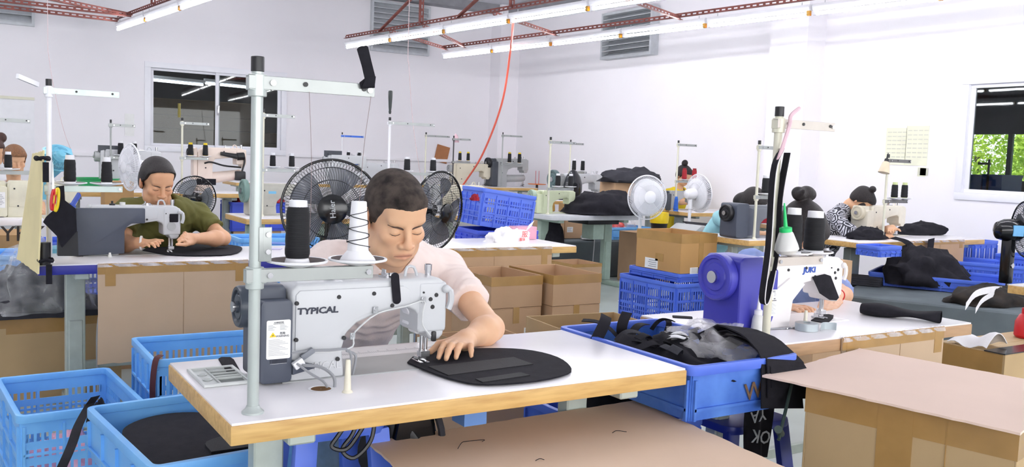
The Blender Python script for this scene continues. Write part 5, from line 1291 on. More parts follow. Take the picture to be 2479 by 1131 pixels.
q = at(2476, 818, 2, .602); bottle('red_container', 'shiny red plastic container on the far right carton at the frame border', q+V((.02, .0, 0)), [(.04, 0), (.047, .01), (.045, .07), (.03, .10), (.022, .105), (.022, .13)], redp)
# ================================================================ LEFT FRONT CRATES
ca = crate('crate', 'sky-blue slotted crate on the floor at the lower left corner, pink bags inside', ((.19+.57)/2, 3.60, 0), .375, .56, .40, math.radians(3.5), crateb, rows=6, pitch=.021, slot=.012, ribs=4, handle=True, gap=.026)
heap('pink_bags', 'pink plastic bags lying at the bottom of the sky-blue slotted crate', ((.19+.57)/2, 3.58, .01), (.15, .22, .20), 1, pinkp, 'bag', 6, .3)
ct = crate('crate', 'sky-blue tray of black panels in front of the left front corner', (.575, 2.50, .405), .385, .58, .145, math.radians(6), crateb, solid=True, ribs=5, cat='tray')
b = B(); b.box(.13, .175, -.3045, -.3025, .02, .075); o = b.build('label', mat('label_greyblue', (150, 170, 190), .6), ct, smooth=False)
def panel_local(name, label, pts, z, th, m, rot=0):
    c = bez([V((x, y, 0)) for x, y in pts+[pts[0]]], len(pts)*4)[:-1]; b = B(); b.prism([(q.x, q.y) for q in c], z, z+th); return tag(b.build(name, m), label, 'fabric')
for k, z in enumerate((.417, .441, .465, .489)):
    panel_local('fabric_piece', ['lowest black panel of the pile in the sky-blue tray', 'second-lowest black panel of the pile in the sky-blue tray', 'third black panel from below in the sky-blue tray', 'topmost broad black panel in the sky-blue tray'][k], [(.425+.004*k, 2.32), (.41, 2.55), (.425, 2.66), (.50, 2.735), (.60, 2.745), (.70, 2.66), (.735, 2.42), (.70, 2.30), (.56, 2.265)], z, .022, blackf)
panel_local('fabric_piece', 'small black panel lying on the big one in the sky-blue tray', [(.58, 2.33), (.59, 2.42), (.68, 2.45), (.71, 2.34)], .512, .006, mat('black_fabric_sheen', (0, 0, 0)))
t = thing('steel_bench', 'grey steel rail bench carrying the sky-blue tray', 'bench', (.50, 2.45, 0))
re_ = at(222, 1046, 2, .40)
for x in (re_.x+.055, .72):
    b = B(); b.box(x-.05, x+.035, 1.55, re_.y if x < .6 else 2.9, .36, .404); b.build('rail', mat('bench_steel', (150, 168, 170), .4, .3), t, world=True, bevel=.004)
for x in (re_.x+.055, .72):
    for y in (1.62, re_.y-.08):
        b = B(); b.box(x-.025, x+.025, y-.025, y+.025, 0, .36); b.build('leg', legm2, t, world=True, bevel=.003)
q0 = at(214, 985, 1, 2.98); q1 = at(150, 1131, 1, 2.6)
strap('webbing_strap', 'twisted black strap hanging off the crate corner beside the tray', [q0+V((.02, 0, .03)), q0, q0.lerp(q1, .3)+V((-.01, -.02, 0)), q0.lerp(q1, .65), q1, q1+V((-.06, -.03, -.12))], .028, wdir=(.8, -.3, .2), n=20)
heap('cloth', 'black rag stuffed at the tray corner above the strap', q0+V((.03, .0, -.05)), (.03, .03, .06), 1, blackf, 'cloth', 8, .3)
cc_ = crate('crate', 'sky-blue slotted crate under the beech table, behind the tray', (.96, 3.745, .08), .58, .44, .42, 0, crateb, rows=2, pitch=.024, slot=.012, ribs=5)
heap('cloth', 'brown and black scraps in the slotted crate behind the tray', (.96, 3.745, .10), (.2, .15, .12), 1, mat('brown_cloth', (90, 56, 50), .9), 'cloth', 9, .3)
q = at(338, 870, 0, .665); strap('strap', 'dark red-brown strap hanging over the crate corner under the tool tray', [(.69, 3.53, .515), (.665, 3.50, .50), (.655, 3.50, .40), (.66, 3.50, .28)], .025, mat('brown_strap', (84, 40, 44), .8), wdir=(.6, -.7, 0))
# ================================================================ LEFT WORKSTATION (row two)
t2 = table('sewing_table', 'white sewing table with dark blue edge, used by the woman in olive', .35, 1.74, 4.40, 5.02, edge=edgen, legx=(.18, .15), leg_w=(.085, .06))
apron('cardboard_apron', 'wide cardboard sheet taped on the front of the blue-edged table', (.586, 4.397, 0), (1.262, 4.397, 0), .30, .757, tape_h=.045)
f2 = at(120, 636, 2, .76); zt2 = at(95, 194, 1, f2.y).z; zl2 = at(112, 457, 1, f2.y).z
s2 = stand('white thread stand tied to the upright cardboard on the blue-edged table', f2, zt2, zl2, .285, (.083, .235), whitep, disc_r=.072, arm_m=mat('arm_pale', (206, 220, 214), .35, .3), cap=blackp, low_arm=.30)
b = B(); b.beam(at(92, 205, 1, f2.y), at(42, 184, 1, f2.y-.1), .012, .02); b.build('rear_arm', whitep, s2, world=True)
cone('black thread cone beside the small blue fan on the left table stand', (f2.x+.083, f2.y, zl2+.022), h=.11, r0=.0255, r1=.0235)
cone('black thread cone by the green basin on the left table stand', (f2.x+.235, f2.y, zl2+.022), h=.105, r0=.025, r1=.021)
m2p = at(196, 621, 2, .76)
m2 = machine('sewing_machine', 'white machine with dark slate rear panel, used by the woman in olive', (m2p.x+.03, m2p.y+.0, .76), 0, 1.04, mach, mot, None, 'flat', None, ink, .05, 'panel')
b = B(); b.cbox((.375, -.006, .175), (.04, .01, .04)); b.build('black_pouch', blackf, m2, bevel=.004)
b = B(); b.cyl((.365, -.002, .135), (.365, -.008, .135), .02, n=20); b.build('cover_disc', machg, m2)
flat_panel('fabric_piece', 'black oval fabric panel under the needle of the olive woman\'s machine', [(345, 607), (375, 595), (430, 592), (520, 592), (575, 597), (586, 605), (560, 617), (480, 620), (400, 617)], .7635, blackf, .004, 3)
for k, (u, v, h_, w_, nm) in enumerate(((172, 618, .075, .011, 'tall translucent plastic block beside the slate machine'), (266, 622, .02, .006, '')) ):
    q = at(u, v, 2, .76); b = B(); b.lathe([(w_*1.8, 0), (w_*1.5, .006), (w_, .012), (w_*.9, h_)], 16, M.Translation(q))
    if nm: tag(b.build('plastic_post', milky), nm, 'post')
    else: b.build('thread_post', milky, t2, world=True)
# upright cardboard shield, tied on
sp = [at(82, 366, 1, 4.40), at(105, 366, 1, 4.36), at(93, 664, 1, 4.31), at(43, 632, 1, 4.62)]
sp = [V((sp[0].x, 4.70, at(82, 366, 1, 4.70).z)), at(106, 364, 1, 4.36), at(93, 664, 1, 4.34), at(42, 628, 1, 4.80)]
sp[0] = at(80, 372, 1, 4.78)
board('cardboard_shield', 'upright pale yellow cardboard strapped to the white stand', sp, .007, cardy)
for z_, nm in ((.12, 'black strap knotted round the stand top corner of the yellow cardboard'), (.0, 'black ribbon tying the yellow cardboard to the stand foot')):
    q = at(104, 384, 1, 4.33) if z_ else at(112, 632, 1, 4.33)
    b = B(); b.tube([q+V((.026*math.cos(a), .03*math.sin(a)+.03, .004*math.sin(3*a))) for a in np.linspace(0, 2*PI, 18)], .008, n=6)
    b.sheet(lambda u, v: q+V((.01+.012*(v-.5)*2, -.005, -.015-.085*u)), 4, 2, .003); tag(b.build('tie_strap', blackf), nm, 'strap')
# hanging scissors, black cut piece
q = at(128, 458, 1, 4.30)
t = thing('scissors', 'scissors with one yellow and one red handle hanging at the stand', 'scissors', q)
b = B(); b.prism([(-.004, 0), (.006, 0), (.0, .125)], -.002, .002, 'xz'); b.build('blades', chrome, t)
for nm, m, dx, k in (('yellow_handle', yell, .014, 1), ('red_handle', redp, .001, .9)):
    b = B(); b.tube([V((dx+.004*math.sin(a*1)+.0075*math.cos(a)*k, .002*k, -.045+.048*math.sin(a)*k)) for a in np.linspace(0, 2*PI, 26)][:-1], .006, n=8, closed=True); b.build('handle', m, t)['label'] = nm.replace('_', ' ')
q = at(150, 520, 1, 4.33)
b = B(); pz = [at(u, v, 1, 4.33) for u, v in ((136, 452), (155, 449), (157, 485), (183, 505), (186, 560), (150, 600), (138, 572), (104, 538), (112, 525), (140, 500))]
b.prism([(p.x, p.z) for p in pz], 4.325, 4.335, 'xz'); tag(b.build('fabric_cutout', blackf), 'black shield-shaped fabric cut-out hanging by the scissors', 'fabric')
b = B(); pz = [at(u, v, 1, 4.40) for u, v in ((140, 560), (188, 560), (190, 620), (140, 620))]; b.prism([(p.x, p.z) for p in pz], 4.40, 4.44, 'xz'); tag(b.build('black_pouch', blackp), 'black pouch standing behind the translucent block on the left table', 'pouch')
q = at(108, 590, 1, 4.38); b = B(); b.cyl((q.x, 4.40, .762), (q.x, 4.40, .86), .026, n=16); tag(b.build('thread_tin', blackp), 'black tin beside the foot of the white stand', 'tin')
q = at(188, 495, 1, 4.7); b = B(); b.beam(at(170, 505, 1, 4.66)+V((0, 0, 0)), at(192, 470, 1, 4.72), .012, .02); b.cbox(at(173, 502, 1, 4.66), (.03, .012, .03), rot=(0, .5, 0)); tag(b.build('brush', mat('brush_blue', (60, 90, 190), .5)), 'small blue brush leaning above the slate machine', 'brush')
# blue clip fan on the table
qf = at(139, 383, 1, 4.86)
tf = fan('small light blue desk fan behind the scissors', qf, (.25, -.75, .35), .064, tealp, tealp, .022, 46, 3, False, whitep, tealp, mat('fan_blade_blue', (140, 200, 226), .4), None, .05, .0016, 'desk_fan', .76)
b = B(); b.lathe([(.0, 0)]*0+[(.07, 0), (.065, .02), (.02, .03)], 24, M.Translation((qf.x, 4.93, .76))); b.build('stand_base', tealp, tf, world=True)
b = B(); b.sheet(lambda u, v: tuple(V(qf)+V((-.062+.124*u, .02-.07*v, .045+.02*math.sin(u*PI)-.03*v))), 10, 4, .003); b.build('hood', tealp, tf, world=True)
# ---------------- woman in olive
HW = V(dp(380, 441, 4.66)); RW = rotm(.42, .16, .02)
sl, sr = at(308, 512, 1, 4.96), at(478, 520, 1, 5.06)
olive = mat('tee_olive', (98, 96, 44), .85, var=.08, scale=8, bump=.15, bscale=140)
zt = .782
person('person', 'woman in an olive t-shirt with tied-back hair sewing at the blue-edged table', HW, RW, 1.0, (sl, sr), ((sl.x+sr.x)/2, 4.97, (sl.z+sr.z)/2+.05), (1.0, 5.32, .50),
    arms=[dict(sh=sl, el=at(296, 590, 1, 4.86), wr=at(336, 588, 1, 4.70), tips=[at(388, 590, 1, 4.60), at(384, 596, 1, 4.58), at(376, 599, 1, 4.57), at(362, 598, 1, 4.57)], thumb=at(394, 583, 1, 4.64), f=.9, up=(0, -.5, .85)),
          dict(sh=sr, el=at(540, 577, 1, 4.90), wr=at(466, 578, 1, 4.74), tips=[at(432, 586, 1, 4.60), at(430, 582, 1, 4.62), at(436, 577, 1, 4.64), at(446, 572, 1, 4.67)], thumb=at(428, 592, 1, 4.58), f=.9, up=(.2, -.4, .85))],
    h=.0048, shirt_m=olive, hair=dict(lift=.010, line=[(-.12, .100), (-.075, .092), (-.050, .068), (-.030, .03), (-.012, .012), (.02, -.02), (.06, -.075), (.12, -.08)], lumps=[((0, .12, .02), (.035, .035, .035))]), hair_m=hairb, female=True, skin=(218, 168, 132), sleeve=.62, chest=(.145, .10), sleeve_r=.062, shirt_h=.008)
b = B(); q = at(342, 588, 1, 4.68); b.tube([q+V((.010*math.cos(a), .030*math.cos(a), .030*math.sin(a))) for a in np.linspace(0, 2*PI, 20)][:-1], .006, n=6, closed=True); tag(b.build('bracelet', mat('bead_white', (236, 230, 226), .4)), 'white beaded bracelet on the wrist of the woman in olive', 'bracelet')
b = B(); q = HW+V(RW @ np.array((0, .01, .09))); Rq = M(RW.tolist()); b.tube([HW+Rq @ V((.082*math.cos(a), .05, .02+.092*math.sin(a))) for a in np.linspace(.15, PI-.15, 16)], .005, n=6); tag(b.build('hair_band', whitep), 'white hair band on the head of the woman in olive', 'hair band')
# ---------------- below the blue-edged table
cb = carton('carton', 'taped carton beneath the blue-edged table topped by a bag of black cloth', (.46, 5.30, 0), .66, .50, .42, 0, mat('carton_olive', (0, 0, 0)), True, tapes=[('-y', -.05, .3, .34, .42)], lab=None, tape_rim=.05)
heap('cloth_pile', 'black cloth inside the clear bag on the carton at left', (.40, 5.22, .42), (.25, .20, .24), 1, greyf, 'cloth', 15, .35)
b = B(); b.prism(rrect(.18, .74, 4.98, 5.5, .05), .425, .455); tag(b.build('cloth_fold', greyf), 'flat folded dark cloth sticking out under the clear bag', 'cloth')
heap('plastic_bag', 'big clear plastic bag over black cloth below the blue-edged table', (.42, 5.20, .45), (.27, .23, .30), 1, film2, 'bag', 17, .35)
crate('crate', 'slotted blue crate standing on its pile behind the left table leg', (.72, 5.75, .42), .5, .36, .32, 0, cratev, rows=3, pitch=.022, slot=.012)
crate('crate', 'lower slotted blue crate of the pile behind the left table leg', (.72, 5.75, .09), .5, .36, .32, 0, cratev, rows=3, pitch=.022, slot=.012)
b = B(); b.box(.47, .97, 5.55, 5.95, 0, .088); tag(b.build('pallet_board', card), 'cardboard slab under the blue crates behind the table leg', 'cardboard')
crate('crate', 'upper blue crate of the pile at the left frame border', (.22, 5.95, .44), .5, .36, .215, 0, crateb, rows=2, pitch=.022, slot=.012)
crate('crate', 'lower blue crate of the pile at the left frame border', (.22, 5.95, .22), .5, .36, .215, 0, crateb, rows=2, pitch=.022, slot=.012)
crate('crate', 'bottom blue crate of the pile at the left frame border', (.22, 5.95, .0), .5, .36, .215, 0, crateb, rows=2, pitch=.022, slot=.012)
b = B(); b.tube(bez([(.625, 4.6, .70), (.62, 4.55, .55), (.60, 4.5, .40), (.605, 4.5, .1), (.61, 4.5, .01)], 18), .006); tag(b.build('cable', cable), 'grey cable hanging to the floor next to the left table leg', 'cable')
# ================================================================ MIDDLE ROW: fans, table three, cartons
fc1 = at(803, 506, 1, 3.72)
fan('large black pedestal fan with lettered hub behind the man\'s shoulder', fc1, (-fc1.x+.25, -fc1.y, .15), .212, blackg, blackg, .064, 90, 5, True, chrome, blackg, None, 'Haier', .06, .0011)
fc2 = at(1058, 512, 1, 4.12)
fan('black pedestal fan turned aside behind the man\'s head', fc2, (.45, -1.0, -.12), .205, blackg, blackg, .05, 80, 5, True, chrome, blackg, None, None, .06, .0011)
t3 = table('sewing_table', 'white table with beech edge carrying the white carrier bag and blue crate', 2.24, 3.436, 4.66, 5.24, edge=edgew)
apron('cardboard_apron', 'cardboard sheet taped along the front of the table with the carrier bag', (2.30, 4.657, 0), (3.24, 4.657, 0), .25, .757, card, .05)
b = B()
qb = at(1176, 573, 2, .765)
heap('carrier_bag', 'crumpled white carrier bag with red print on the middle table', (qb.x, 4.98, .76), (.150, .10, .085), 1, bagw, 'bag', 21, .28)
strap('bag_handle', 'tied corner of the white carrier bag', [(qb.x+.06, 4.96, .80), (qb.x+.12, 4.95, .84), (qb.x+.15, 4.95, .885)], .05, bagw, wdir=(.7, 0, .5), cat='bag')
t = thing('bag_print', 'red print on the white carrier bag', 'print', (qb.x, 4.88, .78)) if 0 else None
bo = [o for o in COL.objects if o.name.startswith('carrier_bag')][0]
b = B(); text(b, '服', .045, M.Translation((qb.x+.05, 4.872, .815)) @ facing((0, 0, 0))); text(b, '服装', .022, M.Translation((qb.x+.03, 4.868, .783)) @ facing((0, 0, 0))); pr_ = b.build('red_lettering', inkr, bo, world=True, smooth=False)
for o in list(COL.objects):
    if o.name.startswith('bag_handle'): del o['category']; del o['label']; mw = o.location.copy(); o.parent = bo; o.location = mw-bo.location
b = B(); b.prism(rrect(-.085, .085, -.06, .06, .02), 0, .085); o = b.build('pink_box', pinkp, None, bevel=.006); o.location = (3.33, 5.14, .761); o.rotation_euler = (0, 0, .0); tag(o, 'pink translucent plastic box beside the white carrier bag', 'box')
crc = at(1188, 520, 1, 5.75)
crate('crate', 'deep blue slotted crate leaning above the white carrier bag', (crc.x-.05, 5.62, .80), .40, .40, .265, math.radians(-8), cratev, rows=3, pitch=.018, slot=.010, tilt=(.0, .13))
crate('crate', 'flat deep blue tray under the leaning slotted crate', (crc.x-.06, 5.56, .705), .46, .38, .09, math.radians(-4), crated, solid=True)
tb = table('side_table', 'low grey work surface behind the middle table holding the blue trays', crc.x-.5, crc.x+.3, 5.34, 5.86, .70, edgeb)
b = B(); heap('hanging_rag', 'red rag hanging on the rim of the leaning blue crate', at(1150, 468, 1, 5.40)+V((0, 0, -.05)), (.03, .03, .04), 1, redf, 'cloth', 4, .4)
# blue booklet and papers on table two right part
q = at(655, 592, 2, .761); q2 = at(690, 600, 2, .761)
for k, (u, v, w, l, m, nm) in enumerate(((665, 590, .16, .12, mat('booklet_blue', (70, 120, 210), .4), 'blue booklet lying at the right end of the blue-edged table'), (650, 603, .14, .05, mat('print_lilac', (190, 184, 220), .5), 'pale printed leaflet in front of the blue booklet'))):
    p = at(u, v, 2, .7605); b = B(); b.box(-w/2, w/2, -l/2, l/2, 0, .004, M.Translation(p) @ M.Rotation(-.5, 4, 'Z')); tag(b.build('booklet', m), nm, 'booklet')
# cartons behind the front table
CT = dict(tape_rim=.055)
def two_stack(label_u, label_l, fl, L, Wd, ztop, h, hz, rz=0, m=card):
    carton('carton', label_u, (fl[0]+L/2, fl[1]+Wd/2, ztop-h), L, Wd, h, rz, m, True, tape_rim=.045)
    carton('carton', label_l, (fl[0]+L/2, fl[1]+Wd/2, 0), L*.99, Wd*.99, ztop-h-.007, rz, m, False, tapes=[('-y', 0, .035, ztop-h-.08, ztop-h)], lab=[('-y', L*.3, ztop-h-.13, .08, .05)])
two_stack('open carton directly behind the man\'s elbow, its rim taped', 'closed carton under the open one behind the man\'s elbow', (2.255, 3.74), .30, .40, .72, .155, 0)
two_stack('open carton to the right of the one behind the elbow, its rim taped', 'closed carton supporting the right-hand open carton', (2.58, 3.68), .30, .42, .725, .155, 0)
qn = at(1300, 812, 2, .6); carton('carton', 'low open carton between the front table and the twin stack', (2.30, 3.02, 0), .44, .28, .635, math.radians(-6), mat('carton_olive', (0, 0, 0)), True, tape_rim=.0)
q3 = at(1390, 641, 2, .35)
carton('carton', 'small open carton standing back beside the pale steel table leg', (q3.x+.16, q3.y+.2, .178), .34, .38, .172, 0, card, True, tape_rim=.03)
carton('carton', 'closed carton under the small open carton near the steel leg', (q3.x+.16, q3.y+.2, 0), .34, .38, .17, 0, card, False, tapes=[('-y', .02, .2, .1, .17)])
carton('carton', 'carton with taped front behind the man under his arm', (1.80, 3.0, 0), .30, .30, .60, 0, card, True, tape_rim=.05)
# right middle: crate, tray and carton
CX, CY = 4.66, 5.02
crate('crate', 'tall slotted blue crate on the floor behind the scrap bin', (CX+.27, CY+.34, 0), .56, .66, .408, 0, cratev, rows=4, pitch=.024, slot=.012)
crate('crate', 'shallow blue tray on the tall slotted crate, pen-marked', (CX+.32, CY+.35, .41), .52, .58, .065, 0, cratev, solid=True, cat='tray')
carton('carton', 'open carton with white labels on the blue tray under the white fan', (CX+.24, CY+.31, .478), .37, .52, .30, 0, mat('carton_tan', (188, 146, 92), .8, var=.04, scale=4), True, tape_rim=.07, tapes=[('-y', .02, .05, 0, .3), ('-x', -.02, .09, .07, .13)], lab=[('-x', .07, .045, .15, .08), ('-y', -.02, .02, .13, .05)])
b = B()
for i in range(7): b.cyl((CX+.15+.05*i, CY+.05+.02*(i % 3), .20+.02*(i % 2)), (CX+.15+.05*i, CY+.09, .30), .012, n=8)
o = tag(b.build('white_spools', whitep), 'white spool ends showing through the slots of the tall crate', 'spool', kind='stuff')
# ================================================================ BACK ROWS
def st(label, foot_px, zt, top_v, top_u, arm_end_u, low_v=None, cones=(), r=.0105, pole=polec, group=None, cone_m=thb, arm_mat=None, disc=.06, cone_h=.12, labels=(), tipm=whitep, cr=.027, Y=None, **kw):
    f = at(foot_px[0], foot_px[1], 2, zt)
    if Y is not None: f = at(foot_px[0], foot_px[1], 1, Y); f.z = zt
    zz = at(top_u, top_v, 1, f.y).z; ax = at(arm_end_u, top_v+8, 1, f.y).x-f.x
    low = at(top_u, low_v, 1, f.y).z if low_v else None
    ds = [at(u, low_v, 1, f.y).x-f.x for u in cones] if low_v else ()
    s_ = stand(label, f, zz, low, max(.12, ax), ds or (.09,), pole=pole, r=r, arm_m=arm_mat or armm, disc_r=disc, **kw)
    for d, lb in zip(ds, labels): cone(lb, (f.x+d, f.y, low+.022), cone_m, cone_h, cr, cr*.9, tipm)
    return s_, f
def mc_at(label, px, zt, sc=1., body=machc, motor=machc, wheel=None, kind='flat', cover='box', wr=.05, dx=0, Y=None, **kw):
    p = at(px[0], px[1], 2, zt) if Y is None else at(px[0], px[1], 1, Y); return machine('sewing_machine', label, (p.x+dx, p.y, zt), 0, sc, body, motor, wheel, kind, None, ink, wr, cover, 0, **kw)
# far left table
table('sewing_table', 'white table at the left frame border carrying the beige machine', -.75, .60, 7.04, 7.66, edge=whitep)
m = mc_at('beige sewing machine with a paper sticker at the left frame border', (18, 526), .76, 1.1, mat('machine_beige', (226, 222, 198), .4), mat('machine_beige', (0, 0, 0)), kind='flat')
hsg = [c for c in kids(m) if c.name.startswith('motor_housing')][0]
b = B(); b.box(-.065, -.012, -.0178, -.0162, .06, .16); o = b.build('paper_sticker', paper, hsg, smooth=False)
b = B()
for i in range(7): b.box(-.06, -.03+.012*((i*5) % 3)/2, -.0183, -.0178, .08+.01*i, .083+.01*i)
b.build('print', inkl, o, smooth=False)['kind'] = 'stuff'
fz = at(-22, 522, 2, .76)
s_ = stand('thread stand of the beige machine, mostly beyond the frame', fz, .76+.72, at(0, 418, 1, fz.y).z, .25, (at(20, 412, 1, fz.y).x-fz.x,), disc_r=.075, low_arm=.34)
cone('black thread cone in front of the brown-haired woman at far left', (at(20, 412, 1, fz.y).x, fz.y, at(20, 412, 1, fz.y).z+.006), thb, .105, .026, .024)
yb = carton('carton', 'brown carton lettered YKK under the table at the left frame border', (.20, 6.78, .27), .62, .46, .42, 0, mat('carton_dark', (176, 138, 92), .85), False)
b = B(); p = at(14, 568, 1, 6.55); text(b, 'YKK', .135, facing((p.x+.10-.20, -.2315, p.z-.27))); text(b, 'YKK ZIPPER', .04, facing((p.x+.12-.20, -.2315, p.z-.385)));  text(b, '吉田拉链', .04, facing((p.x+.12-.2, -.2315, p.z-.385))); b.build('printed_lettering', mat('print_black', (58, 48, 40), .8), yb, smooth=False)
brownh = hairbr
white_s = mat('blouse_white', (232, 232, 236), .85)
HB = V(dp(36, 388, 7.6))
person('person', 'brown-haired woman half hidden by the yellow cardboard at far left', HB, rotm(.35, .25), 1.0, (HB+V((-.17, .12, -.27)), HB+V((.17, .12, -.27))), HB+V((0, .10, -.20)), (HB.x, HB.y+.3, .5), h=.009, shirt_m=white_s, hair=dict(lift=.012, line=[(-.12, .07), (-.05, .055), (-.02, .0), (.02, -.05), (.12, -.09)]), hair_m=brownh, female=True, shirt_wr=0, brow=False, arms=[dict(sh=HB+V((.17, .12, -.27)), el=HB+V((.2, -.05, -.45)), wr=HB+V((.08, -.25, -.42)))])
HD = V(dp(-14, 368, 8.3))
person('person', 'dark-haired woman with a bun cut off by the left frame border', HD, rotm(.3, .2), 1.0, (HD+V((-.17, .12, -.27)), HD+V((.17, .12, -.27))), HD+V((0, .10, -.20)), (HD.x, HD.y+.3, .5), h=.01, shirt_m=white_s, hair=dict(lift=.012, line=[(-.12, .07), (-.05, .055), (-.02, .0), (.02, -.05), (.12, -.09)], lumps=[((.06, .06, .12), (.05, .05, .05))]), hair_m=hair_mat('hair_darkbrown', (80, 50, 40), (40, 24, 22)), female=True, shirt_wr=0, brow=False)
# table ten with post machine, basin, fans
table('sewing_table', 'back table with beech edge carrying the cream post-bed machine', .86, 2.62, 9.12, 9.75, .85, edgew, legx=(.2, .14), leg_w=(.09, .06), leg=mat('steel_grey', (150, 160, 160), .45, .2))
mp_ = mc_at('cream post-bed machine with black arm strap below the left window', (478, 462), .85, 1.32, machp, machp, blackp, 'post', 'none', .045)
b = B(); q = at(490, 440, 1, 9.12); b.box(q.x-.06, q.x+.12, 9.08, 9.11, q.z-.03, q.z+.03); b.build('black_band', blackf, mp_, world=True)
st('beige thread stand with yellow tape below the left window', (440, 462), .85, 287, 434, 506, 383, (461, 497), group=None, labels=('black cone with yellow base cap nearer the taped pole', 'black cone with yellow cap next to the cream machine head'), tipm=yell)
q = at(434, 270, 1, at(440, 462, 2, .85).y); b = B(); b.cyl((q.x, q.y, q.z-.06), (q.x, q.y, q.z+.08), .014, n=12); b.cyl((q.x, q.y, q.z-.03), (q.x, q.y, q.z-.01), .0165, n=12); tag(b.build('pole_sleeve', mat('olive_tape', (120, 110, 40), .5)), 'dark olive taped sleeve on top of the stand by the window', 'sleeve')
q = at(236, 470, 1, 9.4); q.z = .85
t = thing('basin', 'green plastic basin on the back table behind the left cones', 'basin', q)
b = B(); b.lathe([(.15, 0), (.19, .11), (.205, .115), (.205, .12), (.185, .118), (.147, .006), (.001, .006)], 36, cap=False); b.build('bowl', greenp, t)
carton('carton', 'brown carton standing behind the olive woman\'s far shoulder', (at(286, 450, 1, 8.75).x, 8.80, .0), .24, .24, .96, 0, mat('carton_dark', (0, 0, 0)), False)
crate('crate', 'blue crate on the floor behind the olive woman, under the cage fan', (2.02, 6.42, .32), .55, .36, .36, 0, crateb, rows=2)
carton('carton', 'brown carton supporting the blue crate behind the olive woman', (2.02, 6.42, 0), .5, .34, .315, 0, card, False)
crate('crate', 'blue crate on the floor beyond the green-wheeled machine', (2.78, 9.55, .45), .55, .40, .30, 0, crated, solid=True)
carton('carton', 'brown carton under the blue crate beyond the green-wheeled machine', (2.78, 9.55, 0), .5, .38, .445, 0, card, False)
heap('red_cloth', 'red cloth heaped in the blue crate near the green hand wheel', (2.80, 9.5, .74), (.25, .18, .10), 1, redf, 'cloth', 31, .3)
q = at(470, 480, 1, 8.1); fan('black cage fan behind the olive woman\'s shoulder', q, (.1, -1, .0), .19, blackg, blackg, .05, 56, 3, True, chrome, blackg, mat('fan_blade_grey', (150, 154, 160), .4), None, .05, .0016)
q = at(315, 405, 1, 7.9); fan('white fan seen from the side behind the olive woman\'s head', q, (-1, -.25, 0), .19, whitep, whitep, .05, 56, 3, True, whitep, whitep, whitep, None, .05, .0018)
mx_ = mc_at('white machine with dark display box below the narrow wall slip', (254, 452), .85, 1.25, mach, machg, None, 'cyl', 'none', .04, Y=9.35)
q = at(268, 360, 1, 9.4); b = B(); b.cbox(q, (.22, .05, .06)); b.build('control_box', motdk, mx_, world=True)
st('slim thread stand with steel arm left of the window', (268, 455), .85, 292, 275, 327, 382, (292, 325), pole=armm, labels=('black cone on the slim stand, near its pole', 'black cone on the slim stand, at its arm tip'), r=.008, Y=9.3)
# table nine, green wheel machine
table('sewing_table', 'beech-edged table with the green-wheeled machine behind the tall stand', 1.99, 3.05, 7.0, 7.62, .76, edgew, leg=legm2, leg_w=(.09, .06))
mg_ = mc_at('grey machine with a green hand wheel behind the tall stand', (626, 522), .76, 1.12, mat('machine_taupe', (186, 184, 172), .45, var=.08), mat('machine_taupe', (0, 0, 0)), wheelgn, 'flat', 'box', .085)
b = B(); q = at(664, 467, 1, 7.0); b.box(q.x-.03, q.x+.03, 7.045, 7.05, q.z-.01, q.z+.01); b.build('sticker', mat('sticker_blue', (120, 190, 226), .5), mg_, world=True)
st('cream thread stand hidden behind the tall front pole', (634, 524), .76, 266, 640, 713, 412, (660, 706), labels=('black cone behind the front pole, the one closer to it', 'black cone behind the front pole, the one further along'), cone_h=.10, cr=.024)
t = thing('pedal_motor', 'dark machine motor under the green-wheeled machine\'s table', 'motor', (2.62, 7.3, .4)); b = B(); b.cyl((2.5, 7.3, .5), (2.78, 7.3, .5), .12, n=20); b.build('body', mat('motor_olive', (70, 76, 70), .5), t, world=True, bevel=.01)
b = B(); b.box(2.5, 2.78, 7.2, 7.4, .6, .715); b.build('mount', legm2, t, world=True)
# pink/grey machine and white machine on the wall table behind the fans
table('sewing_table', 'long back table along the wall behind the two black fans', 3.3, 6.0, 12.1, 12.8, .85, edgew)
ms_ = mc_at('white machine with grey screen by the wall behind the large fan', (800, 446), .85, 1.3, mach, mach, None, 'cyl', 'none', .04)
q = at(806, 378, 1, 12.1); b = B(); b.cbox(q, (.24, .06, .15)); b.cbox(q+V((0, -.035, -.01)), (.17, .012, .09)); b.build('screen_box', motdk, ms_, world=True)
st('slim stand with bright blue guide arm at the back wall', (826, 446), .85, 322, 831, 880, 396, (843, 869), pole=whitep, arm_mat=mat('arm_blue', (60, 110, 210), .4), labels=('black cone under the blue guide arm, near its pole', 'black cone under the blue guide arm, beside the first'), r=.008, cone_h=.14)
mc_at('pale machine by the wall right of the blue-armed stand', (880, 446), .85, 1.35, mach, machg, None, 'flat', 'none', .04, Y=12.3)
# stand with black handle
table('sewing_table', 'pale table behind the man holding the stand with a black handle', 2.95, 4.25, 7.35, 7.98, .76, edgew)
s_, f = st('white thread stand topped by a black screwdriver handle', (938, 516), .76, 286, 942, 1051, 420, (985, 1048), pole=whitep, labels=('black cone with white tip just above the man\'s hair', 'black cone beside the side-turned fan'), cone_h=.115, cr=.03)
q = at(944, 276, 1, f.y); b = B(); b.lathe([(.009, 0), (.013, .02), (.011, .03), (.014, .06), (.019, .15), (.020, .20), (.016, .21)], 14, M.Translation(q)); b.build('tool_handle', mat('handle_dark', (40, 48, 46), .35), s_, world=True)
mc_at('cream overlock machine between the side-turned fan and the blue crate', (1068, 504), .76, 1.15, machc, machg, None, 'flat', 'box', .04, Y=7.6)
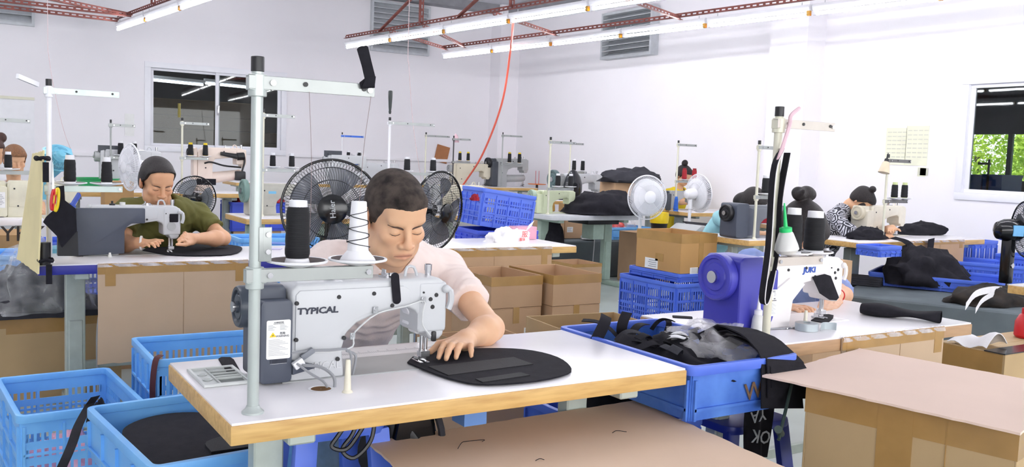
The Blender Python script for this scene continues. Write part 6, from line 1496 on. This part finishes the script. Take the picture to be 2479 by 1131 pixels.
# far wall table
table('sewing_table', 'long beech-edged back table with the cylinder-bed machines', 6.25, 8.0, 11.95, 12.6, .85, edgew)
mc_at('grey cylinder-bed machine with dark slate motor at the back wall', (1203, 452), .85, 1.42, machg, motdk, blackp, 'cyl', 'box', .06)
st('steel thread stand on the cylinder-bed machine at the back wall', (1213, 453), .85, 322, 1222, 1264, 398, (1233, 1257), pole=armm, labels=('black cone on the steel stand, beside the slate motor', 'black cone on the steel stand, further from the slate motor'), cone_h=.15, r=.009, cr=.03, tipm=yell)
mc_at('greasy grey machine under the red hanging cord', (1104, 450), .85, 1.5, machc, machg, None, 'flat', 'none', .04)
st('dark thread stand with pink rag knotted at its top', (1095, 452), .85, 330, 1102, 1139, 393, (1113, 1133), pole=mat('pole_dark', (70, 66, 68), .5), labels=('black cone on the dark stand, near its pole', 'black cone on the dark stand, near the red cord'), cone_h=.12, r=.01, cr=.026, tipm=yell)
heap('pink_rag', 'pink rag knotted on the dark stand at the back wall', at(1104, 345, 1, 11.95), (.04, .03, .10), 1, pinkf, 'cloth', 41, .4)
st('cream thread stand left of the pink-knotted one', (1028, 449), .85, 322, 1035, 1088, None, pole=polec, r=.011)
b = B(); b.tube(bez([onrow(Rn, s_at(Rn, 1243), -.02), at(1236, 120, 1, 10.0), at(1215, 250, 1, 10.6), at(1170, 370, 1, 11.3), at(1128, 438, 1, 11.9), at(1118, 450, 1, 12.0)], 40), .014, n=6); tag(b.build('red_cord', cordr), 'coral red cord sagging from the lamp row to the back table', 'cord')
for k, (pts, lb) in enumerate((([(988, 118), (990, 160), (1000, 300), (1020, 440)], 'thin thread trailing from the lamp frame past the black-handled stand'), ([(115, 10), (120, 150), (150, 300), (175, 372)], 'thin pale cord hanging down over the left cones'))):
    b = B(); ps_ = [at(u, v, 1, 9.0 if k == 0 else 6.0) for u, v in pts]; b.tube(bez([V((ps_[0].x, ps_[0].y, ZC))]+ps_, 24), .0035 if k == 0 else .002, n=4); tag(b.build('hanging_thread', mat('pink_thread', (214, 190, 192), .8)), lb, 'thread')
q = at(1300, 447, 2, .9); t = thing('spool_tray', 'orange round tray with thin spindles in front of the back wall', 'tray', q); b = B(); b.lathe([(.14, 0), (.15, .012), (.14, .008), (.001, .006)], 28); b.build('plate', orangep, t)
b = B(); b.cyl((0, 0, -.2), (0, 0, .0), .02, n=10); b.build('foot', blackp, t)
for x in (-.03, .03):
    b = B(); b.cyl((x, 0, .006), (x, 0, .22), .004, n=6); b.build('spindle', redp, t)
# table seven
table('sewing_table', 'grey-topped rounded table with the pale green machine', 5.03, 6.22, 7.25, 7.98, .76, leg=legm2, top=mat('grey_laminate', (214, 216, 220), .3), rnd_=.07, th=.05, legx=(.15, .22), leg_w=(.10, .07))
mc_at('pale green interlock machine with a white-dotted hand wheel on the grey table', (1312, 517), .76, 1.0, machgn, machgn, mat('wheel_mint', (176, 196, 178), .4), 'flat', 'box', .062)
st('cream thread stand on the grey rounded table', (1326, 519), .76, 334, 1338, 1393, 458, (1350, 1381), labels=('black cone on the grey table stand, near its pole', 'black cone on the grey table stand, near the black visor'), cone_h=.115, cr=.027)
q = at(1335, 512, 2, .76); bottle('oil_bottle', 'amber oil bottle with green spout on the grey table', q, [(.03, 0), (.038, .01), (.034, .06), (.022, .10), (.014, .11)], amber, [('cap', [(.018, .108), (.017, .128), (.008, .132)], mat('spout_teal', (60, 170, 140), .4)), ('spout', [(.007, .13), (.003, .21)], mat('spout_teal', (0, 0, 0)))])
b = B(); q = at(1372, 505, 1, 7.75); b.box(q.x-.02, q.x+.14, 7.75, 7.87, .761, .85); tag(b.build('taped_block', tape), 'small tape-wrapped carton block on the grey table', 'block')
table('sewing_table', 'back table behind the grey rounded one, under the wheel machine', 5.9, 7.2, 9.2, 9.8, .80, edgew)
mc_at('white machine with dark green wheel behind the grey rounded table', (1368, 484), .80, 1.45, mach, machg, mat('wheel_darkgreen', (84, 106, 108), .35), 'flat', 'box', .085)
st('second cream thread stand behind the grey rounded table', (1376, 480), .80, 340, 1382, 1412, 418, (1389, 1410), labels=('black cone on the second stand, above the dark visor', 'black cone with blue base on the second stand'), cone_h=.14, cr=.028, r=.009)
q = at(1386, 470, 1, 9.3); b = B(); b.lathe([(.10, .801), (.13, .92), (.13, 1.0), (.10, 1.1), (.05, 1.17), (.005, 1.19)], 24, M.Translation((q.x, 9.3, 0)) @ M.Diagonal((1, .7, 1, 1))); tag(b.build('visor', mat('smoked_visor', (52, 54, 60), .12, trans=.4)), 'smoked oval visor between the cones over the grey table', 'visor')
heap('black_cloth', 'big folded black cloth lying at the end of the grey rounded table', at(1478, 520, 2, .77)+V((.1, .25, 0)), (.46, .36, .22), 1, blackf, 'cloth', 51, .18)
carton('carton', 'open carton on the shelf behind the black cloth by the wall', (6.95, 8.4, .80), .60, .45, .26, math.radians(-15), card, False)
heap('black_cloth', 'dark cloth heaped over the carton by the right wall', (6.95, 8.4, 1.07), (.42, .30, .16), 1, greyf, 'cloth', 55, .25)
table('side_table', 'work surface behind the white fan holding carton and dark cloth', 6.74, 7.38, 8.05, 8.75, .79, edgew)
# grey platform with things under table seven
def plat(label, poly, h, m=padf):
    b = B(); b.prism(poly, 0, h); return tag(b.build('platform', m, bevel=.03, seg=3), label, 'platform')
plat('low grey felt-covered platform under the grey rounded table', [(5.25, 8.02), (6.70, 8.02), (6.70, 8.9), (5.25, 8.9)], .42)
carton('carton', 'brown carton on the low platform between the pale steel legs', (5.72, 8.35, .425), .30, .28, .26, 0, card, False, lab=[('-y', .04, .12, .08, .06)])
carton('carton', 'brown carton on the low platform nearer the white cloth', (6.10, 8.42, .425), .34, .28, .22, 0, card, False, lab=[('-y', -.1, .1, .08, .06)])
heap('white_cloth', 'white cloth lying on the low platform', at(1425, 572, 1, 8.1)+V((0, 0, -.03)), (.09, .06, .09), 1, whitef, 'cloth', 61, .3)
crate('crate', 'shallow blue tray of pink bags beneath the white fan', (at(1507, 590, 1, 8.2).x, 8.22, .425), .56, .34, .14, 0, crateb, solid=True, cat='tray')
for k, (u, v, m, r, lb) in enumerate(((1492, 541, film_mat('red_film', (240, 100, 90), .7), (.10, .08, .11), 'translucent red plastic bag in the tray under the white fan'), (1520, 539, film2, (.09, .07, .12), 'clear plastic bag beside the red one in the tray'), (1500, 556, pinkp, (.2, .1, .06), 'pink plastic bag lying low in the tray under the white fan'))):
    q = at(u, v, 1, 8.2); heap('plastic_bag', lb, (q.x, 8.2, .50 if k == 2 else .55), r, 1, m, 'bag', 70+k, .35)
heap('black_coat', 'black cloth hanging under the grey rounded table', at(1340, 580, 1, 7.6)+V((0, 0, -.12)), (.13, .08, .34), 1, blackf, 'cloth', 66, .2)
t = thing('under_motor', 'pale green motor box hanging under the grey rounded table', 'motor', (5.72, 7.5, .5)); b = B(); b.box(5.66, 5.80, 7.4, 7.6, .50, .66); b.build('body', legm2, t, world=True, bevel=.01)
b = B(); b.box(5.55, 5.95, 7.35, 7.7, .66, .708); b.build('pan', blackp, t, world=True, bevel=.005)
b = B(); b.cyl((5.70, 7.45, .04), (5.72, 7.45, .50), .005, n=6); b.build('pedal_rod', chrome, t, world=True)
# white fans, back right
q = at(1567, 478, 1, 6.35); fan('white pedestal fan facing the viewer over the open carton', q, (-.18, -.98, .05), .20, whitep, whitep, .06, 80, 3, True, whitep, whitep, whitep, None, .05, .0016, pole_r=.016, solid=True)
q = at(1692, 468, 1, 7.2); fan('white pedestal fan seen from the side near the pillar', q, (1, -.05, .08), .205, whitep, whitep, .05, 64, 3, True, whitep, whitep, whitep, None, .055, .0018, pole_r=.018, solid=True)
table('sewing_table', 'small beech-edged table with red cones near the pillar', 7.26, 8.34, 7.66, 8.36, .76, edgew, leg=mat('steel_grey', (0, 0, 0)), leg_w=(.1, .07))
mc_at('dark grey machine with red cones near the pillar', (1622, 507), .76, 1.0, machg, motdk, None, 'flat', 'box', .05, Y=8.05)
st('cream thread stand with two red cones near the pillar', (1634, 512), .76, 342, 1648, 1685, 440, (1656, 1680), cone_m=thr, labels=('dark red thread cone near the pole of the pillar stand', 'dark red thread cone at the arm tip of the pillar stand'), cone_h=.12, cr=.03, tipm=mat('tip_red', (140, 20, 30), .5), Y=8.0)
q = at(1628, 507, 1, 7.9); q.z = .76; cone('bright blue thread cone standing on the table by the white side-turned fan', (q.x+.05, 7.9, .761), thbl, .15, .03, .02, mat('tip_blue', (50, 120, 220), .5))
HY = V(dp(1656, 425, 11.5)); yelm = mat('blouse_yellow', (232, 204, 40), .85)
person('person', 'woman in yellow hidden behind the red cones near the pillar', HY, rotm(.5, .1), 1.0, (HY+V((-.17, .10, -.24)), HY+V((.17, .10, -.24))), HY+V((0, .08, -.18)), (HY.x, HY.y+.25, .5), h=.011, shirt_m=yelm, hair=dict(lift=.014, line=[(-.12, .07), (-.05, .055), (-.02, .0), (.02, -.05), (.12, -.09)], lumps=[((-.03, .05, .15), (.04, .04, .045))]), hair_m=hairb, female=True, shirt_wr=0, brow=False, arms=[dict(sh=HY+V((-.17, .10, -.24)), el=HY+V((-.24, -.12, -.32)), wr=HY+V((-.05, -.3, -.33)))])
q = at(1595, 553, 1, 7.6); t = thing('bucket', 'black bucket lined with a yellow bag near the side-turned fan', 'bucket', (q.x, 7.6, .55)); b = B(); b.lathe([(.08, 0), (.10, .16), (.102, .16), (.08, .005)], 20, cap=False); b.build('pail', blackp, t); b = B(); b.lathe([(.101, .10), (.107, .17), (.10, .22), (.085, .21), (.08, .16)], 20, cap=False); b.build('liner', yell, t)
carton('carton', 'brown carton with white label under the yellow-lined bucket', (q.x-.12, 7.66, 0), .5, .34, .545, 0, card, False, lab=[('-y', .0, .45, .07, .07)])
heap('red_cloth', 'dark red cloth heap beyond the teal woman\'s machine', (7.05, 6.35, .765), (.42, .2, .10), 1, redf, 'cloth', 81, .25)
table('side_table', 'low-lit table holding the red cloth behind the teal woman', 6.78, 7.6, 6.0, 6.6, .76, edgeb)
t = thing('press_machine', 'grey heat press with black pad beside the white side-turned fan', 'machine', (6.35, 6.3, .55)); pz = [at(1648, 553, 1, 6.3), at(1745, 553, 1, 6.3)]
b = B(); b.prism([(pz[0].x-6.35, .06), (pz[0].x-6.35, .14), (pz[0].x-6.35+.1, .2), (pz[1].x-6.35, .16), (pz[1].x-6.35, .02), (pz[0].x-6.35+.05, .02)], -.18, .18, 'xz'); b.build('body', machg, t, bevel=.02)
b = B(); b.sheet(lambda u, v: V((pz[0].x-6.35+.12+.42*u, -.19+.3*v, .215-.03*u-.08*(1-v))), 6, 4, .008); b.build('pad', blackf, t)
b = B(); b.box(-.2, .3, -.15, .15, -.55, .02); b.build('stand', mat('steel_grey', (0, 0, 0)), t)
b = B(); b.cyl((pz[1].x-6.35-.06, -.18, .09), (pz[1].x-6.35-.06, -.20, .09), .035, n=18); b.build('dial', blackp, t)
# table five: teal woman
table('sewing_table', 'beech-edged table with the dark slate machine of the teal woman', 5.08, 5.88, 4.74, 5.31, .76, edgew)
mc_at('machine with dark slate motor and round vent on the teal woman\'s table', (1808, 577), .76, 1.08, mat('machine_darkhead', (110, 114, 122), .4), mot, blackp, 'flat', 'wide', .06)
st('cream thread stand in front of the dark slate machine', (1825, 580), .76, 343, 1844, 1883, 478, (1852,), labels=('black cone above the dark slate machine',), cone_h=.125, cr=.03, Y=4.80)
tealm = mat('blouse_teal', (160, 214, 222), .85, var=.05)
HT = V(dp(1822, 493, 7.55))
person('person', 'woman in light teal bowed behind the dark slate machine', HT, rotm(.9, .5), 1.0, (HT+V((-.24, .12, -.13)), HT+V((.12, .22, -.12))), HT+V((-.05, .15, -.08)), (HT.x-.12, HT.y+.42, .5), h=.009, shirt_m=tealm, hair=dict(lift=.016, line=[(-.12, .075), (-.05, .06), (-.02, -.02), (.02, -.07), (.12, -.10)], lumps=[((0, .09, -.06), (.055, .05, .07))]), hair_m=hairb, female=True, shirt_wr=.003, brow=False, sleeve=.5, sleeve_r=.075, arms=[dict(sh=HT+V((-.24, .12, -.13)), el=HT+V((-.22, -.16, -.25)), wr=HT+V((0, -.3, -.24)))])
# right front woman
HJ = V(dp(1938, 560, 3.52)); lav = mat('blouse_lavender', (150, 170, 226), .85, var=.05)
sl, sr = at(1815, 640, 1, 2.80), at(2010, 690, 1, 2.86)
def jl(p): return p
person('person', 'woman in lavender-blue bowed over the right front machine, hair in a bun', HJ, rotm(.88, .0, .02), .94, (sl, sr), ((sl.x+sr.x)/2, 2.74, (sl.z+sr.z)/2+.03), ((sl.x+sr.x)/2, 3.05, .52),
    arms=[dict(sh=sl, el=at(1840, 735, 1, 2.60), wr=at(1893, 742, 1, 2.42), tips=[at(1968, 757, 1, 2.27), at(1962, 762, 1, 2.26), at(1952, 764, 1, 2.26), at(1940, 762, 1, 2.27)], thumb=at(1972, 750, 1, 2.30), f=.92, up=(0, -.5, .85)),
          dict(sh=sr, el=at(2042, 715, 1, 2.62), wr=at(2022, 722, 1, 2.45), tips=[at(1986, 760, 1, 2.28), at(1994, 765, 1, 2.26), at(2004, 765, 1, 2.26), at(2016, 760, 1, 2.28)], thumb=at(1978, 755, 1, 2.32), f=.92, up=(.1, -.4, .85))],
    h=.0055, shirt_m=lav, hair=dict(lift=.008, line=[(-.12, .075), (-.06, .06), (-.035, .03), (-.012, -.005), (.02, -.05), (.12, -.09)], lumps=[((-.035, .115, .105), (.035, .03, .026)), ((.012, .118, .108), (.040, .03, .027)), ((.04, .115, .10), (.026, .024, .022)), ((-.055, .10, .12), (.012, .012, .03))], locks=[((-.06, -.05, .04), (-.055, -.09, -.06), .012, .005), ((.055, -.06, .05), (.05, -.10, -.07), .014, .005)]), hair_m=hairb, female=True, skin=(224, 176, 142), brow=False, sleeve=.62, sleeve_r=.07, shirt_h=.009)
b = B(); q = at(2030, 716, 1, 2.44); b.tube([q+V((.026*math.cos(a), -.01*math.cos(a), .026*math.sin(a))) for a in np.linspace(0, 2*PI, 20)][:-1], .0028, n=6, closed=True); tag(b.build('bracelet', redp), 'red bracelet on the wrist of the woman in lavender-blue', 'bracelet')
# table six: patterned blouse
table('sewing_table', 'far right table with beech edge used by the woman in a patterned blouse', 5.92, 7.62, 4.42, 4.98, .76, edgew, leg=mat('steel_grey', (0, 0, 0)), leg_w=(.12, .07), legx=(.30, .2))
mc_at('cream machine with spoked hand wheel at the far right table', (2108, 573), .76, 1.12, mat('machine_cream2', (226, 220, 204), .4), mat('machine_cream2', (0, 0, 0)), machc, 'flat', 'box', .055)
s_, f = st('cream thread stand with a tilted oil cup at the far right table', (2136, 580), .76, 376, 2156, 2202, 488, (2164, 2188), labels=('black cone on the far right stand, near its pole', 'black cone on the far right stand, at its arm tip'), tipm=mat('tip_lime', (220, 230, 170), .5), cone_h=.115, cr=.027, arm_mat=mat('arm_dark', (120, 118, 116), .4, .3))
q = at(2140, 405, 1, f.y-.03); bottle('oil_cup', 'tilted pale oil cup hanging on the far right stand', (q.x, q.y, q.z-.05), [(.02, 0), (.045, .006), (.042, .02), (.026, .09), (.016, .10)], mat('cup_ivory', (222, 206, 178), .4), [('cap', [(.018, .098), (.016, .12)], blackp), ('spout', [(.008, .118), (.003, .17)], blackp)]).rotation_euler = (0, .25, 0)
pm = D.materials.new('patterned_blouse'); pm.use_nodes = True; nt = pm.node_tree; vo = nt.nodes.new('ShaderNodeTexVoronoi'); vo.feature = 'DISTANCE_TO_EDGE'; vo.inputs['Scale'].default_value = 16
tc_ = nt.nodes.new('ShaderNodeTexCoord'); nt.links.new(tc_.outputs['Object'], vo.inputs['Vector']); rp = nt.nodes.new('ShaderNodeValToRGB'); e = rp.color_ramp.elements
e[0].color = (.02, .02, .03, 1); e[0].position = .06; e[1].color = (.62, .62, .68, 1); e[1].position = .09
for p_, c_ in ((.17, (.62, .62, .68, 1)), (.20, (.02, .02, .03, 1)), (.30, (.02, .02, .03, 1)), (.32, (.5, .5, .55, 1))):
    x = e.new(p_); x.color = c_
nt.links.new(vo.outputs['Distance'], rp.inputs[0]); nt.links.new(rp.outputs[0], nt.nodes['Principled BSDF'].inputs['Base Color']); nt.nodes['Principled BSDF'].inputs['Roughness'].default_value = .85
HP = V(dp(2086, 486, 7.7))
person('person', 'woman in a black and white patterned blouse with a topknot at the far right table', HP, rotm(.95, .2), .93, (HP+V((-.26, .04, -.13)), HP+V((.06, .16, -.15))), HP+V((-.06, .11, -.07)), (HP.x-.12, HP.y+.36, .48), h=.0085, shirt_m=pm, hair=dict(lift=.012, line=[(-.12, .08), (-.06, .065), (-.035, .03), (-.012, .0), (.02, -.04), (.12, -.09)], lumps=[((-.01, .03, .145), (.032, .032, .03)), ((-.05, -.055, -.02), (.018, .03, .06))]), hair_m=hairb, female=True, shirt_wr=.003, brow=False, sleeve=.85, sleeve_r=.07,
    arms=[dict(sh=HP+V((-.27, .02, -.17)), el=HP+V((-.28, -.18, -.30)), wr=HP+V((-.05, -.34, -.28))), dict(sh=HP+V((.06, .16, -.18)), el=at(2150, 560, 1, 4.85), wr=at(2160, 552, 1, 4.66), tips=[at(2166, 560, 1, 4.58), at(2162, 563, 1, 4.57), at(2156, 564, 1, 4.57), at(2150, 563, 1, 4.58)], f=.95)])
crate('crate', 'small blue tray fixed at the front of the far right table', (at(2128, 594, 1, 4.30).x, 4.30, .672), .25, .20, .08, 0, cratev, solid=True, cat='tray')
p0, p1 = at(2200, 577, 1, 4.415), at(2332, 573, 1, 4.415)
apron('cardboard_apron', 'folded cardboard sheet hanging off the far right table', (p0.x, 4.417, 0), (p1.x+.02, 4.417, 0), .42, .757, card, .03)
for k, (u, v, r, lb, sd, m) in enumerate(((2235, 566, (.30, .14, .10), 'black fabric pieces piled on the far right table', 91, blackf), (2105, 578, (.20, .10, .09), 'black rounded cloth at the left end of the far right table', 92, blackf))):
    q = at(u, v, 2, .765); heap('black_cloth', lb, (q.x, q.y+.02, .765), r, 1, m, 'cloth', sd, .22)
for k, (a, c, d_, e_) in enumerate((((2160, 575), (2200, 590), (2225, 640), (2235, 680)), ((2255, 578), (2250, 610), (2232, 640), (2228, 676)))):
    strap('fabric_strip', ['broad black fabric strip running from needle to the heap by the apron', 'black fabric strip hanging beside the apron of the far right table'][k], [at(*a, 1, 4.38), at(*c, 1, 4.36), at(*d_, 1, 4.34), at(*e_, 1, 4.32)], .10, blackf, wdir=(1, .1, .1), cat='fabric')
PA, PB = at(2026, 712, 2, .42), at(2520, 764, 2, .42)
dA = (PB-PA).normalized(); nA = V((-dA.y, dA.x, 0)); nA = nA if nA.x > 0 else -nA
plat('long grey felt-covered platform behind the right front table', [tuple(p)[:2] for p in (PA, PB+dA*.6, PB+dA*.6+nA*1.15, PA+nA*1.15)], .42)
pl_ang = math.atan2(dA.y, dA.x)
c0 = at(2265, 700, 2, .43)
crate('crate', 'long shallow blue tray on the grey platform holding a black heap', (c0.x+.22, c0.y+.12, .425), .92, .62, .10, pl_ang, cratev, solid=True, cat='tray', ribs=10)
heap('black_cloth', 'large black fabric heap in the long blue tray by the far right table', at(2262, 690, 2, .45)+V((.05, .12, 0)), (.36, .28, .26), 1, blackf, 'cloth', 95, .3)
q = at(2420, 672, 2, .50); crate('crate', 'slotted blue crate under the black standing fan at the right frame border', (q.x+.35, q.y+.2, .43), .75, .5, .16, pl_ang, cratev, rows=1, pitch=.02, slot=.01)
q = at(2415, 640, 1, 4.6); crate('crate', 'slotted blue crate against the wall below the right window', (7.95, 4.05, .30), .50, .62, .34, 0, cratev, rows=2, pitch=.024, slot=.012)
crate('crate', 'tall blue crate on end beside the far right table', (7.95, 4.75, .0), .36, .30, .72, 0, cratev, rows=4, pitch=.024, slot=.012)
for k, z in enumerate((0, .016, .032, .048)):
    q = at(2083, 688, 2, .43); b = B(); b.prism(rrect(-.17, .17, -.10, .10, .02), z, z+.014, 'xy', M.Translation((q.x+.05, q.y+.05, .425)) @ M.Rotation(pl_ang+.02*k, 4, 'Z')); tag(b.build('felt_piece', greyf), ['lowest', 'second', 'third', 'topmost'][k]+' grey felt piece in the small stack on the grey platform', 'felt', 'stacked grey felt pieces')
q = at(2400, 735, 2, .425); heap('fur_roll', 'dark brown-black rolled fabric on the edge of the grey platform', (q.x+.05, q.y+.05, .424), (.34, .2, .12), 1, mat('dark_brown_fabric', (44, 36, 30), .95, var=.3, scale=12, c2=(16, 14, 14)), 'fabric', 97, .25)
for k, (pts, w) in enumerate((([(2338, 742), (2362, 712), (2400, 702), (2428, 702)], .05), ([(2362, 752), (2378, 728), (2405, 712), (2425, 706)], .04))):
    Y0 = q.y-.20; strap('ribbon', ['white ribbon band laid across the dark rolled fabric', 'second white ribbon in front of the first on the dark rolled fabric'][k], [at(u, v, 1, Y0+.07*i) for i, (u, v) in enumerate(pts)], w, whitef, wdir=(.4, .2, .8), cat='ribbon')
# black fan at the right border
q = at(2487, 556, 1, 3.46)
fr = fan('black standing fan at the right frame border by the window', q, (.82, -.5, .06), .20, blackg, blackg, .05, 64, 3, True, chrome, blackg, None, None, .05, .0016, pole_r=.013, ms=1.35, base_z=.425)
mo = [c for c in kids(fr) if c.name.startswith('motor')][0]
mc_ = q-V((.82, -.5, .06))*.13; b = B(); b.cbox(mc_+V((-.052, -.062, .0))+V((.82, -.5, 0))*.03, (.07, .012, .075), rot=(0, 0, -.62)); o = b.build('info_sticker', mat('sticker_lightblue', (110, 180, 230), .4), mo, world=True)
b = B(); b.beam(mc_+V((0, 0, -.05)), V((mc_.x, mc_.y, .55)), .06, .075); b.build('sleeve', blackg, fr, world=True, bevel=.012)
b = B(); b.cyl((mc_.x, mc_.y-.03, .68), (mc_.x, mc_.y-.045, .68), .018, n=16); b.build('knob', chrome, fr, world=True)
table('side_table', 'beech-edged board corner at the right frame border under the fan', at(2440, 688, 2, .76).x, at(2440, 688, 2, .76).x+.8, at(2440, 688, 2, .76).y-.56, at(2440, 688, 2, .76).y, .76, edgew)
# cartons between rows at right
carton('carton', 'tall brown carton behind the bowed woman in lavender-blue', (4.98, 4.05, 0), .34, .34, .70, 0, card, False, tapes=[('-y', .0, .04, .5, .7)])
carton('carton', 'brown carton with white label beside the tall one under the far right table', (5.36, 4.34, 0), .32, .30, .56, 0, card, False, lab=[('-y', .06, .40, .09, .12)])
